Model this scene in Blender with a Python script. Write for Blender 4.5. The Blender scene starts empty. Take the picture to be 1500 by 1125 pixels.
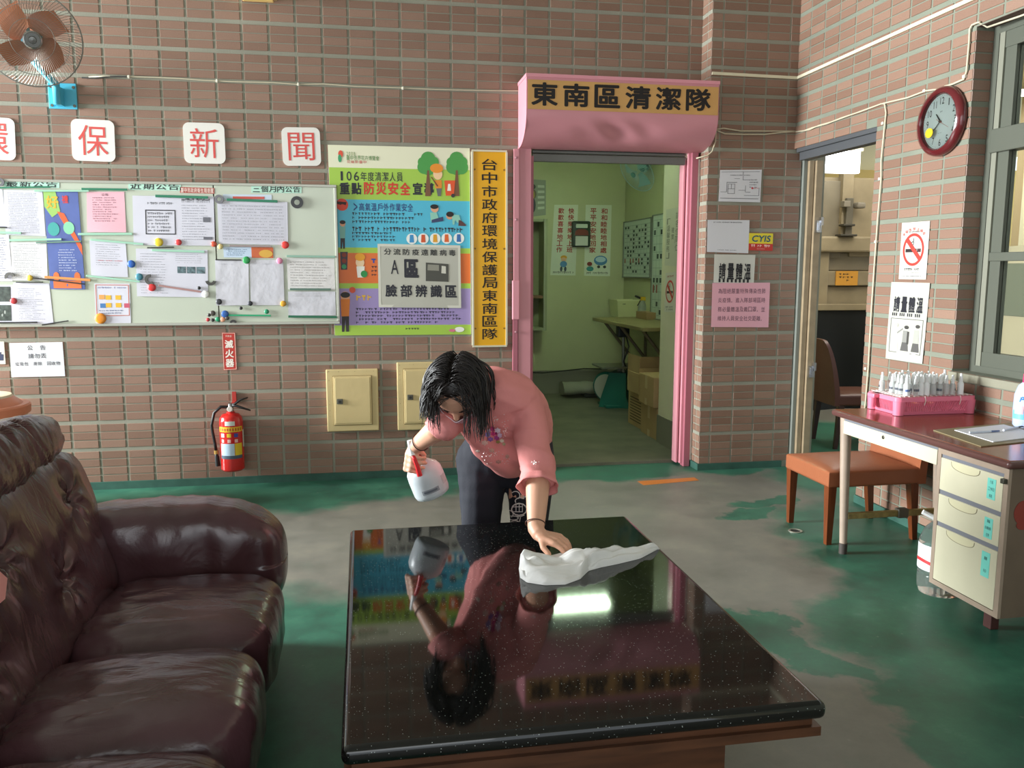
import bpy, bmesh, math, random
from mathutils import Vector, Matrix, noise, Euler
from mathutils.bvhtree import BVHTree
random.seed(7)
S = bpy.context.scene
COL = S.collection
PI = math.pi
V = Vector

# ------------------------------------------------------------------ camera
F = 1230.06
CR = ((0.98447567, -0.0012447, -0.17551667), (-0.02255049, 0.99079056, -0.13351234), (0.17406644, 0.13539764, 0.97538113))
H = 1.5
cam = bpy.data.cameras.new('camera'); camo = bpy.data.objects.new('camera', cam); COL.objects.link(camo)
cam.sensor_width = 36; cam.lens = 36 * F / 1500; cam.clip_start = 0.05; cam.clip_end = 200
r0, r1, r2 = [V((r[0], r[2], -r[1])) for r in CR]
mc = Matrix.Identity(4)
for i in range(3):
    mc[i][0] = r0[i]; mc[i][1] = -r1[i]; mc[i][2] = -r2[i]
mc[2][3] = H
camo.matrix_world = mc
S.camera = camo
EYE = V((0, 0, H))

# ------------------------------------------------------------------ world, light, exposure
S.view_settings.view_transform = 'Standard'
S.view_settings.look = 'None'
S.view_settings.gamma = 1
S.view_settings.use_curve_mapping = False
S.view_settings.exposure = 0.42
w = bpy.data.worlds.new('world'); S.world = w; w.use_nodes = True
bg = w.node_tree.nodes['Background']
bg.inputs[0].default_value = (0.86, 0.94, 1.0, 1); bg.inputs[1].default_value = 1.15

def area(name, loc, target, sx, sy, power, col=(1, 1, 1)):
    l = bpy.data.lights.new(name, 'AREA'); l.shape = 'RECTANGLE'; l.size = sx; l.size_y = sy; l.energy = power; l.color = col
    o = bpy.data.objects.new(name, l); COL.objects.link(o); o.location = loc
    o.rotation_euler = (V(target) - V(loc)).to_track_quat('-Z', 'Y').to_euler()
    return o
area('daylight_left_opening', (-7.5, 5.2, 2.2), (3, 4.2, 1.2), 2.4, 2.6, 1800, (0.93, 0.98, 1.0))
area('daylight_behind', (-1.0, -2.8, 2.4), (0.8, 5, 1.0), 4.0, 2.0, 30, (0.97, 0.99, 1.0))

# ------------------------------------------------------------------ geometry helpers
def ray(u, v):
    a, b = (u - 750) / F, (v - 562.5) / F
    return (r0 * a + r1 * b + r2)
def atY(u, v, Y):
    d = ray(u, v); return EYE + d * (Y / d.y)
def atX(u, v, X):
    d = ray(u, v); return EYE + d * (X / d.x)
def atZ(u, v, Z):
    d = ray(u, v); return EYE + d * ((Z - H) / d.z)
def proj(p):
    q = p - EYE
    return (750 + F * q.dot(r0) / q.dot(r2), 562.5 + F * q.dot(r1) / q.dot(r2))

class Fr:
    """a flat frame: origin, x right, y up, z out of the surface"""
    def __init__(s, o, ax, ay):
        s.o = V(o); s.ax = V(ax).normalized(); s.ay = V(ay).normalized(); s.az = s.ax.cross(s.ay)
        s.M = Matrix((( s.ax.x, s.ay.x, s.az.x, s.o.x), (s.ax.y, s.ay.y, s.az.y, s.o.y), (s.ax.z, s.ay.z, s.az.z, s.o.z), (0, 0, 0, 1)))
    def uv(s, px, py, d=0.0):
        r = ray(px, py); t = (s.o + s.az * d - EYE).dot(s.az) / r.dot(s.az)
        q = EYE + r * t - s.o
        return (q.dot(s.ax), q.dot(s.ay))
    def at(s, x, y, z=0):
        return Fr(s.o + s.ax * x + s.ay * y + s.az * z, s.ax, s.ay)
    def P(s, x, y, z=0):
        return s.o + s.ax * x + s.ay * y + s.az * z
    def rot(s, a):
        return Fr(s.o, s.ax * math.cos(a) + s.ay * math.sin(a), s.ay * math.cos(a) - s.ax * math.sin(a))
YB, YP, XP, XR = 6.024, 5.85, 2.472, 3.14
BACK = Fr((0, YB - .0035, 0), (1, 0, 0), (0, 0, 1))      # main brick wall
PIER = Fr((0, YP - .0035, 0), (1, 0, 0), (0, 0, 1))
RIGHT = Fr((XR - .0035, 0, 0), (0, -1, 0), (0, 0, 1))
GROUND = Fr((0, 0, 0), (1, 0, 0), (0, 1, 0))

def lin(c):
    return c / 12.92 if c <= .04045 else ((c + .055) / 1.055) ** 2.4
def rgb(h):
    h = h.lstrip('#'); return tuple(lin(int(h[i:i + 2], 16) / 255) for i in (0, 2, 4)) + (1,)

_m = {}
def mat(key, hexc, rough=.6, metal=0, bump=0, bscale=60, var=0, vscale=4, spec=None, trans=0, ior=1.45, emit=0, alpha=1, coat=0, stretch=None):
    if key in _m: return _m[key]
    m = bpy.data.materials.new(key); m.use_nodes = True; nt = m.node_tree; b = nt.nodes['Principled BSDF']
    b.inputs['Base Color'].default_value = rgb(hexc); b.inputs['Roughness'].default_value = rough
    b.inputs['Metallic'].default_value = metal; b.inputs['IOR'].default_value = ior
    if spec is not None: b.inputs['Specular IOR Level'].default_value = spec
    if trans: b.inputs['Transmission Weight'].default_value = trans
    if coat: b.inputs['Coat Weight'].default_value = coat; b.inputs['Coat Roughness'].default_value = .05
    if emit: b.inputs['Emission Color'].default_value = rgb(hexc); b.inputs['Emission Strength'].default_value = emit
    if alpha < 1: b.inputs['Alpha'].default_value = alpha
    tc = None
    if bump or var:
        tc = nt.nodes.new('ShaderNodeTexCoord'); mp = nt.nodes.new('ShaderNodeMapping')
        nt.links.new(tc.outputs['Object'], mp.inputs[0])
        if stretch: mp.inputs['Scale'].default_value = stretch
    if bump:
        n = nt.nodes.new('ShaderNodeTexNoise'); n.inputs['Scale'].default_value = bscale; n.inputs['Detail'].default_value = 4
        bp = nt.nodes.new('ShaderNodeBump'); bp.inputs['Strength'].default_value = min(1, bump); bp.inputs['Distance'].default_value = .004
        nt.links.new(mp.outputs[0], n.inputs[0]); nt.links.new(n.outputs[0], bp.inputs['Height']); nt.links.new(bp.outputs[0], b.inputs['Normal'])
    if var:
        n = nt.nodes.new('ShaderNodeTexNoise'); n.inputs['Scale'].default_value = vscale; n.inputs['Detail'].default_value = 6
        nt.links.new(mp.outputs[0], n.inputs[0])
        hs = nt.nodes.new('ShaderNodeHueSaturation'); hs.inputs['Color'].default_value = rgb(hexc)
        mr = nt.nodes.new('ShaderNodeMapRange'); mr.inputs[1].default_value = .3; mr.inputs[2].default_value = .7
        mr.inputs[3].default_value = 1 - var; mr.inputs[4].default_value = 1 + var
        nt.links.new(n.outputs[0], mr.inputs[0]); nt.links.new(mr.outputs[0], hs.inputs['Value']); nt.links.new(hs.outputs[0], b.inputs['Base Color'])
    _m[key] = m
    return m
def C(h, rough=.65, **k):
    return mat('c_%s_%g_%s' % (h, rough, '_'.join('%s%s' % i for i in sorted(k.items()))), h, rough, **k)

def top(o):
    while o.parent: o = o.parent
    return o
def thing(name, label, cat, M=None, group=None):
    o = bpy.data.objects.new(name, None); o.empty_display_size = .05; COL.objects.link(o)
    if M is not None:
        o.matrix_world = M.M if isinstance(M, Fr) else (Matrix.Translation(M) if isinstance(M, Vector) else M)
    tag(o, label, cat, group); return o
def tag(o, label=None, cat=None, group=None, kind=None):
    if label: o['label'] = label
    if cat: o['category'] = cat
    if group: o['group'] = group
    if kind: o['kind'] = kind
    return o

class MB:
    def __init__(s, M=None):
        s.v = []; s.f = []; s.mi = []; s.cur = 0; s.M = M.M if isinstance(M, Fr) else M
    def add(s, vs, fs):
        n = len(s.v)
        s.v += [(s.M @ V(p)) if s.M is not None else V(p) for p in vs]
        s.f += [tuple(i + n for i in f) for f in fs]; s.mi += [s.cur] * len(fs)
        return s
    def box(s, a, b, ch=0):
        x0, y0, z0 = a; x1, y1, z1 = b
        if ch:
            return s.rbox(a, b, ch)
        s.add([(x0, y0, z0), (x1, y0, z0), (x1, y1, z0), (x0, y1, z0), (x0, y0, z1), (x1, y0, z1), (x1, y1, z1), (x0, y1, z1)],
              [(0, 3, 2, 1), (4, 5, 6, 7), (0, 1, 5, 4), (1, 2, 6, 5), (2, 3, 7, 6), (3, 0, 4, 7)])
        return s
    def rbox(s, a, b, r, seg=2):
        bm = bmesh.new(); bmesh.ops.create_cube(bm, size=1)
        for q in bm.verts:
            q.co = V([(a[i] + b[i]) / 2 + q.co[i] * (b[i] - a[i]) for i in range(3)])
        bmesh.ops.bevel(bm, geom=bm.edges[:], offset=r, segments=seg, affect='EDGES', profile=.5)
        s.addbm(bm); return s
    def addbm(s, bm):
        bm.verts.index_update()
        s.add([q.co.copy() for q in bm.verts], [[q.index for q in f.verts] for f in bm.faces]); bm.free(); return s
    def prism(s, pts, z0, z1, inset=0):
        n = len(pts)
        if sum(pts[i][0] * pts[(i + 1) % n][1] - pts[(i + 1) % n][0] * pts[i][1] for i in range(n)) < 0: pts = pts[::-1]
        s.add([(p[0], p[1], z0) for p in pts] + [(p[0], p[1], z1) for p in pts],
              [tuple(range(n))[::-1], tuple(range(n, 2 * n))] + [(i, (i + 1) % n, n + (i + 1) % n, n + i) for i in range(n)])
        return s
    def disc(s, cx, cy, r, z0, z1, n=20, ry=None, a0=0, a1=2 * PI):
        ry = ry or r; full = abs(a1 - a0 - 2 * PI) < 1e-6
        k = n if full else n + 1
        pts = [(cx + r * math.cos(a0 + (a1 - a0) * i / n), cy + ry * math.sin(a0 + (a1 - a0) * i / n)) for i in range(k)]
        return s.prism(pts, z0, z1)
    def ring(s, cx, cy, r, ri, z0, z1, n=32, ry=None, riy=None, a0=0, a1=2 * PI):
        ry = ry or r; riy = riy or ri; vs = []; fs = []; full = abs(a1 - a0 - 2 * PI) < 1e-6; k = n if full else n + 1
        for i in range(k):
            a = a0 + (a1 - a0) * i / n; c, t = math.cos(a), math.sin(a)
            vs += [(cx + r * c, cy + ry * t, z0), (cx + r * c, cy + ry * t, z1), (cx + ri * c, cy + riy * t, z1), (cx + ri * c, cy + riy * t, z0)]
        for i in range(n):
            j = (i + 1) % k
            for q in range(4): fs.append((i * 4 + q, j * 4 + q, j * 4 + (q + 1) % 4, i * 4 + (q + 1) % 4))
        if not full: fs += [(0, 1, 2, 3), (n * 4 + 3, n * 4 + 2, n * 4 + 1, n * 4)]
        return s.add(vs, fs)
    def tube(s, pts, r, n=8, closed=False):
        pts = [V(p) for p in pts]; N = len(pts); rr = r if isinstance(r, (list, tuple)) else [r] * N
        vs = []; fs = []; up = None
        for i, p in enumerate(pts):
            if closed: t = (pts[(i + 1) % N] - pts[i - 1]).normalized()
            else: t = (pts[min(i + 1, N - 1)] - pts[max(i - 1, 0)]).normalized()
            if up is None: up = t.orthogonal().normalized()
            up = (up - t * up.dot(t))
            up = up.normalized() if up.length > 1e-6 else t.orthogonal().normalized()
            w2 = t.cross(up)
            for k in range(n):
                a = 2 * PI * k / n; vs.append(p + (up * math.cos(a) + w2 * math.sin(a)) * rr[i])
        for i in range(N if closed else N - 1):
            j = (i + 1) % N
            for k in range(n): fs.append((i * n + k, i * n + (k + 1) % n, j * n + (k + 1) % n, j * n + k))
        if not closed: fs += [tuple(range(n))[::-1], tuple(range((N - 1) * n, N * n))]
        return s.add(vs, fs)
    def lathe(s, prof, c=(0, 0, 0), n=24, axis=None, cap=True):
        """prof: (r, h) pairs along axis (default z)"""
        ax = V(axis or (0, 0, 1)).normalized(); u = ax.orthogonal().normalized(); w2 = ax.cross(u); c = V(c); vs = []; fs = []
        for r, h in prof:
            for k in range(n):
                a = 2 * PI * k / n; vs.append(c + ax * h + (u * math.cos(a) + w2 * math.sin(a)) * max(r, 1e-5))
        N = len(prof)
        for i in range(N - 1):
            for k in range(n): fs.append((i * n + k, i * n + (k + 1) % n, (i + 1) * n + (k + 1) % n, (i + 1) * n + k))
        if cap: fs += [tuple(range(n))[::-1], tuple(range((N - 1) * n, N * n))]
        return s.add(vs, fs)
    def ell(s, c, rx, ry, rz, n=16, m=10):
        vs = []; fs = []
        for i in range(m + 1):
            t = PI * i / m
            for k in range(n):
                a = 2 * PI * k / n
                vs.append((c[0] + rx * math.sin(t) * math.cos(a), c[1] + ry * math.sin(t) * math.sin(a), c[2] - rz * math.cos(t)))
        for i in range(m):
            for k in range(n): fs.append((i * n + k, i * n + (k + 1) % n, (i + 1) * n + (k + 1) % n, (i + 1) * n + k))
        return s.add(vs, fs)
    def grid(s, fn, nu, nv, thick=.0006, tv=(0, 0, 1)):
        """closed thin sheet from fn(u,v) -> point"""
        tv = V(tv); A = [V(fn(i / nu, j / nv)) for j in range(nv + 1) for i in range(nu + 1)]; n = len(A); fs = []
        W = nu + 1
        for j in range(nv):
            for i in range(nu):
                a = j * W + i; fs += [(a, a + 1, a + W + 1, a + W), (n + a + W, n + a + W + 1, n + a + 1, n + a)]
        bd = [i for i in range(W)] + [j * W + nu for j in range(1, nv + 1)] + [nv * W + i for i in range(nu - 1, -1, -1)] + [j * W for j in range(nv - 1, 0, -1)]
        for i, a in enumerate(bd):
            b = bd[(i + 1) % len(bd)]; fs.append((b, a, n + a, n + b))
        return s.add([p + tv * thick for p in A] + A, fs)
    def mesh(s, name, mats, inv=None, smooth=False, fix=True):
        me = bpy.data.meshes.new(name)
        me.from_pydata([tuple(inv @ p) if inv is not None else tuple(p) for p in s.v], [], s.f)
        for m in (mats if isinstance(mats, (list, tuple)) else [mats]): me.materials.append(m)
        if any(s.mi): me.polygons.foreach_set('material_index', s.mi)
        if fix and len(s.f) < 60000:
            bm = bmesh.new(); bm.from_mesh(me); bmesh.ops.recalc_face_normals(bm, faces=bm.faces[:]); bm.to_mesh(me); bm.free()
        if smooth is True: me.polygons.foreach_set('use_smooth', [True] * len(me.polygons))
        elif smooth:
            me.polygons.foreach_set('use_smooth', [True] * len(me.polygons)); me.set_sharp_from_angle(angle=math.radians(smooth))
        if smooth:
            bm = bmesh.new(); bm.from_mesh(me)
            for e in bm.edges:
                if len(e.link_faces) == 2:
                    a, b = e.link_faces[0].calc_area(), e.link_faces[1].calc_area()
                    if max(a, b) > 14 * max(min(a, b), 1e-9): e.smooth = False
            bm.to_mesh(me); bm.free()
        me.update(); return me
    def build(s, name, mats, parent=None, smooth=False, fix=True):
        inv = top(parent).matrix_world.inverted() if parent else None
        o = bpy.data.objects.new(name, s.mesh(name, mats, inv, smooth, fix)); COL.objects.link(o)
        if parent: o.parent = parent
        return o
    def solo(s, name, mats, label, cat, M, group=None, smooth=False):
        """a thing that is one mesh, with its origin at M"""
        M = M.M if isinstance(M, Fr) else (Matrix.Translation(M) if isinstance(M, Vector) else M)
        o = bpy.data.objects.new(name, s.mesh(name, mats, M.inverted(), smooth)); COL.objects.link(o); o.matrix_world = M
        return tag(o, label, cat, group)
def struct(name, mb, m, smooth=False, parent=None):
    o = mb.build(name, m, parent, smooth)
    if not parent: o['kind'] = 'structure'
    return o
def dup(root, M, label=None, group=None):
    r = root.copy(); COL.objects.link(r); r.matrix_world = M
    if label: r['label'] = label
    if group: r['group'] = group
    for ch in root.children:
        c = ch.copy(); COL.objects.link(c); c.parent = r
        for g in ch.children:
            d = g.copy(); COL.objects.link(d); d.parent = c
    return r

# ------------------------------------------------------------------ lettering
def _fontmesh(s, bold):
    cu = bpy.data.curves.new('lettering', 'FONT'); cu.body = s; cu.size = 1; cu.offset = bold; cu.resolution_u = 3; cu.fill_mode = 'FRONT'
    o = bpy.data.objects.new('tmp', cu); COL.objects.link(o)
    dg = bpy.context.evaluated_depsgraph_get()
    me = bpy.data.meshes.new_from_object(o.evaluated_get(dg)); vs = [v.co.copy() for v in me.vertices]; fs = [tuple(p.vertices) for p in me.polygons]
    bpy.data.objects.remove(o); bpy.data.meshes.remove(me); bpy.data.curves.remove(cu)
    return vs, fs
_fc = {}
def glyphs(s, x0, y0, x1, y1):
    if s not in _fc: _fc[s] = _fontmesh(s, 0)
    vs, fs = _fc[s]
    if not vs: return [], []
    a, b = min(v.x for v in vs), max(v.x for v in vs); c, d = min(v.y for v in vs), max(v.y for v in vs)
    return [((x0 + (v.x - a) / max(b - a, 1e-6) * (x1 - x0)), (y0 + (v.y - c) / max(d - c, 1e-6) * (y1 - y0)), 0) for v in vs], fs
NARROW = {'1': .35, 'I': .3, '.': .2, '>': .7}
def put(mb, s, x0, y0, x1, y1, z, bold=0.0, slant=0):
    """flat lettering fitted to the box; bold thickens the strokes by that share of the height"""
    if s in ('，', '。'):
        x1 = x0 + (x1 - x0) * .25; y1 = y0 + (y1 - y0) * .25; bold = 0
    elif len(s) == 1 and ord(s) < 128:
        k = NARROW.get(s, .8); c = (x0 + x1) / 2; h = (x1 - x0) / 2 * k; x0, x1 = c - h, c + h
    b = bold * 1.1; bx, by = b * abs(x1 - x0) / max(1, len(s)), b * abs(y1 - y0)
    vs, fs = glyphs(s, min(x0, x1) + bx, min(y0, y1) + by, max(x0, x1) - bx, max(y0, y1) - by)
    if slant: vs = [(v[0] + slant * (v[1] - y0), v[1], 0) for v in vs]
    offs = [(0, 0)]
    if bold > .004: offs = [(1, 0), (-1, 0), (0, 1), (0, -1)]
    if bold > .016: offs += [(.7, .7), (-.7, .7), (.7, -.7), (-.7, -.7), (0, 0)]
    for i, (ox, oy) in enumerate(offs):
        mb.add([(v[0] + ox * bx, v[1] + oy * by, z + i * 2e-5) for v in vs], fs)
def row(mb, s, x0, y0, x1, y1, z, bold=0.0, skew=0, fill=.86):
    """characters one by one, evenly spread; skew = rise over the row"""
    n = len(s); w_ = (x1 - x0) / n
    for i, ch in enumerate(s):
        if ch == ' ': continue
        cx = x0 + (i + .5) * w_; dy = skew * (i + .5) / n
        put(mb, ch, cx - w_ * fill / 2, y0 + dy, cx + w_ * fill / 2, y1 + dy, z, bold)
def colm(mb, s, x0, ytop, x1, ybot, z, bold=0.0, fill=.86, lean=0):
    n = len(s); h = (ytop - ybot) / n
    for i, ch in enumerate(s):
        cy = ytop - (i + .5) * h; dx = lean * (i + .5) / n
        put(mb, ch, x0 + dx, cy - h * fill / 2, x1 + dx, cy + h * fill / 2, z, bold)
def scrib(mb, x0, y0, x1, y1, rows, cw, z, seed=1, fill=.9, hfrac=.5, lenvar=.25):
    """rows of print too small to read: little strokes"""
    rnd = random.Random(seed); rh = (y1 - y0) / rows
    for r in range(rows):
        x = x0; xe = x1 - (x1 - x0) * lenvar * rnd.random(); yc = y1 - (r + .5) * rh; h = rh * hfrac / 2
        while x < xe - cw:
            if rnd.random() < fill:
                a = rnd.uniform(.55, .9) * cw; k = rnd.random()
                if k < .5:
                    mb.add([(x, yc - h, z), (x + a * .3, yc - h, z), (x + a * .3, yc + h, z), (x, yc + h, z)], [(0, 1, 2, 3)])
                    mb.add([(x + a * .3, yc, z), (x + a, yc, z), (x + a, yc + h * .5, z), (x + a * .3, yc + h * .5, z)], [(0, 1, 2, 3)])
                else:
                    mb.add([(x, yc + h * .3, z), (x + a, yc + h * .3, z), (x + a, yc + h, z), (x, yc + h, z)], [(0, 1, 2, 3)])
                    mb.add([(x + a * .35, yc - h, z), (x + a * .7, yc - h, z), (x + a * .7, yc + h * .3, z), (x + a * .35, yc + h * .3, z)], [(0, 1, 2, 3)])
            x += cw
def quadL(mb, x0, y0, x1, y1, z):
    mb.add([(x0, y0, z), (x1, y0, z), (x1, y1, z), (x0, y1, z)], [(0, 1, 2, 3)])

# ------------------------------------------------------------------ special materials
def tile_mat(key, c1, c2, c3, rough=.45):
    m = bpy.data.materials.new(key); m.use_nodes = True; nt = m.node_tree; b = nt.nodes['Principled BSDF']; L = nt.links.new
    g = nt.nodes.new('ShaderNodeNewGeometry'); oi = nt.nodes.new('ShaderNodeObjectInfo')
    ad = nt.nodes.new('ShaderNodeMath'); ad.operation = 'ADD'; fr = nt.nodes.new('ShaderNodeMath'); fr.operation = 'FRACT'
    L(g.outputs['Random Per Island'], ad.inputs[0]); L(oi.outputs['Random'], ad.inputs[1]); L(ad.outputs[0], fr.inputs[0])
    cr = nt.nodes.new('ShaderNodeValToRGB'); e = cr.color_ramp.elements; e[0].color = rgb(c1); e[1].color = rgb(c3); n = e.new(.5); n.color = rgb(c2)
    L(fr.outputs[0], cr.inputs[0])
    no = nt.nodes.new('ShaderNodeTexNoise'); no.inputs['Scale'].default_value = 190; no.inputs['Detail'].default_value = 3; L(g.outputs['Position'], no.inputs[0])
    mx = nt.nodes.new('ShaderNodeMixRGB'); mx.blend_type = 'MULTIPLY'; mx.inputs[0].default_value = .3; L(cr.outputs[0], mx.inputs[1]); L(no.outputs[0], mx.inputs[2])
    L(mx.outputs[0], b.inputs['Base Color']); b.inputs['Roughness'].default_value = rough
    bp = nt.nodes.new('ShaderNodeBump'); bp.inputs['Strength'].default_value = .5; bp.inputs['Distance'].default_value = .003
    L(no.outputs[0], bp.inputs['Height']); L(bp.outputs[0], b.inputs['Normal'])
    return m
TILE = tile_mat('red_brown_tile', '#8b6b59', '#957462', '#9f7e6b')
MORTAR_R = mat('green_grey_mortar', '#7d8172', .9, bump=.4, bscale=120, var=.1, vscale=3)
MORTAR = mat('grey_mortar', '#908e7f', .9, bump=.4, bscale=120, var=.1, vscale=3)

# ------------------------------------------------------------------ floor
def floor_mat():
    m = bpy.data.materials.new('worn_green_floor_paint'); m.use_nodes = True; nt = m.node_tree; b = nt.nodes['Principled BSDF']; L = nt.links.new
    g = nt.nodes.new('ShaderNodeNewGeometry'); sx = nt.nodes.new('ShaderNodeSeparateXYZ')
    n1 = nt.nodes.new('ShaderNodeTexNoise'); n1.inputs['Scale'].default_value = 1.6; n1.inputs['Detail'].default_value = 8; n1.inputs['Roughness'].default_value = .6
    L(g.outputs['Position'], n1.inputs[0])
    # worn edge distortion
    vm = nt.nodes.new('ShaderNodeVectorMath'); vm.operation = 'MULTIPLY_ADD'; vm.inputs[1].default_value = (.9, .9, 0); L(n1.outputs['Color'], vm.inputs[0]); L(g.outputs['Position'], vm.inputs[2])
    sub = nt.nodes.new('ShaderNodeVectorMath'); sub.operation = 'SUBTRACT'; sub.inputs[1].default_value = (.45, .45, 0); L(vm.outputs[0], sub.inputs[0])
    acc = None
    for (cx, cy, rx, ry, rot) in GREEN:
        mp = nt.nodes.new('ShaderNodeMapping'); mp.vector_type = 'TEXTURE'
        mp.inputs['Location'].default_value = (cx, cy, 0); mp.inputs['Rotation'].default_value = (0, 0, rot); mp.inputs['Scale'].default_value = (rx, ry, 1)
        L(sub.outputs[0], mp.inputs[0])
        ln = nt.nodes.new('ShaderNodeVectorMath'); ln.operation = 'LENGTH'; L(mp.outputs[0], ln.inputs[0])
        mr = nt.nodes.new('ShaderNodeMapRange'); mr.inputs[1].default_value = .88; mr.inputs[2].default_value = 1.1; mr.inputs[3].default_value = 1; mr.inputs[4].default_value = 0
        L(ln.outputs['Value'], mr.inputs[0])
        if acc is None: acc = mr.outputs[0]
        else:
            mxm = nt.nodes.new('ShaderNodeMath'); mxm.operation = 'MAXIMUM'; L(acc, mxm.inputs[0]); L(mr.outputs[0], mxm.inputs[1]); acc = mxm.outputs[0]
    n2 = nt.nodes.new('ShaderNodeTexNoise'); n2.inputs['Scale'].default_value = 3; n2.inputs['Detail'].default_value = 12; n2.inputs['Roughness'].default_value = .72; L(g.outputs['Position'], n2.inputs[0])
    def ramp(src, stops):
        r = nt.nodes.new('ShaderNodeValToRGB'); e = r.color_ramp.elements
        e[0].position, e[0].color = stops[0][0], rgb(stops[0][1]); e[1].position, e[1].color = stops[-1][0], rgb(stops[-1][1])
        for p, c in stops[1:-1]: q = e.new(p); q.color = rgb(c)
        L(src, r.inputs[0]); return r.outputs[0]
    grey = ramp(n2.outputs[0], [(.3, '#64645a'), (.5, '#737168'), (.7, '#827e71')])
    green = ramp(n2.outputs[0], [(.3, '#24493c'), (.5, '#2f6551'), (.62, '#3b735b'), (.72, '#5d8473')])
    mx = nt.nodes.new('ShaderNodeMixRGB'); L(acc, mx.inputs[0]); L(grey, mx.inputs[1]); L(green, mx.inputs[2])
    # faint remains of paint on the bare concrete
    n3 = nt.nodes.new('ShaderNodeTexNoise'); n3.inputs['Scale'].default_value = 2.2; n3.inputs['Detail'].default_value = 10; n3.inputs['Roughness'].default_value = .7; L(g.outputs['Position'], n3.inputs[0])
    fm = ramp(n3.outputs[0], [(.58, '#000000'), (.68, '#6a6a6a')])
    mx2 = nt.nodes.new('ShaderNodeMixRGB'); mx2.inputs[2].default_value = rgb('#3c6a56'); L(fm, mx2.inputs[0]); L(mx.outputs[0], mx2.inputs[1])
    # small pale scuffs
    n4 = nt.nodes.new('ShaderNodeTexNoise'); n4.inputs['Scale'].default_value = 26; n4.inputs['Detail'].default_value = 4; L(g.outputs['Position'], n4.inputs[0])
    sm = ramp(n4.outputs[0], [(.69, '#000000'), (.75, '#7a7a7a')])
    mx3 = nt.nodes.new('ShaderNodeMixRGB'); mx3.inputs[2].default_value = rgb('#a7aca0'); L(sm, mx3.inputs[0]); L(mx2.outputs[0], mx3.inputs[1])
    L(mx3.outputs[0], b.inputs['Base Color'])
    rr = nt.nodes.new('ShaderNodeMapRange'); rr.inputs[3].default_value = .28; rr.inputs[4].default_value = .62; L(n2.outputs[0], rr.inputs[0]); L(rr.outputs[0], b.inputs['Roughness'])
    bp = nt.nodes.new('ShaderNodeBump'); bp.inputs['Strength'].default_value = .25; bp.inputs['Distance'].default_value = .004; L(n3.outputs[0], bp.inputs['Height']); L(bp.outputs[0], b.inputs['Normal'])
    return m
GREEN = [(-1.0, 6.05, 2.6, .80, 0), (1.6, 6.05, 1.6, .42, 0), (-.30, 2.4, .62, 1.55, .05), (2.8, 5.95, .75, .28, 0), (2.9, 3.7, .62, 1.15, 0), (2.35, 3.05, .55, .42, -.5),
         (2.6, 2.2, .75, 1.1, 0), (1.62, 3.12, .12, .62, .5), (1.9, 2.35, .35, .28, .6), (2.45, 4.75, .25, .1, .3), (2.6, 5.0, .25, .12, .4), (3.8, 6, .9, 2.5, 0)]
FLOORM = floor_mat()
fl = MB(); fl.add([(-5, -3, 0), (XR + 5, -3, 0), (XR + 5, YB + 8, 0), (-5, YB + 8, 0), (-5, -3, -.1), (XR + 5, -3, -.1), (XR + 5, YB + 8, -.1), (-5, YB + 8, -.1)],
                  [(0, 1, 2, 3), (7, 6, 5, 4), (0, 4, 5, 1), (1, 5, 6, 2), (2, 6, 7, 3), (3, 7, 4, 0)])
struct('floor', fl, FLOORM)

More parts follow.
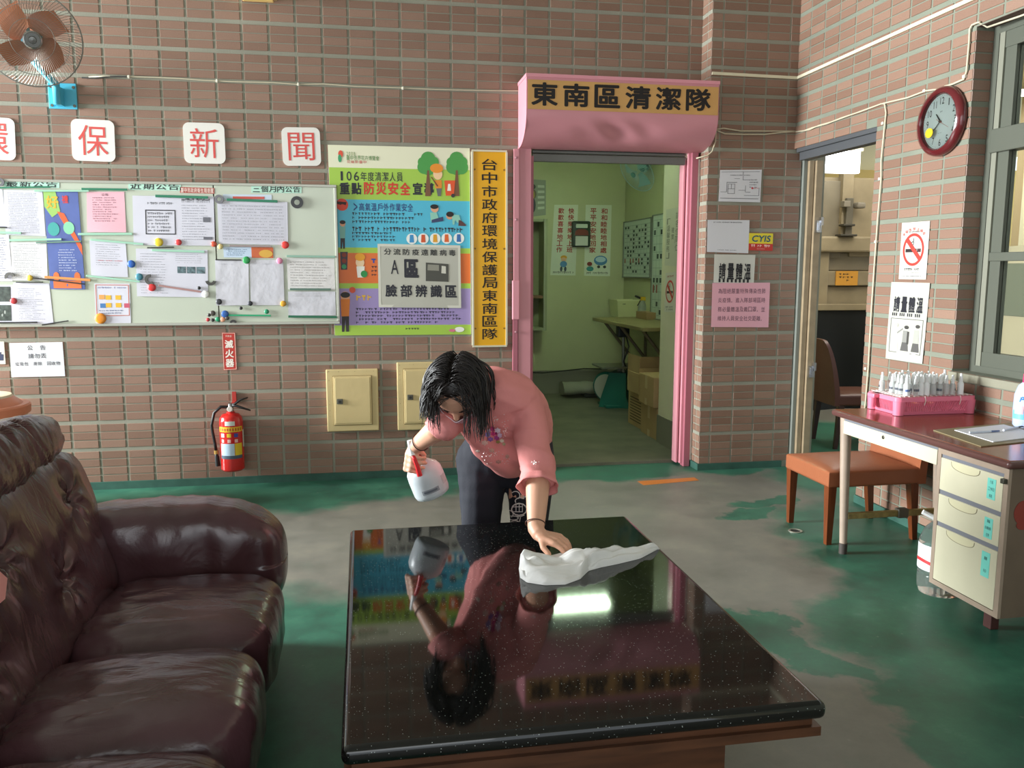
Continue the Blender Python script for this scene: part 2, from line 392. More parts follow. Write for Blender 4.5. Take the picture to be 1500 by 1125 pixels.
# ------------------------------------------------------------------ tiled walls
TH, TW = .0495, .0
def group_rows(z0, z1):
    """tile courses: three thin-jointed courses between wide joints; wide joint centres at .277 + .1889k"""
    out = []; k = -2
    while True:
        base = .277 + .1889 * k
        for r in range(3 if k != -2 else 3):
            a = base + .0125 + r * .0562; b_ = a + .0500
            lo, hi = max(a, z0), min(b_, z1)
            if hi - lo > .008: out.append((lo, hi))
        k += 1
        if base > z1: break
    return out
def rows_for(z0, z1):
    out = [(a, b_) for a, b_ in group_rows(z0, z1) if a >= .25]
    for r in range(4):                                   # the four courses above the skirting
        a = .277 - .0125 - .0500 - r * .0562
        lo, hi = max(a, z0), min(a + .0500, z1)
        if hi - lo > .008 and a < .25: out.append((lo, hi))
    return out
def tiles(parent, fr, x0, x1, z0, z1, joints, pitch, holes=(), gap=.014, covers=(), limit=300, extra=None):
    """individual tiles on the frame fr between x0 and x1 (joint centres at joints + k*pitch)"""
    k0 = math.floor((x0 - joints) / pitch); cells = []
    for (za, zb) in rows_for(z0, z1):
        k = k0
        while joints + k * pitch < x1:
            a = max(x0, joints + k * pitch + gap / 2); b_ = min(x1, joints + (k + 1) * pitch - gap / 2); k += 1
            if b_ - a < .008: continue
            segs = [(a, b_, za, zb)]
            for (hx0, hx1, hz0, hz1) in holes:
                ns = []
                for (sa, sb, sz0, sz1) in segs:
                    if sb <= hx0 or sa >= hx1 or sz1 <= hz0 or sz0 >= hz1: ns.append((sa, sb, sz0, sz1)); continue
                    if sa < hx0 - .008: ns.append((sa, hx0, sz0, sz1))
                    if sb > hx1 + .008: ns.append((hx1, sb, sz0, sz1))
                    if sz0 < hz0 - .02 and not (sa < hx0 or sb > hx1): ns.append((sa, sb, sz0, hz0))
                    if sz1 > hz1 + .02 and not (sa < hx0 or sb > hx1): ns.append((sa, sb, hz1, sz1))
                segs = ns
            cells += segs
    if extra: cells += extra
    def area_of(c):
        m_ = fr.P((c[0] + c[1]) / 2, (c[2] + c[3]) / 2); px, py = proj(m_)
        if not (-12 < px < 1512 and -8 < py < 1133): return 0
        for (u0, v0, u1, v1) in covers:
            if u0 < px < u1 and v0 < py < v1: return 0
        p = [proj(fr.P(*q)) for q in ((c[0], c[2]), (c[1], c[2]), (c[1], c[3]), (c[0], c[3]))]
        return abs(sum(p[i][0] * p[(i + 1) % 4][1] - p[(i + 1) % 4][0] * p[i][1] for i in range(4))) / 2
    ranked = sorted(((area_of(c), i) for i, c in enumerate(cells)), reverse=True)
    single = set(i for a, i in ranked[:limit] if a > 40)
    cache = {}; rest = MB(fr); inv = top(parent).matrix_world.inverted() @ fr.M
    def shape(w_, h):
        e = .0018; d = .0035
        return ([(0, 0, -d), (w_, 0, -d), (w_, h, -d), (0, h, -d), (e, e, 0), (w_ - e, e, 0), (w_ - e, h - e, 0), (e, h - e, 0)],
                [(4, 5, 6, 7), (0, 1, 5, 4), (1, 2, 6, 5), (2, 3, 7, 6), (3, 0, 4, 7)])
    rnd = random.Random(3)
    for i, c in enumerate(cells):
        w_, h = round(c[1] - c[0], 3), round(c[3] - c[2], 3); vs, fs = shape(w_, h); j = rnd.uniform(-.0008, .0008)
        if i in single:
            if (w_, h) not in cache:
                me = bpy.data.meshes.new('tile'); me.from_pydata(vs, [], fs); me.materials.append(TILE); me.update(); cache[(w_, h)] = me
            o = bpy.data.objects.new('tile', cache[(w_, h)]); COL.objects.link(o); o.parent = parent
            o.matrix_local = inv @ Matrix.Translation((c[0], c[2], j))
        else:
            rest.add([(c[0] + v[0], c[2] + v[1], v[2] + j) for v in vs], fs)
    if rest.f:
        o = rest.build('tile', TILE, parent); o['kind'] = 'stuff'
CEIL = 4.0
# main wall (behind: mortar bed), door opening left out
DX0, DX1, DZ = 1.17, 2.44, 2.40
mb = MB()
mb.box((-5, YB, 0), (DX0, YB + .18, CEIL)); mb.box((DX0, YB, DZ), (DX1, YB + .18, CEIL)); mb.box((DX1, YB, 0), (XR + .35, YB + .18, CEIL))
wall_back = struct('wall_back', mb, MORTAR)
tiles(wall_back, BACK, -3.1, XP, .05, 3.55, 2.374 - .173 * 40, .173, holes=[(DX0, DX1, 0, DZ)], gap=.0172,
      covers=[(-20, 262, 492, 478), (480, 212, 743, 508), (477, 541, 558, 632), (582, 530, 640, 630), (630, 510, 800, 700), (-20, 575, 100, 760), (760, 118, 1052, 218)])
# pier beside the door
mb = MB(); mb.box((XP, YP, 0), (XR + .06, YB, CEIL))
pier = struct('wall_pier', mb, MORTAR)
PJ = 2.555
tiles(pier, PIER, XP, XR + .055, .05, 3.6, PJ, .1705, gap=.013, covers=[(1053, 248, 1115, 297), (1036, 322, 1098, 371), (1045, 372, 1127, 478)])
PSIDE = Fr((XP - .0035, 0, 0), (0, -1, 0), (0, 0, 1))
mb = MB(); mb.box((XP - .0005, YP, 0), (XP, YB, CEIL))
pside = struct('wall_pier_side', mb, MORTAR)
tiles(pside, PSIDE, -YB, -YP, .05, 3.6, -YB + .002, .105, gap=.011, limit=200)
# right wall
WY1, WZ0, WZ1 = 4.03, .957, 2.737            # window opening (towards the viewer it runs on to WY0)
WY0 = 1.6; XF = XR + .10
RY0, RY1, RZ = 4.845, YP, 2.372               # passage opening
mb = MB()
mb.box((XR, -3, 0), (XR + .13, WY0, CEIL)); mb.box((XR, WY0, 0), (XR + .13, WY1, WZ0)); mb.box((XR, WY0, WZ1), (XR + .13, WY1, CEIL))
mb.box((XR, WY1, 0), (XR + .13, RY0, CEIL)); mb.box((XR, RY0, RZ), (XR + .13, RY1, CEIL))
wall_right = struct('wall_right', mb, MORTAR_R)
tiles(wall_right, RIGHT, -YP, -2.2, .05, 3.6, -4.5795, .1853, holes=[(-RY1, -RY0, 0, RZ), (-WY1, -WY0, WZ0, WZ1)], gap=.014,
      covers=[(1338, 128, 1412, 230), (1318, 325, 1362, 408), (1299, 413, 1360, 530)])
# brick reveal of the window, facing the viewer
REV = Fr((0, WY1 - .004, 0), (1, 0, 0), (0, 0, 1))
mb = MB(); mb.box((XR + .0005, WY1 - .001, WZ0), (XF - .0005, WY1, WZ1)); rev = struct('wall_window_reveal', mb, MORTAR_R)
tiles(rev, REV, XR - .002, XR + .105, WZ0, WZ1, XR - .01, .2, gap=.006)
# skirtings painted green
GP = mat('green_floor_paint', '#345a4e', .55, var=.2, vscale=9)
for nm, a, b_ in (('baseboard_back', (-3.2, YB - .018, 0), (DX0 - .06, YB, .052)), ('baseboard_pier', (XP - .012, YP - .016, 0), (XR, YP, .048)),
                  ('baseboard_pier_side', (XP - .013, YP - .01, 0), (XP, YB, .05)), ('baseboard_right', (XR - .014, 2.4, 0), (XR, RY0, .05))):
    mb = MB(); mb.box(a, b_); struct(nm, mb, GP)
# left wall: a wide opening to daylight, ceiling, wall behind the viewer
CREAM = mat('cream_plaster', '#b9b39c', .8)
mb = MB(); mb.box((-5.1, -3, 0), (-5, 0.2, CEIL)); mb.box((-5.1, 6.0, 0), (-5, YB, CEIL)); mb.box((-5.1, 0.2, 3.4), (-5, 6.0, CEIL)); mb.box((-5.1, 0.2, 0), (-5, 6.0, .5))
struct('wall_left', mb, CREAM)
mb = MB(); mb.box((-5.1, -3.1, 0), (-4.2, -3, CEIL)); mb.box((2.6, -3.1, 0), (XR + .1, -3, CEIL)); mb.box((-4.2, -3.1, 3.5), (2.6, -3, CEIL))
struct('wall_behind', mb, CREAM)
mb = MB(); mb.box((-5.1, -3.1, CEIL), (XR + .35, YB + .2, CEIL + .1)); struct('ceiling', mb, mat('ceiling_paint', '#8e8b80', .85))

# ------------------------------------------------------------------ window in the right wall
ALU = mat('grey_green_aluminium', '#5f6257', .42, metal=.25); ALU2 = mat('pale_aluminium', '#8f8f80', .4, metal=.3)
XF = XR + .10
GLASS = mat('window_glass', '#f2f7f2', .02, trans=1, ior=1.02)
wn = MB(); wn.box((XF, WY0, WZ0), (XF + .07, WY1, WZ0 + .035)); wn.box((XF, WY0, WZ1 - .04), (XF + .07, WY1, WZ1)); wn.box((XF, WY1 - .045, WZ0 + .035), (XF + .07, WY1, WZ1 - .04)); wn.box((XF, WY0, WZ0 + .035), (XF + .07, WY0 + .05, WZ1 - .04))
zm0, zm1 = 2.13, 2.20
win = struct('window_1', wn, ALU)
def part_box(nm, a, b_, m, par, ch=0):
    q = MB(); q.box(a, b_, ch); return q.build(nm, m, par)
part_box('transom', (XF - .012, WY0, 2.10), (XF + .07, WY1 - .045, 2.22), ALU, win, .004)
part_box('sash', (XF + .0, WY1 - .085, WZ0 + .035), (XF + .03, WY1 - .05, 2.10), ALU2, win)
part_box('sash', (XF + .0, WY1 - .085, 2.22), (XF + .03, WY1 - .05, WZ1 - .04), ALU2, win)
part_box('sash', (XF + .01, WY1 - .16, WZ0 + .035), (XF + .055, WY1 - .087, 2.10), ALU, win)
part_box('sash', (XF + .01, WY1 - .16, 2.22), (XF + .055, WY1 - .087, WZ1 - .04), ALU, win)
part_box('sash', (XF + .005, WY0 + .05, WZ0 + .035), (XF + .055, WY1 - .05, WZ0 + .11), ALU, win)
part_box('sash', (XF + .005, WY0 + .05, WZ1 - .12), (XF + .055, WY1 - .05, WZ1 - .04), ALU, win)
part_box('glazing_bar', (XF - .0, WY0 + .05, 1.545), (XF + .05, WY1 - .087, 1.59), ALU, win, .003)
part_box('pane', (XF + .03, WY0 + .05, WZ0 + .11), (XF + .034, WY1 - .16, 1.55), GLASS, win)
part_box('pane', (XF + .03, WY0 + .05, 1.59), (XF + .034, WY1 - .16, 2.10), GLASS, win)
part_box('pane', (XF + .03, WY0 + .05, 2.22), (XF + .034, WY1 - .16, WZ1 - .12), GLASS, win)
mb = MB(); mb.box((XR - .018, WY0, WZ0 - .045), (XF - .001, WY1 + .01, WZ0 - .001), .004); struct('trim_1', mb, mat('concrete_sill', '#8b8876', .85, bump=.4, bscale=80))
mb = MB(); mb.box((XR + .001, WY0, WZ1 - .002), (XF - .001, WY1 - .001, WZ1 + .006)); struct('trim_2', mb, mat('dark_reveal', '#5c463c', .8))

# ------------------------------------------------------------------ passage in the right wall
GREYM = mat('grey_steel', '#5f6164', .45, metal=.4)
BEIGEM = mat('beige_painted_steel', '#9a876c', .5, var=.12, vscale=14)
mb = MB(); mb.box((XR + .03, RY0, 2.29), (XR + .10, RY1 - .02, RZ)); door1 = struct('door_1', mb, GREYM)
part_box('lintel_channel', (XR + .005, RY0, 2.345), (XR + .03, RY1 - .02, RZ), GREYM, door1)
part_box('door_jamb', (3.205, YP - .03, 0), (3.232, YB, 2.29), mat('grey_green_jamb', '#7c8078', .6), door1)
part_box('door_leaf', (3.234, YP - .06, .01), (3.27, YB, 2.285), BEIGEM, door1)
part_box('door_leaf', (3.276, YP - .085, .01), (3.325, YB, 2.285), BEIGEM, door1)
for zz in (1.77, .70):
    c = MB(); c.box((3.285, YP - .105, zz), (3.325, YP - .085, zz + .085)); c.box((3.312, YP - .118, zz + .05), (3.33, YP - .088, zz + .11)); c.box((3.29, YP - .112, zz + .015), (3.295, YP - .088, zz + .07)); c.box((3.302, YP - .112, zz + .015), (3.307, YP - .088, zz + .07))
    c.build('hinge', mat('chrome', '#c9cbd0', .25, metal=1), door1)

# ------------------------------------------------------------------ pink roller shutter door
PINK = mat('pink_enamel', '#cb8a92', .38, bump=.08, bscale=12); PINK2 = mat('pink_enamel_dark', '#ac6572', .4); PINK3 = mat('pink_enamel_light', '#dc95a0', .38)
SLAT = mat('shutter_steel', '#6e6f6b', .45, metal=.5)
mb = MB(); mb.box((DX0 - .055, YB - .035, 0), (DX0 + .035, YB + .02, 2.36)); door2 = struct('door_2', mb, PINK)
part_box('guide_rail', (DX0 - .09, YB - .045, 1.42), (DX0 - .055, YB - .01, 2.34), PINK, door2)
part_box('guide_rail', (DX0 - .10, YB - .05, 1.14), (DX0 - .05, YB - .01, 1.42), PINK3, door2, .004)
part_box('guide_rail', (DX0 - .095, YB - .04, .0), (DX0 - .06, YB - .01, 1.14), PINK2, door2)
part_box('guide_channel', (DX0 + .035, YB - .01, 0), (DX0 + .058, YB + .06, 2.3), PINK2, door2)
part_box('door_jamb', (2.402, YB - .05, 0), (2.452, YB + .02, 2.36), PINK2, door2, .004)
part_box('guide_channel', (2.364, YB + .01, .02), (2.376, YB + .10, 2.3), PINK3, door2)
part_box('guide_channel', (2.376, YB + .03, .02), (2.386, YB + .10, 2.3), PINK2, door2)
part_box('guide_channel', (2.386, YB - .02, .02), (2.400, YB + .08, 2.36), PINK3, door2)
part_box('plaster_edge', (2.452, YB - .045, .05), (2.466, YB, 2.3), mat('white_plaster', '#ded6cf', .9, bump=1, bscale=90), door2)
for i, (a, b_, o) in enumerate(((2.262, 2.318, 0), (2.322, 2.344, .006), (2.347, 2.40, .012))):
    part_box('shutter_slat', (DX0 + .05, YB - .0 + o, a), (2.372, YB + .03 + o, b_), SLAT, door2, .005)
for zz in (2.28, 1.85, 1.05):
    c = MB(); c.lathe([(.009, 0), (.009, .004), (.004, .007)], (DX0 - .075, YB - .043, zz), 10, (0, -1, 0)); c.build('bolt', C('#b98a94', .4, metal=.5), door2)

# hood of the shutter with the name band
HX0, HX1, HY = DX0 - .05, 2.478, 5.715
HT, HB = 2.785, 2.345
prof = [(YB - .006, HT), (HY, HT)]
for i in range(13):
    t = i / 12
    prof.append((HY + (.0 if t < 0 else .27 * (1 - math.cos(t * PI / 2))), 2.56 - .215 * math.sin(t * PI / 2)))
prof += [(YB - .006, HB)]
hood = thing('shutter_hood', 'pink rounded steel hood over the roller shutter doorway, dented along its lower front', 'shutter hood', V(((HX0 + HX1) / 2, YB, 2.56)))
NX = 48; vs = []; fs = []
def hoodpt(i, k):
    x = HX0 + (HX1 - HX0) * i / NX; y, z = prof[k]
    if 2 < k < len(prof) - 1:
        d = math.exp(-((x - 1.78) / .22) ** 2) * math.exp(-((z - 2.44) / .05) ** 2)
        y += .022 * d * (1 + .8 * math.sin(24 * x + 40 * z)); z += .008 * d
        y += .004 * math.sin(9 * x) * math.sin(30 * z)
    return (x, y, z)
K = len(prof)
for i in range(NX + 1):
    for k in range(K): vs.append(hoodpt(i, k))
for i in range(NX):
    for k in range(K): fs.append((i * K + k, i * K + (k + 1) % K, (i + 1) * K + (k + 1) % K, (i + 1) * K + k))
mb = MB(); mb.add(vs, fs); mb.build('hood_cover', PINK, hood, smooth=40)
for i in (0, NX):
    mb = MB(); x = HX0 if i == 0 else HX1
    pr = [(p[0], p[1]) for p in prof]
    M_ = Matrix(((0, 0, 1, 0), (1, 0, 0, 0), (0, 1, 0, 0), (0, 0, 0, 1)))
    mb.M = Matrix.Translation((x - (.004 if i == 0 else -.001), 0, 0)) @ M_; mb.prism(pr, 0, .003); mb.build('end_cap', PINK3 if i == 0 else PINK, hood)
mb = MB(); mb.box((HX0 - .008, HY - .006, HT - .012), (HX1 + .006, YB - .006, HT + .01)); mb.build('top_flange', PINK3, hood)
SG = Fr((0, HY - .002, 0), (1, 0, 0), (0, 0, 1))
bx0, by1 = SG.uv(773.5, 124); bx1, _ = SG.uv(1051, 140); _, by0 = SG.uv(775, 169)
band = MB(SG); band.box((HX0 + .004, 2.565, -.001), (HX1 - .002, HT - .03, .0006)); band = band.build('name_band', mat('ochre_band', '#c99a5c', .5, var=.06, vscale=5), hood)
tx = MB(SG); row(tx, '東南區清潔隊', HX0 + .01, 2.588, HX1 - .04, HT - .045, .0018, .028, fill=.84); tx.build('lettering', C('#171212', .5), hood)

# ------------------------------------------------------------------ room behind the shutter door
INNER = mat('green_cream_wall', '#b9bc92', .6, var=.06, vscale=1.5)
INF = mat('bare_concrete', '#6c6a5a', .55, var=.25, vscale=3, bump=.2, bscale=30)
IY = 9.75
mb = MB(); mb.box((.2, YB + .10, -.02), (3.1, IY + .1, .022)); struct('floor_inner', mb, INF)
mb = MB(); mb.box((.2, IY, 0), (3.2, IY + .1, 3.1)); wi = struct('wall_inner_back', mb, INNER)
part_box('skirting', (.2, IY - .015, .02), (3.1, IY, .30), mat('bare_skirting', '#7d7b6a', .8), wi)
part_box('wall_seam', (1.995, IY - .006, .30), (2.01, IY, 1.55), C('#a9ad84', .6), wi)
mb = MB(); mb.box((3.1, 6.82, 0), (3.12, IY, 3.1)); struct('wall_inner_right', mb, INNER)
mb = MB(); mb.box((2.5, YB + .18, 0), (3.1, 6.82, 3.1)); wj = struct('wall_inner_return', mb, mat('cream_wall', '#ddd9b8', .6, var=.08, vscale=2))
part_box('skirting', (2.488, YB + .18, .02), (2.5, 6.82, .26), mat('bare_skirting', '#7d7b6a', .8), wj)
mb = MB(); mb.box((.2, YB + .18, 0), (.22, IY, 3.1)); struct('wall_inner_left', mb, INNER)
mb = MB(); mb.box((.2, YB + .05, 3.1), (3.2, IY + .1, 3.15)); struct('ceiling_inner', mb, INNER)
mb = MB(); mb.box((.2, YB + .18, 2.42), (2.5, YB + .2, 3.1)); struct('wall_inner_front', mb, INNER)
lamp = thing('ceiling_lamp', 'white fluorescent ceiling lamp with louvres, seen only mirrored in the table top', 'lamp', V((1.95, 7.6, 2.81)))
mb = MB(); mb.box((1.55, 7.5, 2.84), (2.35, 7.7, 2.88)); mb.build('housing', C('#e0e4dc', .5), lamp)
mb = MB(); mb.tube([(1.58, 7.56, 2.81), (2.32, 7.56, 2.81)], .014, 10); mb.build('tube', mat('lamp_tube_green', '#e2ffdc', .5, emit=80), lamp)
mb = MB(); mb.tube([(1.58, 7.64, 2.81), (2.32, 7.64, 2.81)], .014, 10); mb.build('tube', mat('lamp_tube_green', '#e2ffdc', .5, emit=80), lamp)
for i in range(9):
    mb = MB(); mb.box((1.6 + i * .088, 7.52, 2.785), (1.603 + i * .088, 7.68, 2.835)); mb.build('louvre', C('#d8dcd4', .4), lamp)

# ------------------------------------------------------------------ things on the back wall
WHITE = C('#dcdcd6', .6); PAPER = mat('paper', '#d6d5d9', .55, bump=.15, bscale=14); INK = C('#2a2a2c', .6); RED = C('#c8423c', .5); GREYINK = C('#8d8d94', .7)
def quadsheet(fr, c4, z, curl=0.0, n=6, ph=0, thick=.0006, rip=0):
    """thin paper through four pixel corners TL TR BR BL lying z in front of the frame"""
    q = [fr.uv(p[0], p[1], z) for p in c4]
    def fn(u, v):
        a = [q[3][k] * (1 - u) + q[2][k] * u for k in (0, 1)]; b_ = [q[0][k] * (1 - u) + q[1][k] * u for k in (0, 1)]
        dz = z + curl * (.5 + .5 * math.sin(3.1 * u + 2.3 * v + ph)) * (1 - v) + rip * math.sin(11 * u + 7 * v + ph) * math.sin(9 * v - 4 * u)
        return (a[0] * (1 - v) + b_[0] * v, a[1] * (1 - v) + b_[1] * v, dz)
    def P(u, v, dz=.0012):
        x, y, z_ = fn(u, v); return (x, y, z_ + dz)
    mb = MB(fr); mb.grid(fn, n, n, thick); return mb, P
def sheet(fr, name, label, cat, c4, m=PAPER, z=.003, curl=0, group=None, ph=0, rip=0):
    """returns the thing (an empty) with a child sheet, and P(u,v)"""
    cx = sum(p[0] for p in c4) / 4; cy = sum(p[1] for p in c4) / 4; x, y = fr.uv(cx, cy)
    r = thing(name, label, cat, fr.at(x, y), group)
    mb, P = quadsheet(fr, c4, z, curl, ph=ph, rip=rip); mb.build('paper_sheet', m, r, smooth=35)
    return r, P
def rect4(x0, y0, x1, y1): return ((x0, y0), (x1, y0), (x1, y1), (x0, y1))
_dz = [0]
def onsheet(fr, P, draw, name, m, parent, dz=.0014):
    """draw(mb) in unit coordinates (u,v), mapped on the sheet"""
    t = MB(); draw(t)
    _dz[0] += 1; e = (_dz[0] % 40) * 1.2e-5
    mb = MB(fr); mb.add([P(v.x, v.y, dz + v.z + e) for v in t.v], t.f)
    return mb.build(name, m, parent)

# character cards
def card(ch, px, py, w_, label, tilt=0, grp=None):
    x, y = BACK.uv(px, py); f = BACK.at(x, y, 0).rot(tilt); h = w_
    r = thing('character_card', label, 'sign', f)
    pts = []
    for cx, cy, a0 in ((w_ / 2 - .03, h / 2 - .03, 0), (-w_ / 2 + .03, h / 2 - .03, 90), (-w_ / 2 + .03, -h / 2 + .03, 180), (w_ / 2 - .03, -h / 2 + .03, 270)):
        for i in range(7): a = math.radians(a0 + 15 * i); pts.append((cx + .03 * math.cos(a) * 1.3, cy + .03 * math.sin(a) * 1.3))
    mb = MB(f); mb.prism(pts, .001, .007); mb.build('card_board', C('#e2ded6', .6), r)
    mb = MB(f); put(mb, ch, -w_ * .37, -h * .39, w_ * .37, h * .39, .0082, .0); mb.build('lettering', C('#d0504a', .6), r)
card('環', -10, 203, .245, 'white rounded card with a red character, cut off at the left edge above the board', -.03)
card('保', 137, 206, .245, 'white rounded card with the red character 保 below the wall fan', -.02)
card('新', 299.5, 210, .245, 'white rounded card with the red character 新 between 保 and 聞', 0)
card('聞', 441.5, 215, .235, 'white rounded card with the red character 聞 next to the large poster', .02)

# beige emergency lamp housing at the top edge
x, y = BACK.uv(379, -6)
f = BACK.at(x, y)
em = thing('emergency_lamp', 'beige plastic lamp housing at the very top of the brick wall', 'lamp', f)
mb = MB(f); mb.box((-.125, -.035, 0), (.125, .11, .10), .02); mb.build('housing', mat('beige_plastic', '#d8c59a', .5), em, 40)
mb = MB(f); mb.box((-.10, -.046, .02), (.10, -.03, .085), .006); mb.build('lens', C('#e8c27a', .35), em, 40)

# wall fan
FY = 5.60
hub = atY(47, 57, FY - .15); br = atY(92, 142, YB - .01)
fan = thing('wall_fan', 'wall fan with brown blades and blue wall plate, upper left corner', 'fan', br)
fx = V((.30, -.82, -.28)).normalized(); side = fx.cross(V((0, 0, 1))).normalized(); up = side.cross(fx).normalized()
FM = Matrix(((side.x, up.x, -0, hub.x), (side.y, up.y, 0, hub.y), (side.z, up.z, 0, hub.z), (0, 0, 0, 1)))
for i in range(3): FM[i][2] = fx[i]
BLUE = mat('sky_blue_enamel', '#4fb3cf', .35); WIRE = mat('cage_wire', '#8d8980', .4, metal=.6)
mb = MB(FM)
mb.v
for k in range(4):
    pts = []; n = 12
    a0 = k * PI / 2 + .4
    o1 = []; o2 = []
    for i in range(n + 1):
        t = i / n; r_ = .04 + .165 * t; wd = .05 + .055 * math.sin(PI * min(1, t * 1.15) * .8)
        aa = a0 + .55 * t
        for s_, lst, zz in ((-1, o1, -.018), (1, o2, .022)):
            ang = aa + s_ * wd / r_ * .8 if r_ > .06 else aa + s_ * .55
            lst.append((r_ * math.cos(ang), r_ * math.sin(ang), zz - .02))
    vs = o1 + o2; fs = [(i, i + 1, n + 2 + i, n + 1 + i) for i in range(n)]
    b2 = MB(FM); b2.add(vs + [(v[0], v[1], v[2] - .003) for v in vs], fs + [tuple(2 * (n + 1) + j for j in f_[::-1]) for f_ in fs]); b2.build('fan_blade', mat('amber_blade', '#a8694a', .3, alpha=1), fan)
b2 = MB(FM); b2.lathe([(.02, -.09), (.036, -.05), (.036, .0), (.02, .014), (0, .016)], (0, 0, 0), 20); b2.build('blade_hub', C('#6b5648', .4), fan, 40)
R_ = .262
b2 = MB(FM)
for k in range(96):
    a = 2 * PI * k / 96; pts = []
    for i in range(9):
        t = i / 8; r_ = .045 + (R_ - .045) * t; pts.append((r_ * math.cos(a + .35 * t), r_ * math.sin(a + .35 * t), .062 * (1 - t ** 3.2) - .0))
    b2.tube(pts, .0011, 3)
b2.build('front_cage', WIRE, fan)
b2 = MB(FM)
for k in range(72):
    a = 2 * PI * k / 72; pts = []
    for i in range(7):
        t = i / 6; r_ = .06 + (R_ - .06) * t; pts.append((r_ * math.cos(a), r_ * math.sin(a), -.10 + .1 * t ** 3))
    b2.tube(pts, .0011, 3)
b2.build('rear_cage', WIRE, fan)
for rr, zz, th in ((R_, 0, .0035), (R_ - .004, .012, .002), (.19, .045, .0016), (.115, .059, .0016)):
    b2 = MB(FM); b2.tube([(rr * math.cos(a / 40 * 2 * PI), rr * math.sin(a / 40 * 2 * PI), zz) for a in range(40)], th, 5, closed=True); b2.build('cage_ring', WIRE, fan)
b2 = MB(FM); b2.lathe([(.048, .056), (.05, .064), (.042, .07), (.04, .066), (.022, .066), (.018, .074), (0, .075)], (0, 0, 0), 24); b2.build('centre_badge', mat('chrome_grey', '#8f8f8c', .25, metal=.8), fan, 40)
b2 = MB(FM); b2.lathe([(.03, -.26), (.065, -.24), (.075, -.16), (.07, -.11), (.03, -.09)], (0, 0, 0), 20); b2.build('motor_housing', BLUE, fan, 40)
mp = hub - fx * .19
b2 = MB(); b2.tube([mp, V((mp.x, mp.y + .04, mp.z - .14)), V((br.x - .012, br.y - .08, br.z + .06)), V((br.x - .012, br.y - .075, br.z - .06))], [.022, .022, .024, .022], 14); b2.build('arm', BLUE, fan, True)
f = Fr((br.x, YB - .006, br.z), (1, 0, 0), (0, 0, 1))
b2 = MB(f); b2.box((-.085, -.075, 0), (.085, .085, .008), .003); b2.box((-.03, -.06, .008), (.008, .05, .07)); b2.build('wall_plate', BLUE, fan)
for sx_, sy_ in ((-.065, -.055), (.068, -.055), (-.065, .06), (.068, .06)):
    b2 = MB(f); b2.disc(sx_, sy_, .009, .008, .013, 10); b2.build('screw', C('#5e5a4c', .5), fan)

# cable along the wall
CAB = C('#c9c0a6', .55)
pts = [(130, 113), (156, 111.5), (190, 112.3), (230, 113.5), (262, 115), (300, 117.6), (340, 119.5), (400, 121), (436, 123.5), (474, 123), (520, 126.5), (585, 128.5), (640, 131), (700, 132.5), (762, 133)]
mb = MB(BACK); mb.tube([BACK.uv(*p, .006) + (.006 + .002 * math.sin(i * 2.1),) for i, p in enumerate(pts)], .0042, 6)
x, y = BACK.uv(450, 122)
cb = thing('cable', 'thin pale cable clipped along the brick wall above the cards', 'cable', BACK.at(x, y))
mb.build('wire', CAB, cb, True)
for p in ((189, 112.3), (318, 118.3), (437, 123.3), (590, 129)):
    x, y = BACK.uv(*p); m_ = MB(BACK); m_.box((x - .006, y - .012, 0), (x + .006, y + .008, .013), .002); m_.build('cable_clip', C('#e4dfcd', .5), cb)
mb = MB(BACK); mb.tube([BACK.uv(*p, .006) + (.007,) for p in ((120, 113.8), (140, 114.5), (162, 112), (186, 112.2))], .005, 6); mb.build('tape_wrap', C('#4a4a48', .7), cb)

# ------------------------------------------------------------------ notice board
bx1, bz1 = BACK.uv(491, 268, .03); bx0 = -2.95; _, bz0 = BACK.uv(493, 471.5, .03); bz1 = 2.064; bz0 = 1.128
BD = .028
board = thing('notice_board', 'long white magnetic board with grey aluminium frame full of notices', 'board', BACK.at((bx0 + bx1) / 2, bz0))
PANEL = mat('board_white', '#c0c6b4', .28, var=.03, vscale=2)
sx_ = BACK.uv(316, 370, BD)[0]
for a, b_ in ((bx0, sx_ - .001), (sx_ + .001, bx1)):
    mb = MB(BACK); mb.box((a + .006, bz0 + .01, .004), (b_ - .006 if b_ == bx1 else b_, bz1 - .01, BD)); mb.build('panel', PANEL, board)
AL = mat('board_frame_aluminium', '#b4b4a8', .4, metal=.5)
for a, b_ in (((bx0, bz0 - .008, 0), (bx1 + .008, bz0 + .012, BD + .008)), ((bx0, bz1 - .012, 0), (bx1 + .008, bz1 + .006, BD + .008)), ((bx1 - .01, bz0 + .0125, 0), (bx1 + .008, bz1 - .0125, BD + .008)), ((bx0 - .008, bz0 + .0125, 0), (bx0 + .01, bz1 - .0125, BD + .008))):
    mb = MB(BACK); mb.box(a, b_, .003); mb.build('frame_rail', AL, board)
BF = BACK.at(0, 0, BD)
BOARDP = mat('paper_lilac_white', '#d2d0da', .5, bump=.15, bscale=14); CRINK = mat('paper_crinkled', '#cfcdd4', .5, bump=1, bscale=10)
def scr(P, fr, r, x0, y0, x1, y1, rows, cw, seed, m=GREYINK, **k):
    onsheet(fr, P, lambda t: scrib(t, x0, y0, x1, y1, rows, cw, 0, seed, **k), 'print', m, r)
def notice(label, c4, m=BOARDP, z=.0015, curl=.004, ph=0, cat='notice', rip=0, name='notice_sheet'):
    return sheet(BF, name, label, cat, c4, m, z, curl, ph=ph, rip=rip)
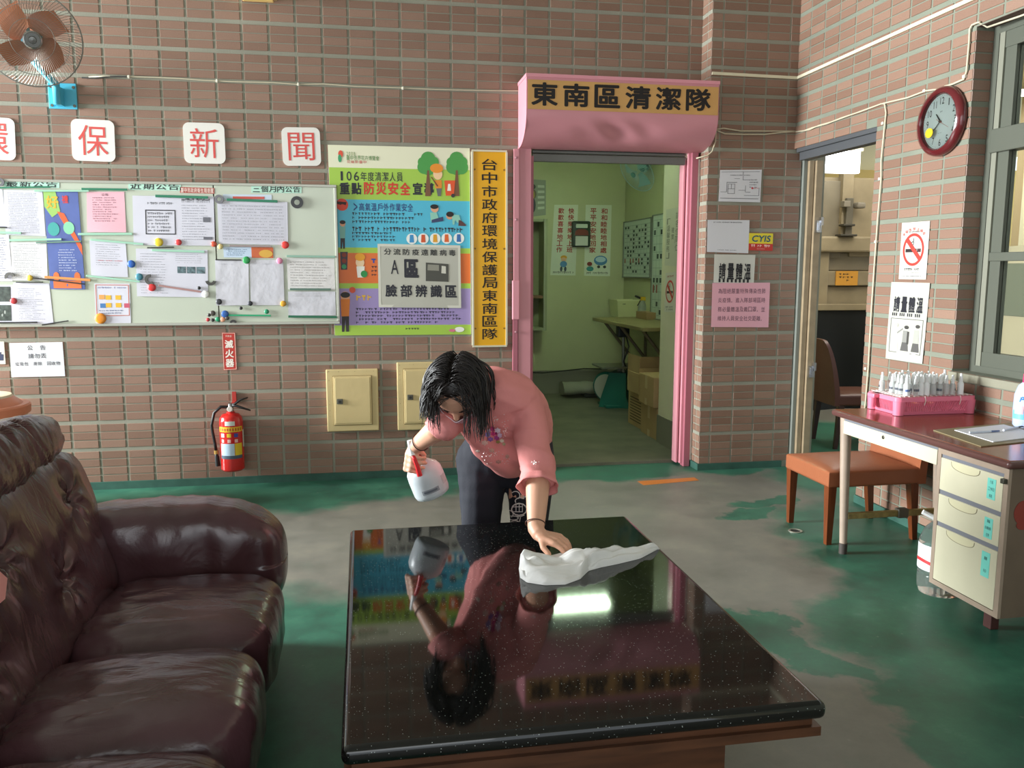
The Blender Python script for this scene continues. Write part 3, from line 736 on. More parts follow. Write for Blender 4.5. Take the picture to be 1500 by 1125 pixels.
# headings
MINT = C('#b9e0cd', .6)
for s_, c4, lab in (('最新公告', ((6, 263), (87, 264), (87, 275.5), (6, 274.5)), 'mint paper strip headed 最新公告, at the upper left of the board'),
                    ('近期公告', ((188, 266), (265, 267.5), (265, 279.5), (188, 278)), 'mint paper strip headed 近期公告, top middle of the board'),
                    ('三個月內公告', ((368, 270.3), (441.8, 271), (441.8, 283), (368, 282.4)), 'mint paper strip headed 三個月內公告, top right of the board')):
    r, P = notice(lab, c4, MINT, .0012, 0, cat='heading strip', name='heading_strip')
    onsheet(BF, P, lambda t: row(t, s_, .02, .08, .98, .92, 0, .012), 'lettering', INK, r)
r, P = notice('small brick-red strip with white lettering above the double white notice', ((263.4, 274), (314, 275.5), (314, 283.8), (263.6, 282.5)), C('#b2584c', .6), .0012, 0, cat='strip label', name='strip_label')
onsheet(BF, P, lambda t: row(t, '臺中市政府衛生局提醒', .02, .1, .98, .9, 0, .01), 'lettering', C('#f0dcd0', .6), r)
# papers, left to right
r, P = notice('narrow white sheet cut off by the left edge, upper row of the board', ((-30, 278), (3.5, 277), (9.5, 332), (-24, 332)))
r, P = notice('tall white list sheet left of the colourful blue poster', ((5, 278), (62, 279), (67, 346), (9, 344)), ph=1); scr(P, BF, r, .1, .05, .9, .95, 24, .035, 3, lenvar=.1, hfrac=.4)
r, P = notice('white sheet below the list, with pale lines of print, left of the blue poster', ((14, 355), (68, 354), (70, 411), (18, 411)), C('#d9d7d6', .55, bump=.5, bscale=12), ph=2); scr(P, BF, r, .08, .05, .92, .95, 20, .03, 4, hfrac=.35)
r, P = notice('white form cut off by the left edge, middle row of the board', ((-20, 344), (13, 344), (18.5, 412), (-14, 412)), ph=3); scr(P, BF, r, .1, .05, .95, .95, 18, .06, 5, hfrac=.5)
r, P = notice('dark photo sheet cut off by the left edge, bottom row of the board', ((-20, 417), (20, 417), (22, 472), (-18, 472)), ph=2)
onsheet(BF, P, lambda t: (quadL(t, .1, .55, .88, .95, 0), quadL(t, .1, .04, .88, .46, 0)), 'photo', mat('dark_photo', '#4a524c', .5, var=.5, vscale=40), r)
onsheet(BF, P, lambda t: [t.disc(.25 + .1 * i, .2 + .07 * (i % 3), .03, .0, .001, 8, .05) for i in range(5)], 'photo_detail', C('#aeb4ae', .5), r, .0018)
r, P = notice('white letter with widely spaced lines under the yellow pin, bottom left of the board', ((19.6, 414), (72, 415), (78.6, 475), (22, 474)), ph=1); scr(P, BF, r, .12, .1, .85, .88, 18, .04, 6, hfrac=.35, lenvar=.4)
# colourful poster
r, P = notice('blue and orange festival poster hanging in a long strip on the board', ((63.5, 281), (114, 280), (125, 424), (74, 423.5)), mat('poster_blue', '#5a6aa6', .5, var=.15, vscale=6), .004, .003, cat='poster', name='poster')
onsheet(BF, P, lambda t: t.add([(0, .85, 0), (0, 1, 0), (.35, 1, 0), (.45, .8, 0), (.2, .74, 0)], [(0, 1, 2, 3, 4)]), 'print_green', C('#9cc46a', .5), r)
onsheet(BF, P, lambda t: t.add([(.35, .8, 0), (.55, .78, 0), (1, .45, 0), (1, .35, 0), (.8, .5, 0), (.45, .72, 0)], [(0, 1, 2, 3, 4, 5)]), 'print_orange', C('#e0673c', .5), r)
onsheet(BF, P, lambda t: t.disc(.22, .62, .17, 0, .0003, 16, .07), 'print_teal', C('#4aa6a0', .5), r)
onsheet(BF, P, lambda t: t.disc(.66, .63, .16, 0, .0003, 16, .065), 'print_mint', C('#8ccfa8', .5), r)
onsheet(BF, P, lambda t: (put(t, '好', .06, .83, .42, .96, .0005, .02)), 'lettering', C('#e8b23a', .5), r)
onsheet(BF, P, lambda t: (put(t, '禮', .52, .88, .7, .96, .0005, .02)), 'lettering', C('#d8453c', .5), r)
scr(P, BF, r, .3, .18, .85, .42, 9, .04, 8, C('#dfe6f2', .5), hfrac=.35)
onsheet(BF, P, lambda t: (t.disc(.2, .13, .09, 0, .0003, 10, .05), t.disc(.8, .13, .09, 0, .0003, 10, .05), quadL(t, .1, .01, .9, .09, 0)), 'print_figures', C('#d9743f', .5), r)
r, P = notice('pink notice sheet between the blue poster and the double white notice', ((127, 281), (182, 281), (185, 340.5), (128, 340)), C('#eab4bf', .6)); scr(P, BF, r, .15, .25, .85, .88, 11, .045, 9, C('#8a6670', .6), hfrac=.45)
onsheet(BF, P, lambda t: row(t, '公告', .38, .9, .58, .96, 0, .01), 'lettering', C('#6a4a52', .6), r)
r, P = notice('white sheet with a red line across its middle, below the pink notice', ((131, 352), (184, 354), (187.6, 406), (134, 405)), ph=1); scr(P, BF, r, .15, .3, .9, .92, 10, .03, 10, hfrac=.3); scr(P, BF, r, .22, .42, .9, .48, 1, .03, 11, C('#d06a72', .6), lenvar=0)
r, P = notice('white sheet with coloured cartoon boxes in an orange border, pinned low on the board', ((138, 415), (190, 415.5), (192, 474), (141, 475)), ph=2)
def frame_draw(t, a, b_, c, d, w_=.02, w2=.015):
    quadL(t, a, b_, c, b_ + w2, 0); quadL(t, a, d - w2, c, d, 0); quadL(t, a, b_ + w2, a + w_, d - w2, 0); quadL(t, c - w_, b_ + w2, c, d - w2, 0)
onsheet(BF, P, lambda t: frame_draw(t, .03, .2, .97, .97), 'print_border', C('#c4684a', .5), r)
scr(P, BF, r, .1, .86, .92, .93, 1, .05, 12, C('#5a6a9a', .5), lenvar=0)
for (u, v, c) in ((.3, .65, '#e2b23a'), (.58, .65, '#e2b23a'), (.3, .46, '#e2b23a'), (.58, .46, '#e2b23a'), (.14, .45, '#4a7ab0'), (.82, .45, '#c0566a'), (.12, .66, '#e0a05a')):
    onsheet(BF, P, lambda t: quadL(t, u, v - .05, u + .16, v + .06, 0), 'print_box', C(c, .5), r)
scr(P, BF, r, .1, .24, .9, .36, 2, .05, 13, C('#5a6a8a', .5))
r, P = notice('double white notice with a black-framed box, middle of the board', ((194, 286.5), (313, 288), (315, 360), (196, 359)), BOARDP, .003, .003)
onsheet(BF, P, lambda t: frame_draw(t, .15, .22, .52, .72, .012, .02), 'print_border', INK, r)
onsheet(BF, P, lambda t: scrib(t, .18, .26, .5, .68, 6, .022, 0, 14, hfrac=.6), 'print', C('#55555a', .6), r)
onsheet(BF, P, lambda t: scrib(t, .18, .82, .5, .88, 1, .018, 0, 15, hfrac=.8, lenvar=0), 'print', C('#55555a', .6), r)
onsheet(BF, P, lambda t: scrib(t, .6, .88, .96, .95, 1, .016, 0, 16, hfrac=1.2, lenvar=0), 'print', INK, r)
scr(P, BF, r, .6, .1, .96, .84, 14, .02, 17, hfrac=.3); onsheet(BF, P, lambda t: (quadL(t, .86, .48, .95, .58, 0), quadL(t, .86, .12, .97, .18, 0)), 'print', C('#6c6c74', .6), r, .002)
r, P = notice('large white sheet with three small photos under the double notice', ((199, 364), (304, 366), (305, 435.5), (201, 434)), BOARDP, .0015, .004, 1); scr(P, BF, r, .06, .05, .45, .92, 16, .02, 18, hfrac=.25); scr(P, BF, r, .55, .7, .95, .92, 5, .02, 19, hfrac=.25)
onsheet(BF, P, lambda t: [quadL(t, .57 + .135 * i, .5, .69 + .135 * i, .64, 0) for i in range(3)], 'photo', mat('photo_print', '#5f7378', .5, var=.7, vscale=50), r)
r, P = notice('small coloured leaflet strip showing above the ruled table sheet', ((326.6, 284.5), (398, 285.5), (398, 293.5), (326.6, 293)), C('#c8d4e2', .5), .001, 0)
onsheet(BF, P, lambda t: quadL(t, .2, .2, .85, .65, 0), 'print', C('#c8594e', .5), r)
r, P = notice('large white ruled table sheet under the heading on the right of the board', ((318, 294), (421, 296), (422, 359), (321, 357)), BOARDP, .003, .003, 2)
onsheet(BF, P, lambda t: [quadL(t, .05, .06 + .0367 * i, .97, .063 + .0367 * i, 0) for i in range(24)] + [quadL(t, .05 + .0242 * i, .06, .0525 + .0242 * i, .94, 0) for i in range(39) if i not in (21, 22)], 'print_grid', C('#c3c2ca', .6), r)
scr(P, BF, r, .06, .08, .96, .92, 12, .024, 20, C('#a5a4ac', .6), hfrac=.35, lenvar=0, fill=.8)
r, P = notice('narrow colourful fruit leaflet below the ruled table sheet', ((327, 361.5), (400, 362.5), (400.5, 378), (328, 377)), C('#c3d3e6', .5), .0015, .0)
onsheet(BF, P, lambda t: (quadL(t, .56, .0, 1, 1, 0)), 'print_orange', C('#c8653c', .5), r); onsheet(BF, P, lambda t: (t.disc(.85, .4, .14, 0, .0003, 14, .38)), 'print_yellow', C('#d9a848', .5), r, .002)
scr(P, BF, r, .06, .15, .5, .85, 4, .03, 21, C('#5f7d96', .6))
r, P = notice('crinkled blank white sheet at the left of a pair, lower right of the board', ((315, 381), (364, 381), (365, 447), (317, 447.5)), CRINK, .005, .003, 0, rip=.0025); scr(P, BF, r, .1, .88, .9, .94, 1, .03, 22, C('#bdbcc6', .6), hfrac=.3)
r, P = notice('crinkled blank white sheet at the right of a pair, beside the two stacked sheets', ((366, 380.5), (415, 381), (416.7, 447), (367.5, 447)), CRINK, .005, .003, 2, rip=.0025); scr(P, BF, r, .1, .88, .9, .94, 1, .03, 23, C('#bdbcc6', .6), hfrac=.3)
r, P = notice('white sheet with dense print at the right end of the board', ((420, 378), (490, 379), (491, 425), (422, 424)), C('#dcd8d6', .5, bump=.6, bscale=14), .0015, .002); scr(P, BF, r, .06, .08, .95, .92, 10, .03, 24, C('#a5a09e', .6), hfrac=.4)
r, P = notice('white curled sheet below the densely printed one at the right end of the board', ((422, 427), (491, 427), (492, 462), (422.5, 462)), CRINK, .004, .004, rip=.002); scr(P, BF, r, .1, .78, .9, .93, 2, .03, 25, C('#b5b2b6', .6), hfrac=.4)

# magnetic strips: (x1,y1,x2,y2,thickness px,colour,label)
DG, PG, BK, GG = '#2f7a5c', '#9fcbb2', '#2d2c2a', '#6f8f80'
STR = [(-8, 275.3, 74, 274, 2, DG, 'dark green magnetic strip under the heading 最新公告'), (51, 279.7, 131, 279.9, 2.2, PG, 'pale green magnetic strip over the top of the blue festival poster'),
 (120, 277, 187, 278, 2.8, DG, 'dark green magnetic strip over the top of the pink notice'), (115.5, 343, 194.5, 342.6, 3, PG, 'pale green magnetic strip at the foot of the pink notice'),
 (-8, 340.4, 32, 341.6, 2.8, PG, 'pale green magnetic strip running in from the left edge, middle of the board'), (14, 352, 91, 350.6, 2.8, PG, 'pale green magnetic strip over the white sheet left of the poster'),
 (53.6, 355.6, 120, 353.6, 2, GG, 'thin grey-green magnetic strip across the middle of the blue poster'), (133.5, 351, 210.7, 357.8, 2.6, PG, 'slanting pale green magnetic strip above the sheet with the red line'),
 (228, 287.2, 305, 289.5, 3.4, DG, 'dark green magnetic strip at the top of the double white notice'), (216, 363, 255.5, 362.2, 1.6, BK, 'short black magnetic strip just under the double white notice'),
 (223, 366.4, 300, 368.8, 3, PG, 'pale green magnetic strip over the sheet with three photos'), (66, 405.8, 133, 410.2, 3.4, '#dd9352', 'orange magnetic strip across the foot of the blue poster'),
 (47, 406.8, 125, 416.2, 1.5, BK, 'long thin black stick slanting under the orange strip'), (24, 413.3, 64, 413.3, 1.4, BK, 'short black strip at the top of the letter, bottom left of the board'),
 (127, 403.8, 205.6, 412.6, 2.4, PG, 'slanting pale green strip above the cartoon sheet'), (233, 418.2, 294.6, 427.4, 2.6, '#a8807c', 'dull red striped strip slanting across the sheet with three photos'),
 (-6, 472.8, 55.5, 472, 2, BK, 'black strip at the lower left rim of the board'), (62, 475.8, 101, 469.8, 1.7, BK, 'black strip slanting up at the lower rim of the board'),
 (332.4, 292.6, 406.8, 295.2, 3.4, DG, 'dark green strip at the top of the ruled table sheet'), (336.5, 360, 398, 361, 2.6, '#9a8a88', 'greyish pink strip at the foot of the ruled table sheet'),
 (316, 380.5, 353.6, 380.9, 1.6, BK, 'short black strip at the top of the left crinkled sheet'), (420, 375.2, 491, 376.2, 2.8, '#8fb4a2', 'grey-green strip at the top of the densely printed sheet'),
 (424.8, 423.7, 484.4, 423.9, 3, '#5f7a6c', 'dark grey-green strip between the two sheets at the right end'), (335, 461.6, 397, 462.2, 2.4, '#2fa070', 'bright green strip low on the board under the crinkled sheets'),
 (422.5, 463.5, 493.6, 464.4, 3.2, '#2a6b4e', 'dark green strip at the lower right corner of the board'), (-8, 332.8, 11, 333.4, 1.6, BK, 'black strip end cut off at the left edge of the board')]
for (a, b_, c, d, t_, col, lab) in STR:
    p, q = V(BF.uv(a, b_) + (0,)), V(BF.uv(c, d) + (0,)); L_ = (q - p).length; ang = math.atan2(q.y - p.y, q.x - p.x); m_ = (p + q) / 2
    f = BF.at(m_.x, m_.y, .0068).rot(ang); hh = t_ * .00242
    mb = MB(f); mb.box((-L_ / 2, -hh, 0), (L_ / 2, hh, .006), .0012); mb.solo('magnetic_strip', C(col, .45), lab, 'magnet strip', f)
# round magnets
MAG = [(233, 354.8, 5.8, '#dcc235', 'yellow round magnet at the foot of the double white notice'), (262, 355, 4.2, '#cf3f3f', 'red round magnet at the foot of the double white notice'),
 (313.5, 357.5, 4, '#c9543c', 'orange-red round magnet on the seam of the board'), (193, 386.7, 5.2, '#2d5fae', 'blue round magnet beside the sheet with the red line'),
 (204.5, 405.6, 5, '#3f7d8e', 'teal round magnet at the end of the slanting pale strip'), (223, 420.9, 5.4, '#cc3434', 'large red round magnet on the sheet with three photos'),
 (301.5, 430.8, 5.2, '#dfdfdb', 'white round magnet at the corner of the sheet with three photos'), (292, 421.8, 2.4, '#2b2b2b', 'tiny black magnet above the end of the dull red strip'),
 (20.8, 440.7, 4.3, '#b83a3c', 'dark red round magnet beside the photo sheet, lower left'), (44.4, 407, 4, '#e2c04a', 'pale yellow round magnet at the start of the thin black stick'),
 (147.9, 466.4, 7.4, '#df8a26', 'large orange magnet on the corner of the cartoon sheet'), (312, 458.7, 3.8, '#4a443e', 'dark grey magnet above the cluster at the lower rim'),
 (306.8, 461.3, 2.4, '#33302e', 'tiny black magnet left of the dark grey one, lower rim'), (305, 468.2, 2.7, '#b5373c', 'small red magnet in the cluster at the lower rim'),
 (312, 468.7, 2.4, '#2f2b2b', 'tiny black magnet between the red and green ones, lower rim'), (361.3, 381, 5.2, '#2f9350', 'green round magnet on the gap between the crinkled sheets'),
 (409.6, 382, 4.4, '#e58fb0', 'pink round magnet at the top of the right crinkled sheet'), (418, 358.9, 5.3, '#d63c38', 'bright red magnet at the corner of the ruled table sheet'),
 (323, 361.2, 3.8, '#d9c68a', 'pale yellow magnet below the ruled table sheet'), (321, 442, 4.2, '#3a3a3e', 'black round magnet on the left crinkled sheet'),
 (366.8, 444.4, 3.4, '#33333a', 'black round magnet between the feet of the crinkled sheets'), (414.9, 444.8, 4.2, '#d9a035', 'amber round magnet on the corner of the right crinkled sheet'),
 (353.2, 451.3, 2.5, '#2f2f2f', 'tiny black magnet below the left crinkled sheet'), (390.8, 456.4, 3.4, '#2a8a62', 'green magnet above the bright green strip'),
 (330, 460, 5.2, '#2f5a9c', 'blue magnet at the left end of the bright green strip'), (319.2, 467.5, 3.4, '#2f9468', 'green magnet in the cluster at the lower rim'),
 (326.6, 467.7, 3.6, '#e2a283', 'peach magnet in the cluster at the lower rim'), (333, 466, 2.8, '#4b4640', 'dark magnet just below the blue one, lower rim')]
for (a, b_, r_, col, lab) in MAG:
    x, y = BF.uv(a, b_); f = BF.at(x, y, .0066); R2 = r_ * .00475
    mb = MB(f); mb.lathe([(R2, 0), (R2, .005), (R2 * .9, .008), (R2 * .55, .010), (0, .0105)], (0, 0, 0), 16); mb.solo('magnet', C(col, .4), lab, 'magnet', f, smooth=50)
for (a, b_, r_, a0, a1, col, lab) in ((435.2, 296.5, 8.6, 0, 2 * PI, '#3d3d3f', 'large dark ring magnet on the bare right part of the board'), (321.3, 292, 6.2, 0, 2 * PI, '#77757a', 'grey ring magnet at the left of the ruled table sheet'),
   (1, 267, 5.4, 0, 2 * PI, '#6e6c70', 'grey ring magnet at the far upper left of the board'), (15.5, 406, 6.6, .3, 3.5, '#6a6864', 'broken half ring magnet above the letter, lower left'),
   (220.7, 409.5, 7.4, 1.4, 5.4, '#55534f', 'broken ring magnet beside the teal magnet'), (309, 410.5, 7.4, 3.3, 6.1, '#45433f', 'broken ring magnet at the seam of the board'), (342, 473.5, 5, .2, 2.9, '#3c3a38', 'half ring magnet stuck at the lower rim of the board')):
    x, y = BF.uv(a, b_); f = BF.at(x, y, .0066); R2 = r_ * .00475
    mb = MB(f); mb.ring(0, 0, R2, R2 * .45, 0, .008, 28, a0=a0, a1=a1); mb.solo('ring_magnet', C(col, .45), lab, 'magnet', f, smooth=50)

# ------------------------------------------------------------------ large safety poster, paper sign, yellow name board
def posq(mb, pts, z=.0):
    mb.add([(p[0], p[1], z) for p in pts], [tuple(range(len(pts)))])
def PX(px, py):                       # zoomed-view pixel of the poster -> unit coordinates on it
    x, y = 470 + px / 3.516, 200 + py / 3.516
    v = 1 - (y - 212 - (x - 480) * .02) / (490 - 213.5); l = 480 + (1 - v) * 10; rr = 688 + (1 - v) * 2.4
    return ((x - l) / (rr - l), v)
r, P = sheet(BACK, 'safety_poster', 'large green, blue, orange and purple safety poster between notice board and yellow sign', 'poster',
             ((480, 212), (688, 217), (690.4, 489), (490, 490.5)), mat('poster_cream', '#e4e2c4', .4), .004, .0)
def pdraw(nm, m, fn, dz=.0012): return onsheet(BACK, P, fn, nm, m, r, dz)
def bandq(t, ya, yb): posq(t, [(0.003, PX(60, yb)[1]), (.997, PX(60, yb)[1]), (.997, PX(60, ya)[1]), (.003, PX(60, ya)[1])])
LIME = C('#a3c64a', .4); CY = C('#4fb6d2', .4); OR = C('#e0702c', .4); PU = C('#9d8bbd', .4); DK = C('#2b2b33', .5)
pdraw('print_green', LIME, lambda t: (bandq(t, 155, 315), bandq(t, 560, 588), bandq(t, 745, 772), bandq(t, 965, 1018)))
pdraw('print_cyan', CY, lambda t: bandq(t, 315, 560)); pdraw('print_orange', OR, lambda t: bandq(t, 588, 745)); pdraw('print_purple', PU, lambda t: bandq(t, 772, 965))
def prow(nm, s, x0, y0, x1, y1, m, bold=.01, dz=.002):
    a, b_ = PX(x0, y1), PX(x1, y0)
    return pdraw(nm, m, lambda t: row(t, s, a[0], a[1], b_[0], b_[1], 0, bold), dz)
prow('lettering', '2018', 128, 78, 175, 96, C('#8a9a6a', .5)); prow('lettering', '臺中世界花卉博覽會', 128, 98, 296, 118, C('#6f8f5a', .5)); prow('lettering', '花繪新臺中', 130, 121, 232, 134, C('#c9766a', .5))
prow('lettering', '106年度清潔人員', 88, 181, 418, 221, DK, .008)
prow('lettering', '重點', 92, 232, 208, 290, DK, .03); prow('lettering', '防災安全', 214, 232, 458, 292, C('#cf3d2c', .5), .03); prow('lettering', '宣導', 464, 234, 582, 294, DK, .03)
prow('lettering', '>高氣溫戶外作業安全', 160, 340, 470, 374, C('#2c3f78', .5), .012)
def pscr(x0, y0, x1, y1, rows, cw, seed, m=DK, **k):
    a, b_ = PX(x0, y1), PX(x1, y0); pdraw('print', m, lambda t: scrib(t, a[0], a[1], b_[0], b_[1], rows, cw, 0, seed, **k), .002)
pscr(160, 386, 540, 440, 3, .022, 31, hfrac=.62); pscr(160, 460, 735, 484, 1, .022, 32, hfrac=.62, lenvar=0); pscr(160, 484, 412, 532, 3, .022, 33, hfrac=.62)
pscr(180, 885, 735, 962, 5, .022, 34, hfrac=.6); pscr(258, 655, 292, 715, 3, .02, 35); pscr(390, 986, 512, 1000, 1, .02, 36, lenvar=0); pscr(256, 620, 292, 645, 1, .04, 37, C('#3b4fa0', .5), lenvar=0, hfrac=.9)
pscr(180, 810, 292, 838, 1, .04, 38, C('#e0b040', .5), lenvar=0, hfrac=.9)
def pell(nm, x, y, rx, ry, col, dz=.0024, n=20):
    c = PX(x, y); ux = rx / 3.516 / 205; uy = ry / 3.516 / 277
    pdraw(nm, C(col, .5), lambda t: posq(t, [(c[0] + ux * math.cos(2 * PI * i / n), c[1] + uy * math.sin(2 * PI * i / n)) for i in range(n)]), dz)
def ppoly(nm, pts, col, dz=.0024):
    pdraw(nm, C(col, .5), lambda t: posq(t, [PX(*p) for p in pts][::-1]), dz)
for cx_ in (548, 698):
    ppoly('print_trunk', [(cx_ - 16, 302), (cx_ - 5, 170), (cx_ + 5, 170), (cx_ + 14, 302)], '#7a5238')
    for dx, dy, rr_ in ((-22, 20, 34), (24, 20, 36), (0, -22, 38), (-28, -6, 26), (30, -8, 26), (0, 20, 40)): pell('print_tree', cx_ + dx, 135 + dy, rr_, rr_, '#4d9a4a', .0022)
pell('print_leaf', 100, 88, 12, 18, '#d9543c'); pell('print_leaf', 96, 110, 9, 20, '#3f9a6a')
pell('print_head', 598, 190, 24, 28, '#f0c89a', .003); pell('print_helmet', 592, 160, 34, 24, '#e8902c', .0034); ppoly('print_body', [(582, 220), (618, 220), (620, 262), (584, 262)], '#e08a30', .003)
ppoly('print_legs', [(590, 262), (618, 262), (614, 302), (598, 302)], '#6a6a68', .003); ppoly('print_cart', [(632, 222), (690, 222), (682, 300), (640, 300)], '#e2582c', .0034); pell('print_wheel', 678, 300, 10, 10, '#3a3a3a', .0038)
ppoly('print_cart_mark', [(652, 240), (664, 240), (668, 275), (648, 275)], '#f4e9dc', .0038); ppoly('print_broom', [(562, 205), (568, 203), (600, 250), (595, 254)], '#7a4a2a', .0038)
pell('print_sun', 107, 343, 31, 31, '#d84a34', .003); ppoly('print_glasses', [(80, 326), (130, 330), (126, 346), (108, 340), (100, 344), (84, 340)], '#3a1f1a', .0034)
for (hx, hy, col, bh) in ((110, 440, '#7fb3a8', 60), (124, 815, '#e07f2e', 90)):
    pell('print_head', hx, hy, 14 if bh < 80 else 24, 15 if bh < 80 else 26, '#e0a07a', .003); pell('print_hair', hx, hy - 8, 15 if bh < 80 else 24, 10 if bh < 80 else 15, '#2a2422', .0034)
    w_ = 15 if bh < 80 else 24; ppoly('print_body', [(hx - w_, hy + 14), (hx + w_, hy + 14), (hx + w_ * .8, hy + 14 + bh), (hx - w_ * .8, hy + 14 + bh)], col, .003)
    ppoly('print_legs', [(hx - w_ * .7, hy + 14 + bh), (hx + w_ * .8, hy + 14 + bh), (hx + w_ * .8, hy + 14 + bh * 1.9), (hx + w_ * .2, hy + 14 + bh * 1.9), (hx + .05 * w_, hy + 30 + bh), (hx - w_ * .2, hy + 14 + bh * 1.9), (hx - w_ * .7, hy + 14 + bh * 1.9)], '#3a3434', .003)
pell('print_head', 582, 366, 20, 20, '#e0a684', .003); pell('print_hair', 580, 356, 21, 12, '#241f1e', .0034); ppoly('print_body', [(558, 386), (592, 386), (606, 428), (562, 432)], '#8fc9b6', .003); ppoly('print_legs', [(566, 424), (625, 408), (628, 430), (566, 440)], '#3a4468', .003)
pell('print_head', 660, 405, 18, 18, '#d99a78', .003); pell('print_hair', 662, 396, 20, 14, '#241f1e', .0034); ppoly('print_body', [(672, 398), (710, 400), (722, 440), (700, 440), (690, 425), (684, 450), (676, 450)], '#8fc9b6', .003); ppoly('print_legs', [(708, 425), (722, 430), (748, 452), (744, 458), (706, 456)], '#5a3a3a', .003)
for i, (cx_, col) in enumerate(((463, '#3f8fc4'), (523, '#d0562e'), (585, '#e0a02c'), (645, '#e0662c'), (709, '#3f6fb0'))):
    pell('print_disc', cx_, 521, 28, 28, '#eef0ea', .0026); ppoly('print_icon', [(cx_ - 10, 500), (cx_ + 8, 500), (cx_ + 12, 540), (cx_ - 12, 540)], col, .003)
for i, col in enumerate(('#8a3a2a', '#8a3a2a', '#3f9a6a')):
    if i == 0: ppoly('print_signal', [(98, 584), (136, 584), (134, 676), (102, 676)], '#4a4248', .0026)
    pell('print_signal_lamp', 118, 600 + 30 * i, 12, 12, col, .003)
pell('print_head', 198, 640, 22, 26, '#f0d0a8', .003); pell('print_helmet', 198, 612, 26, 20, '#e8a02c', .0034); ppoly('print_body', [(180, 660), (222, 660), (218, 718), (186, 718)], '#f0eee4', .003); pell('print_badge', 219, 700, 17, 18, '#2f8f4a', .0036)
pell('print_flower', 160, 782, 16, 16, '#d8573c', .0026); pell('print_flower', 712, 1004, 26, 14, '#f0eee6', .0026); pell('print_flower', 674, 1008, 18, 8, '#d87a8a', .003)

r, P = sheet(BACK, 'zone_notice', 'grey paper notice A區 臉部辨識區 taped over the safety poster', 'notice', ((553, 357), (674.2, 359.5), (675.5, 451.2), (554.8, 450)), mat('grey_print_paper', '#b9b7aa', .45, bump=.4, bscale=9), .0085, .004)
def zx(x, y): return ((470 + x / 3.516 - 553) / 121.6, 1 - (200 + y / 3.516 - 357.8) / 92.6)
def zrow(s, x0, y0, x1, y1, m=DK, bold=.02):
    a, b_ = zx(x0, y1), zx(x1, y0); onsheet(BACK, P, lambda t: row(t, s, a[0], a[1], b_[0], b_[1], 0, bold, fill=.78), 'lettering', m, r)
onsheet(BACK, P, lambda t: frame_draw(t, 0, 0, 1, 1, .03, .04), 'print_border', C('#d4d2c4', .5), r)
zrow('分流防疫遠離病毒', 318, 578, 700, 610, C('#3a3a38', .5)); zrow('A', 346, 636, 408, 708, bold=.01); zrow('區', 415, 630, 512, 726, bold=.04); zrow('臉部辨識區', 318, 762, 706, 826, bold=.03)
onsheet(BACK, P, lambda t: posq(t, [zx(*p) for p in ((536, 742), (654, 744), (656, 652), (538, 646))]), 'print_device', C('#4e4d46', .5), r, .002)
onsheet(BACK, P, lambda t: posq(t, [zx(*p) for p in ((546, 686), (606, 688), (606, 658), (548, 656))]), 'print_screen', C('#8f8d80', .5), r, .0026)
onsheet(BACK, P, lambda t: posq(t, [zx(*p) for p in ((618, 700), (642, 702), (642, 664), (620, 662))]), 'print_reader', C('#cfccbe', .5), r, .0026)

YF = [BACK.uv(*p, .02) for p in ((688.6, 216), (743, 218), (741, 506), (690.5, 506))]
x0, x1, z0, z1 = .783, 1.032, .946, 2.325
ys = thing('yellow_name_board', 'tall yellow vertical sign board with black characters, left of the pink doorway', 'sign', BACK.at((x0 + x1) / 2, z0))
mb = MB(BACK); mb.box((x0, z0, 0), (x1, z1, .022), .002); mb.build('board_panel', mat('yellow_enamel', '#e8ab0e', .35, var=.04), ys)
FRM = C('#d8d2b8', .4, metal=.2)
for a, b_ in (((x0 - .004, z0 + .0082, 0), (x0 + .009, z1 - .0082, .028)), ((x1 - .009, z0 + .0082, 0), (x1 + .004, z1 - .0082, .028)), ((x0, z0 - .004, 0), (x1, z0 + .008, .028)), ((x0, z1 - .008, 0), (x1, z1 + .004, .028))):
    mb = MB(BACK); mb.box(a, b_); mb.build('frame', FRM, ys)
mb = MB(BACK); colm(mb, '台中市政府環境保護局東南區隊', (x0 + x1) / 2 - .055, z1 - .05, (x0 + x1) / 2 + .055, z0 + .045, .0235, .012, fill=.86); mb.build('lettering', C('#1a1713', .5), ys)
for sx_, sy_ in ((x0 + .02, z1 - .13), (x1 - .02, z1 - .13), (x0 + .02, z1 - .68), (x1 - .02, z1 - .68), (x0 + .02, z0 + .13), (x1 - .02, z0 + .13)):
    mb = MB(BACK); mb.lathe([(.007, .022), (.006, .026), (0, .027)], (sx_, sy_, 0), 10); mb.build('screw', C('#8a6414', .4), ys)

# white taped notice, edge sign, extinguisher sign
r, P = sheet(BACK, 'notice_sheet', 'white laminated 公告 notice taped to the bricks under the notice board', 'notice', ((13.5, 502.5), (91.5, 501), (95.5, 551), (17, 552.5)), mat('laminated_paper', '#dcdde0', .3, bump=.3, bscale=6), .002, .002)
for s_, a in (('公 告', (.32, .78, .68, .92)), ('請勿丟', (.33, .54, .68, .68)), ('垃圾包 廚餘 回收物', (.08, .33, .93, .44))):
    onsheet(BACK, P, lambda t: row(t, s_, *a, 0, .012), 'lettering', C('#55565c', .5), r)
x, y = BACK.uv(0, 517); f = BACK.at(x, y)
mb = MB(f); mb.rbox((-.10, -.075, 0), (.033, .075, .006), .003)
r = thing('small_white_sign', 'small rounded white sign cut off at the left edge under the board', 'sign', f); mb.build('sign_plate', C('#e0dccf', .5), r)
mb = MB(f); mb.add([(-.05, -.05, .0066), (.02, -.05, .0066), (.024, -.01, .0066), (.008, -.006, .0066), (.012, .006, .0066), (-.05, .0, .0066)], [(0, 1, 2, 3, 4, 5)]); mb.build('symbol', C('#3c4560', .5), r)
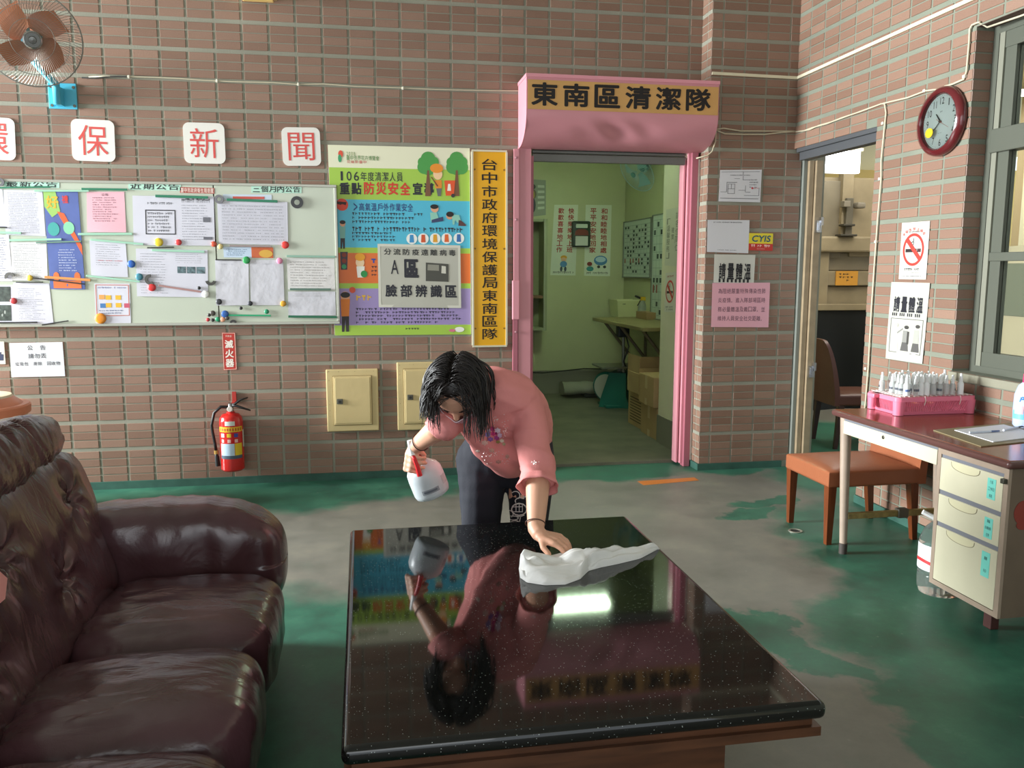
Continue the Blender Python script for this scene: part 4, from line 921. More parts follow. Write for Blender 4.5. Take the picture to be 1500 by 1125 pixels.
r, P = sheet(BACK, 'extinguisher_sign', 'narrow red sign with white characters 滅火器 above the extinguisher', 'sign', ((325, 487), (344.5, 487.3), (347, 541.5), (327.5, 542.5)), C('#c0392f', .45), .003)
onsheet(BACK, P, lambda t: colm(t, '滅火器', .18, .82, .82, .06, 0, .03), 'lettering', C('#f2e6da', .5), r)
onsheet(BACK, P, lambda t: (put(t, 'FIRE', .28, .88, .72, .93, 0, .01), frame_draw(t, .02, .01, .98, .99, .04, .012)), 'lettering', C('#e8c9b8', .5), r)

# fire extinguisher
ex0 = BACK.uv(341, 640, .08)
EX = atY(341.5, 688, YB - .085)
ext = thing('fire_extinguisher', 'red fire extinguisher with black hose hanging on the brick wall', 'fire extinguisher', EX)
R_ = .079; hgt = .40
REDM = mat('extinguisher_red', '#c4201c', .22, coat=.5)
mb = MB(); mb.lathe([(R_ * .86, 0), (R_, .012), (R_, hgt * .86), (R_ * .93, hgt * .93), (R_ * .7, hgt * .985), (R_ * .4, hgt), (.024, hgt + .012)], EX, 32); mb.build('cylinder', REDM, ext, 40)
def wrap(nm, z0, z1, a0, a1, m, rr=R_ + .0012, n=14):
    mb = MB(); vs = []; 
    for i in range(n + 1):
        a = math.radians(a0 + (a1 - a0) * i / n) - PI / 2; vs += [(EX.x + rr * math.cos(a), EX.y + rr * math.sin(a), EX.z + z0), (EX.x + rr * math.cos(a), EX.y + rr * math.sin(a), EX.z + z1)]
    mb.add(vs, [(2 * i, 2 * i + 2, 2 * i + 3, 2 * i + 1) for i in range(n)]); return mb.build(nm, m, ext, True)
wrap('label_yellow', .278, .313, -62, 68, C('#e3b92a', .4)); wrap('label_white', .322, .352, -22, 26, C('#cfd6cf', .4)); wrap('label_paper', .115, .198, -52, 20, C('#b9cede', .45)); wrap('label_panel', .115, .198, 22, 62, C('#e3c22c', .45)); wrap('label_foot', .092, .115, -55, 62, C('#4a5a6a', .45)); wrap('label_side', .165, .285, 72, 92, C('#d8d6d0', .5))
for i, col in enumerate(('#e9e2dc', '#e3c22c', '#3d4a9a')): wrap('label_disc', .242, .268, -38 + 34 * i - 10, -38 + 34 * i + 10, C(col, .45)); wrap('label_icon', .205, .228, -38 + 34 * i - 8, -38 + 34 * i + 8, C('#e7b7ac', .45))
mb = MB()
for i in range(9): a = math.radians(-52 + i * 13) - PI / 2; rr = R_ + .002; mb.add([(EX.x + rr * math.cos(a + d), EX.y + rr * math.sin(a + d), EX.z + z_) for d, z_ in ((0, .285), (.11, .285), (.11, .305), (0, .305))], [(0, 1, 2, 3)])
mb.build('print', C('#b33a22', .5), ext)
mb = MB(); mb.lathe([(.022, hgt + .005), (.022, hgt + .035), (.014, hgt + .045), (.014, hgt + .065)], EX, 16); mb.build('valve', mat('chrome_grey', '#8f8f8c', .25, metal=.8), ext, 40)
mb = MB(); mb.lathe([(.019, 0), (.019, .012), (.015, .013), (.015, .015)], EX + V((0, -.02, hgt + .03)), 18, (0, -1, 0)); mb.build('gauge', C('#d8d0c8', .3), ext)
BLK = C('#1c1b1b', .4)
mb = MB(); mb.tube([EX + V(p) for p in ((0, 0, hgt + .055), (.03, -.01, hgt + .06), (.07, -.012, hgt + .09), (.12, -.012, hgt + .105))], [.008, .008, .007, .004], 8); mb.build('lever', BLK, ext, True)
mb = MB(); mb.tube([EX + V(p) for p in ((0, 0, hgt + .05), (.04, -.012, hgt + .05), (.08, -.014, hgt + .035), (.135, -.014, hgt + .015))], [.009, .009, .008, .005], 8); mb.build('carry_handle', BLK, ext, True)
mb = MB(); mb.tube([EX + V(p) for p in ((-.01, 0, hgt + .04), (-.06, -.01, hgt + .045), (-.105, -.015, hgt + .005), (-.125, -.02, hgt - .08), (-.12, -.02, .27), (-.108, -.02, .19), (-.102, -.02, .13))], .0105, 10); mb.build('hose', BLK, ext, True)
mb = MB(); mb.tube([EX + V((-.1035, -.02, .145)), EX + V((-.102, -.02, .12))], .0145, 12); mb.build('hose_ring', C('#c9a25a', .35, metal=.6), ext)
mb = MB(); mb.tube([EX + V((-.102, -.02, .12)), EX + V((-.10, -.02, .10)), EX + V((-.096, -.02, .035))], [.009, .015, .017], 12); mb.build('nozzle', BLK, ext, 40)
mb = MB(); mb.box((EX.x + .005, YB - .02, EX.z + hgt + .06), (EX.x + .032, YB - .004, EX.z + hgt + .135)); mb.box((EX.x + .008, EX.y, EX.z + hgt + .06), (EX.x + .028, YB - .006, EX.z + hgt + .07)); mb.build('wall_hook', C('#b0342c', .5), ext)

# two beige electric boxes
BEI = mat('beige_enamel', '#cdb784', .45, var=.05, vscale=6, bump=.15, bscale=25)
def ebox(c4, lab, seed):
    q = [BACK.uv(*p, .03) for p in c4]; x0 = (q[0][0] + q[3][0]) / 2; x1 = (q[1][0] + q[2][0]) / 2; z1 = (q[0][1] + q[1][1]) / 2; z0 = (q[2][1] + q[3][1]) / 2
    b = thing('electric_box', lab, 'electric box', BACK.at((x0 + x1) / 2, z0)); W_, H_ = x1 - x0, z1 - z0
    mb = MB(BACK); mb.rbox((x0, z0, -.002), (x1, z1, .03), .006); mb.build('box_body', BEI, b, 40)
    m0 = .048
    mb = MB(BACK); mb.box((x0 + m0 - .004, z0 + m0 - .004, .028), (x1 - m0 + .004, z1 - m0 + .004, .0315)); mb.build('door_gap', C('#8a754a', .6), b)
    mb = MB(BACK); mb.rbox((x0 + m0, z0 + m0, .028), (x1 - m0, z1 - m0, .038), .003); mb.rbox((x0 + m0 + .01, z0 + m0 + .01, .035), (x1 - m0 - .01, z1 - m0 - .01, .041), .003); d = mb.build('box_door', BEI, b, 40)
    lz = (z0 + z1) / 2 - .005; mb = MB(BACK); mb.rbox((x0 + .07, lz - .018, .04), (x0 + .112, lz + .02, .048), .003); l = mb.build('latch', C('#6f6d62', .35, metal=.6), b)
    mb = MB(BACK); mb.disc(x0 + .092, lz, .010, .048, .053, 14); mb.build('lock', C('#3f3e3a', .4, metal=.5), l)
    rnd = random.Random(seed); mb = MB(BACK)
    for _ in range(16):
        sd = rnd.random(); xx = x0 + .02 if sd < .5 else x0 + rnd.uniform(.01, W_ - .01); zz = z0 + rnd.uniform(.01, H_ - .01) if sd < .5 else z1 - .016
        mb.disc(xx, zz, rnd.uniform(.001, .0025), .0298, .0304, 6)
    rs = mb.build('rust_speck', C('#6a4a2c', .8), b); rs['kind'] = 'stuff'
ebox(((477, 542), (553, 540), (556, 630), (480, 633)), 'beige steel electric box on the bricks, the left one, fully visible', 1)
ebox(((582, 531), (656, 530), (658, 629), (582, 630)), 'beige electric box with rust specks, half hidden behind the bending woman', 2)

# plastic bin behind the sofa
bc = V((-2.31, 5.45, 0)); BR_ = .30
bz = .735
bn = thing('plastic_bin', 'round orange and cream plastic bin with lid behind the sofa', 'bin', bc)
OB = mat('faded_orange_plastic', '#cf8160', .45, var=.1, vscale=5); CB = mat('cream_plastic', '#d6c9ab', .5)
mb = MB(); mb.lathe([(BR_ * .78, 0), (BR_ * .92, .45), (BR_ * .96, bz - .09)], bc, 40); mb.build('bin_body', CB, bn, 40)
mb = MB(); mb.lathe([(BR_ * .97, bz - .11), (BR_ * 1.02, bz - .10), (BR_ * 1.03, bz - .055), (BR_ * 1.0, bz - .045), (BR_ * .9, bz - .045)], bc, 40); mb.build('rim', OB, bn, 40)
mb = MB(); mb.lathe([(BR_ * .9, bz - .05), (BR_ * .86, bz - .035), (BR_ * .72, bz + .0), (BR_ * .68, bz + .004)], bc, 40); mb.build('lid_ring', OB, bn, 40)
mb = MB(); mb.lathe([(BR_ * .72, bz - .0), (BR_ * .70, bz + .012), (BR_ * .6, bz + .016), (BR_ * .3, bz + .012), (0, bz + .012)], bc, 40); mb.build('lid', CB, bn, 40)
mb = MB(); mb.box((bc.x + .02, bc.y - .12, bz + .012), (bc.x + .14, bc.y - .05, bz + .03), .006); mb.build('lid_handle', OB, bn)

# ------------------------------------------------------------------ pier: notices, conduit, cables
r, P = sheet(PIER, 'floor_plan_notice', 'white sheet with a small floor plan, the highest notice on the brick pier', 'notice', ((1055, 249), (1116, 248.5), (1113.5, 296.5), (1052.5, 295)), PAPER, .002, .001)
PI2 = C('#4a4a50', .6)
for a in ((.03, .1, .95, .115), (.03, .93, .95, .94), (.03, .3, .18, .31), (.17, .3, .18, .62), (.17, .6, .42, .615), (.55, .68, .56, .93), (.55, .68, .72, .69), (.2, .25, .36, .26), (.2, .25, .21, .56), (.36, .25, .37, .56), (.2, .55, .37, .56), (.2, .4, .37, .41), (.28, .4, .29, .56), (.46, .36, .62, .37), (.95, .2, .96, .45), (.6, .2, .96, .21), (.35, .72, .48, .73)):
    onsheet(PIER, P, lambda t: quadL(t, *a, 0), 'print', PI2, r)
scr(P, PIER, r, .25, .8, .75, .86, 1, .03, 41, PI2, lenvar=0); scr(P, PIER, r, .72, .42, .95, .72, 4, .03, 42, PI2)
onsheet(PIER, P, lambda t: t.disc(.79, .43, .025, 0, .0003, 10, .03), 'print_dot', C('#c8404a', .5), r); scr(P, PIER, r, .82, .4, .95, .46, 1, .03, 43, C('#c8404a', .5), lenvar=0)
for (a0, a1, b0, b1) in ((.64, .74, .3, .3), (.62, .62, .3, .5)): onsheet(PIER, P, lambda t: quadL(t, a0, b0, a1 + .01, b1 + .012, 0), 'print', PI2, r)
r, P = sheet(PIER, 'card_notice', 'white card with a blank middle, below the floor plan notice on the pier', 'notice', ((1036.5, 322), (1098, 322.5), (1096, 371), (1035.5, 369)), PAPER, .002, .001)
scr(P, PIER, r, .14, .9, .86, .95, 1, .018, 44, PI2, lenvar=0, hfrac=.8); scr(P, PIER, r, .25, .05, .72, .1, 1, .02, 45, PI2, lenvar=0)
r, P = sheet(PIER, 'yellow_red_sticker', 'small yellow and red sticker beside the white card on the pier', 'sticker', ((1097.5, 341.5), (1132.5, 342), (1131.5, 367.5), (1096.5, 366.5)), C('#e3cf35', .4), .0032)
onsheet(PIER, P, lambda t: quadL(t, 0, 0, 1, .4, 0), 'print_red', C('#c0332c', .4), r); onsheet(PIER, P, lambda t: put(t, 'CYIS', .1, .5, .88, .88, 0, .03, .12), 'lettering', C('#1d5570', .5), r, .0022)
scr(P, PIER, r, .1, .18, .92, .36, 1, .09, 46, C('#f0d8cc', .5), lenvar=0, hfrac=.8); scr(P, PIER, r, .35, .06, .7, .12, 1, .04, 47, C('#f0d8cc', .5), lenvar=0)
r, P = sheet(PIER, 'outline_letter_notice', 'grey-white sheet with cut-off outline letters 請量體溫 above the pink notice', 'notice', ((1046.5, 372.5), (1106.5, 373.5), (1104, 415), (1045, 414)), mat('plastic_sleeve', '#cbc9bf', .25, bump=.6, bscale=8), .0022, .003)
onsheet(PIER, P, lambda t: row(t, '請量體溫', .1, .12, .93, .7, 0, .025, fill=.8), 'lettering', C('#25252a', .5), r)
onsheet(PIER, P, lambda t: [quadL(t, .12 + .1 * i, .02, .17 + .1 * i, .14, 0) for i in range(8)], 'print', C('#25252a', .5), r)
r, P = sheet(PIER, 'pink_notice', 'pink laminated notice with four handwritten-style lines on the brick pier', 'notice', ((1043.5, 414.5), (1128, 414), (1125.5, 479.5), (1041.5, 479)), mat('pink_paper', '#dfa6b2', .4, bump=.15, bscale=6), .005, .001)
for i, s_ in enumerate(('為阻絕嚴重特殊傳染性肺', '炎疫情，進入隊部場區時', '務必量體溫及戴口罩，並', '維持人員安全社交距離。')):
    onsheet(PIER, P, lambda t: row(t, s_, .1, .76 - .205 * i, .93, .87 - .205 * i, 0, .0), 'lettering', C('#6a4a58', .6), r)
for fr_, pts, lab in ((PIER, ((1043, 107.3), (1166.5, 114.2)), 'flat cream conduit crossing the brick pier above the doorway level'), (RIGHT, ((1166.7, 114.7), (1560, -63)), 'cream conduit rising across the right brick wall towards the viewer')):
    a, b_ = [V(fr_.uv(*p, .006) + (0,)) for p in pts]; f = fr_.at(*((a + b_) / 2)[:2]).rot(math.atan2(b_.y - a.y, b_.x - a.x)); L_ = (b_ - a).length / 2
    mb = MB(f); mb.box((-L_, -.0105, 0), (L_, .0105, .013), .002); mb.solo('conduit', C('#ddd6b9', .5), lab, 'conduit', f)
mb = MB(PIER)
c1 = [(1020, 232), (1036, 228), (1043, 222), (1048, 207), (1049, 190), (1052, 192), (1062, 196), (1090, 197), (1120, 197), (1145, 194), (1160, 193), (1166, 193)]
c2 = [(1046, 190), (1060, 188), (1085, 192), (1120, 192), (1150, 192), (1166, 192)]
cb = thing('cable', 'pair of pale cables looping from the pink hood across the pier', 'cable', PIER.at(*PIER.uv(1100, 195)))
for c_ in (c1, c2):
    m_ = MB(); m_.tube([PIER.P(*PIER.uv(*p, .01), .010 + .002 * math.sin(i)) for i, p in enumerate(c_)], .0052, 6); m_.build('wire', CAB, cb, True)
# cables on the right wall
def wirer(pts, r_=.0052, off=.008): 
    m_ = MB(); m_.tube([RIGHT.P(*RIGHT.uv(*p, off), off) for p in pts], r_, 7); return m_
cr_ = thing('cable', 'pale cable clipped along the right wall, dropping beside the passage and rising past the clock', 'cable', RIGHT.at(*RIGHT.uv(1290, 155)))
wirer([(1166, 193), (1178, 191.5), (1190, 187), (1212, 181), (1232, 173), (1262, 163), (1290, 152.5), (1296, 151), (1330, 143), (1356, 133), (1372, 131)]).build('wire', CAB, cr_, True)
wirer([(1174, 192.5), (1186, 190), (1200, 183.5), (1220, 178), (1250, 167), (1288, 153)], .0045).build('wire', CAB, cr_, True)
wirer([(1290, 152), (1296, 152), (1298, 165), (1295.5, 190), (1291, 235), (1291, 262), (1286, 320), (1281, 390), (1277, 450), (1272, 540), (1268, 590), (1266, 606)], .0055).build('wire', CAB, cr_, True)
wirer([(1384, 126.5), (1396, 123), (1412, 116), (1416, 105), (1420, 60), (1420.5, 43), (1424, 36.5), (1432, 33), (1436, 32.5)], .0055).build('wire', CAB, cr_, True)
m_ = MB(); m_.tube([RIGHT.P(*RIGHT.uv(1436, 32.5), .008), V((XR + .03, 3.99, WZ1 - .012)), V((XR + .05, 3.8, WZ1 - .012)), V((XR + .05, 2.9, WZ1 - .012))], .0055, 7); m_.build('wire', CAB, cr_, True)
for p in ((1295.7, 180.5), (1291, 262), (1285.5, 354), (1270.5, 540), (1357, 133), (1415.5, 112)):
    x, y = RIGHT.uv(*p); m_ = MB(RIGHT); m_.box((x - .012, y - .008, 0), (x + .008, y + .008, .016), .002); m_.build('cable_clip', C('#e4dfcd', .5), cr_)

# ------------------------------------------------------------------ wall clock
cx, cy = RIGHT.uv(1376, 178, .03); cf = RIGHT.at(cx, cy); CRD = .184
ck = thing('wall_clock', 'round wall clock with dark red rim and white dial, on the right wall', 'clock', cf)
mb = MB(cf); mb.lathe([(CRD * .96, 0), (CRD, .01), (CRD, .02), (CRD * .985, .032), (CRD * .93, .044), (CRD * .84, .05), (CRD * .785, .042), (CRD * .78, .02)], (0, 0, 0), 56, cap=False); mb.build('rim', mat('dark_red_lacquer', '#5e1f22', .15, coat=.6), ck, 50)
mb = MB(cf); mb.disc(0, 0, CRD * .8, .012, .02, 48); mb.build('dial', C('#ccd4d7', .5), ck)
mb = MB(cf)
for i in range(1, 13):
    a = PI / 2 - i * PI / 6; rr = CRD * .6; s_ = str(i); ww = {'11': .0125, '10': .0165, '12': .0165}.get(s_, .0105); put(mb, s_, rr * math.cos(a) - ww, rr * math.sin(a) - .0185, rr * math.cos(a) + ww, rr * math.sin(a) + .0185, .0205, .012)
mb.build('numerals', C('#1e2426', .5), ck)
mb = MB(cf)
for i in range(60):
    a = i * PI / 30; b_ = .0012; r1_, r2_ = CRD * .725, CRD * .745; c, s_ = math.cos(a), math.sin(a)
    mb.add([(r1_ * c - b_ * s_, r1_ * s_ + b_ * c, .0205), (r1_ * c + b_ * s_, r1_ * s_ - b_ * c, .0205), (r2_ * c + b_ * s_, r2_ * s_ - b_ * c, .0205), (r2_ * c - b_ * s_, r2_ * s_ + b_ * c, .0205)], [(0, 1, 2, 3)])
mb.build('minute_marks', C('#3a4246', .5), ck)
def hand_(nm, deg, L_, w_, z, col, tail=.0):
    a = PI / 2 - math.radians(deg); c, s_ = math.cos(a), math.sin(a); mb = MB(cf)
    mb.prism([(-tail * c - w_ * s_, -tail * s_ + w_ * c), (-tail * c + w_ * s_, -tail * s_ - w_ * c), (L_ * .9 * c + w_ * .6 * s_, L_ * .9 * s_ - w_ * .6 * c), (L_ * c, L_ * s_), (L_ * .9 * c - w_ * .6 * s_, L_ * .9 * s_ + w_ * .6 * c)], z, z + .0012); mb.build(nm, C(col, .4), ck)
hand_('hour_hand', 319, .062, .0048, .023, '#1a1c1e'); hand_('minute_hand', 231, .10, .0022, .026, '#2a2c2e'); hand_('second_hand', 119, .088, .0009, .029, '#c0453c', .03)
mb = MB(cf); mb.disc(0, 0, .006, .02, .032, 14); mb.build('centre_cap', C('#5c5148', .4), ck)
mb = MB(cf); put(mb, 'JBY', -.012, .048, .010, .056, .0206, .01); put(mb, 'QUARTZ', -.018, -.062, .012, -.058, .0206); mb.build('lettering', C('#3a4246', .5), ck)
mb = MB(cf); mb.disc(0, 0, CRD * .79, .04, .042, 48); mb.build('glass', GLASS, ck)
yx, yy = RIGHT.uv(1361, 195, .045); yf = RIGHT.at(yx, yy, .0435)
mb = MB(yf); mb.disc(0, 0, .031, 0, .003, 24, .026); mb.solo('yellow_sticker', C('#d6b022', .4), 'yellow oval sticker on the glass of the wall clock over the 8', 'sticker', yf)

# no-smoking sign, temperature poster
r, P = sheet(RIGHT, 'no_smoking_sign', 'white no-smoking sign with red ring on the right wall below the clock', 'sign', ((1321.5, 326.5), (1362.5, 323.5), (1356.5, 409.5), (1316.5, 409)), C('#c9c7bd', .4), .003)
def pring(P, fr, r, cx, cy, ru, rv, t_, m, dz=.0016):
    n = 40
    onsheet(fr, P, lambda t: t.add([(cx + ru * k * math.cos(2 * PI * i / n), cy + rv * k * math.sin(2 * PI * i / n), 0) for i in range(n) for k in (1, 1 - t_)], [(2 * i, 2 * ((i + 1) % n), 2 * ((i + 1) % n) + 1, 2 * i + 1) for i in range(n)]), 'print_ring', m, r, dz)
SR = C('#cf4138', .45)
def nosmoke(P, fr, r):
    onsheet(fr, P, lambda t: quadL(t, .2, .475, .6, .535, 0), 'print_cigarette', C('#2e2424', .5), r); onsheet(fr, P, lambda t: quadL(t, .62, .475, .75, .535, 0), 'print_cigarette', C('#4a3230', .5), r)
    pring(P, fr, r, .48, .52, .38, .285, .17, SR, .002)
    onsheet(fr, P, lambda t: t.add([(.17, .69, 0), (.26, .74, 0), (.8, .36, 0), (.72, .31, 0)], [(0, 1, 2, 3)]), 'print_bar', SR, r, .0024)
    for k in (0, .06): onsheet(fr, P, lambda t: t.ring(.36, .70 - k, .13, .11, 0, .0003, 12, .07, .055, -1.4, .3), 'print_smoke', C('#4a4a4a', .5), r)
nosmoke(P, RIGHT, r)
for i, ch in enumerate('本場所禁止吸菸'):
    a = PI * (.86 - .12 * i); u = .47 + .4 * math.cos(a); v = .72 + .155 * math.sin(a)
    onsheet(RIGHT, P, lambda t: put(t, ch, u - .05, v - .022, u + .05, v + .03, 0, .01), 'lettering', C('#c4524a', .5), r)
onsheet(RIGHT, P, lambda t: put(t, 'NO SMOKING', .28, .82, .68, .84, 0, .01), 'lettering', C('#4a3a38', .5), r)
scr(P, RIGHT, r, .2, .15, .82, .2, 1, .06, 51, C('#4a4a48', .5), lenvar=0, hfrac=.9); scr(P, RIGHT, r, .22, .11, .8, .13, 1, .03, 52, PI2, lenvar=0); scr(P, RIGHT, r, .12, .04, .85, .07, 1, .03, 53, PI2, lenvar=0)
r, P = sheet(RIGHT, 'temperature_poster', 'white 請量體溫 poster with drawn figures, curling on the right wall above the desk', 'poster', ((1306, 413), (1362.5, 414.5), (1351.5, 533), (1298, 525)), mat('plastic_sleeve2', '#bdbbb0', .3, bump=.3, bscale=6), .003, .006, rip=.0008)
onsheet(RIGHT, P, lambda t: row(t, '請量體溫', .1, .62, .9, .82, 0, .03, fill=.82), 'lettering', C('#22222a', .5), r)
onsheet(RIGHT, P, lambda t: [quadL(t, .1 + .2 * i + .05 * k, .57, .13 + .2 * i + .05 * k, .61, 0) for i in range(4) for k in range(3)], 'print', C('#22222a', .5), r)
onsheet(RIGHT, P, lambda t: frame_draw(t, .08, .1, .93, .54, .012, .007), 'print_border', C('#5a5a58', .5), r)
def fig(cx, hy, col, hair, skirt):
    onsheet(RIGHT, P, lambda t: t.disc(cx, hy, .055, 0, .0003, 14, .028), 'print_head', C('#d8d4c8', .5), r)
    onsheet(RIGHT, P, lambda t: t.disc(cx + .02, hy + .012, .06, 0, .0003, 12, .024), 'print_hair', C(hair, .5), r, .0018)
    onsheet(RIGHT, P, lambda t: t.add([(cx - .06, hy - .03, 0), (cx + .06, hy - .03, 0), (cx + .08, .24, 0), (cx - .07, .24, 0)], [(3, 2, 1, 0)]), 'print_body', C(col, .5), r)
    onsheet(RIGHT, P, lambda t: t.add([(cx - .07, .24, 0), (cx + .08, .24, 0), (cx + .11, .13, 0), (cx - .10, .13, 0)], [(3, 2, 1, 0)]), 'print_skirt', C(skirt, .5), r)
fig(.5, .42, '#8d8c86', '#3f3d3b', '#5c5a58'); fig(.78, .44, '#a9a89f', '#4a4846', '#5a5856'); fig(.22, .44, '#dcdad0', '#b5b3a8', '#cfcdc2')
onsheet(RIGHT, P, lambda t: t.add([(.27, .36, 0), (.27, .34, 0), (.42, .40, 0), (.42, .42, 0)], [(0, 1, 2, 3)]), 'print_arm', C('#8d8c86', .5), r, .002)
onsheet(RIGHT, P, lambda t: quadL(t, .55, .22, .6, .38, 0), 'print_bag', C('#44423f', .5), r, .002)

# ------------------------------------------------------------------ things in the inner room
IB = Fr((0, IY, 0), (1, 0, 0), (0, 0, 1)); IR = Fr((3.1, 0, 0), (0, -1, 0), (0, 0, 1)); IJ = Fr((2.5, 0, 0), (0, -1, 0), (0, 0, 1))
RDK = C('#a8382f', .5)
for c4, l1, l2, lab, k in ((((812, 300), (847, 300), (843, 403.5), (806, 403)), '歡歡喜喜地工作', '快快樂樂地上班', 'white banner with red characters 歡歡喜喜地工作 and a drawn worker, inner room', 0),
                          (((858, 300), (896, 300.5), (893.5, 404.5), (855.5, 404)), '平平安安地回家', '和和睦睦地相處', 'white banner with red characters 平平安安地回家 and a drawn car, inner room', 1)):
    r, P = sheet(IB, 'banner', lab, 'banner', c4, C('#d5dac6', .6), .004)
    for s_, u in ((l1, .3), (l2, .72)): onsheet(IB, P, lambda t: colm(t, s_, u - .12, .96, u + .12, .32, 0, .02), 'lettering', RDK, r)
    onsheet(IB, P, lambda t: scrib(t, .1, .02, .95, .06, 1, .06, 0, 61 + k, lenvar=0, hfrac=.8), 'print', C('#55584c', .5), r)
    if k == 0:
        for (u, v, ru, rv, col) in ((.5, .255, .13, .03, '#e0a12c'), (.5, .225, .11, .03, '#e3b48a'), (.5, .16, .14, .045, '#4f7fae'), (.42, .09, .05, .035, '#3f4a52'), (.58, .09, .05, .035, '#3f4a52')):
            onsheet(IB, P, lambda t: t.disc(u, v, ru, 0, .0003, 14, rv), 'print_figure', C(col, .5), r, .003)
    else:
        for (u, v, ru, rv, col) in ((.62, .22, .26, .07, '#4f86b4'), (.62, .235, .2, .04, '#b9d4df'), (.55, .13, .06, .02, '#3a3a3a'), (.78, .13, .06, .02, '#3a3a3a'), (.2, .17, .1, .03, '#8a3a2c'), (.22, .10, .14, .035, '#3f8f8a')):
            onsheet(IB, P, lambda t: t.disc(u, v, ru, 0, .0003, 14, rv), 'print_figure', C(col, .5), r, .003)
x, y = IB.uv(851.5, 343.5, .05); f = IB.at(x, y)
cbx = thing('card_holder', 'dark green wall box with white labels between the two banners', 'box', f)
mb = MB(f); mb.rbox((-.11, -.145, .0), (.11, .155, .07), .02); mb.build('box_body', C('#2f3f30', .4), cbx, 40)
mb = MB(f); mb.rbox((-.075, -.13, .065), (.075, -.02, .078), .004); mb.build('card_window', C('#d3d6cc', .4), cbx)
mb = MB(f); mb.prism([(-.085, -.01), (.085, -.01), (.075, .04), (.04, .06), (-.04, .06), (-.075, .04)], .068, .074); mb.build('red_panel', C('#7a3830', .5), cbx)
mb = MB(f); mb.rbox((-.07, .075, .066), (.07, .12, .076), .008); mb.build('name_plate', C('#cfd6c8', .4), cbx)
r, P = sheet(IB, 'training_poster', 'grey poster with a worker in a vest, at the left of the inner room', 'poster', ((773, 262), (799.5, 264), (799.5, 315), (773, 318)), C('#8d9484', .5), .004)
for (u, v, ru, rv, col) in ((.28, .8, .16, .07, '#3f3f38'), (.28, .6, .2, .14, '#6a5f46'), (.28, .58, .1, .12, '#b9a83a'), (.28, .3, .16, .2, '#2e3438')): onsheet(IB, P, lambda t: t.disc(u, v, ru, 0, .0003, 14, rv), 'print_figure', C(col, .5), r, .003)
for i in range(5): onsheet(IB, P, lambda t: quadL(t, .55, .78 - .15 * i, .92, .85 - .15 * i, 0), 'print_label', C('#c3c8ba', .5), r, .003)
# door-like recess with a shelf at the left
nb = thing('wall_cupboard', 'low open cupboard with a wooden shelf against the left of the inner back wall', 'cupboard', V((1.75, IY, .02)))
x0, z1 = atY(801, 320, 9.5)[0], atY(801, 321, 9.5)[2]; z0 = atY(799, 484, 9.5)[2]
mb = MB(); mb.box((1.0, 9.48, z0), (x0 - .02, IY, z0 + .03)); mb.box((1.0, 9.48, z1 - .03), (x0 - .02, IY, z1)); mb.box((x0 - .04, 9.46, z0), (x0, IY, z1)); mb.build('cupboard_case', C('#9ba07f', .6), nb)
mb = MB(); mb.box((1.0, IY - .02, z0), (x0 - .03, IY - .01, z1)); mb.build('back_panel', C('#7d815f', .7), nb)
mb = MB(); mb.box((1.0, 9.5, 1.17), (x0 - .03, IY - .02, 1.20)); mb.build('shelf', C('#7a5a3f', .6), nb)
mb = MB(); mb.box((x0 - .036, 9.455, z0), (x0 - .028, 9.462, z1)); mb.build('metal_edge', C('#a8a99a', .4, metal=.5), nb)
# boards on the inner right wall
def iboard(c4, lab, seed, cols):
    q = [IR.uv(*p, .02) for p in c4]; x0, x1 = min(p[0] for p in q), max(p[0] for p in q); z0, z1 = (q[2][1] + q[3][1]) / 2, (q[0][1] + q[1][1]) / 2
    b = thing('schedule_board', lab, 'board', IR.at((x0 + x1) / 2, z0))
    mb = MB(IR); mb.box((x0, z0, .004), (x1, z1, .02)); mb.build('panel', C('#c6d2c6', .4), b)
    for a_, b_ in (((x0 - .01, z0 - .012, 0), (x1 + .01, z0, .035)), ((x0 - .01, z1, 0), (x1 + .01, z1 + .012, .03)), ((x0 - .012, z0, 0), (x0, z1, .03)), ((x1, z0, 0), (x1 + .012, z1, .03))):
        mb = MB(IR); mb.box(a_, b_); mb.build('frame', C('#7f8579', .4, metal=.3), b)
    rnd = random.Random(seed); mb = MB(IR); W_, H_ = x1 - x0, z1 - z0
    for i in range(13): quadL(mb, x0 + .02, z0 + .03 + i * (H_ - .08) / 12, x1 - .02, z0 + .034 + i * (H_ - .08) / 12, .0208)
    for i in range(cols + 1): quadL(mb, x0 + .02 + i * (W_ - .04) / cols, z0 + .03, x0 + .026 + i * (W_ - .04) / cols, z1 - .05, .0208)
    mb.build('ruled_grid', C('#8fa09a', .6), b)
    mb = MB(IR)
    for i in range(cols):
        for j in range(12):
            if rnd.random() < .42: xx = x0 + .04 + i * (W_ - .04) / cols; zz = z0 + .045 + j * (H_ - .08) / 12; quadL(mb, xx, zz, xx + (W_ - .04) / cols * .55, zz + (H_ - .08) / 12 * .6, .0212)
    mb.build('entries', C('#35463f', .6), b)['kind'] = 'stuff'
    mb = MB(IR)
    for i in range(cols):
        if rnd.random() < .6: xx = x0 + .04 + i * (W_ - .04) / cols; quadL(mb, xx, z0 + .25 * H_, xx + (W_ - .04) / cols * .4, z0 + .33 * H_, .0214)
    mb.build('red_entries', C('#a0584c', .6), b)
iboard(((914.5, 328), (954, 318), (952, 407), (914, 404)), 'white schedule board full of entries, the far one on the inner right wall', 5, 9)
iboard(((957, 317), (985, 311), (985, 469), (955, 467)), 'white schedule board behind the door edge, the near one on the inner right wall', 6, 6)
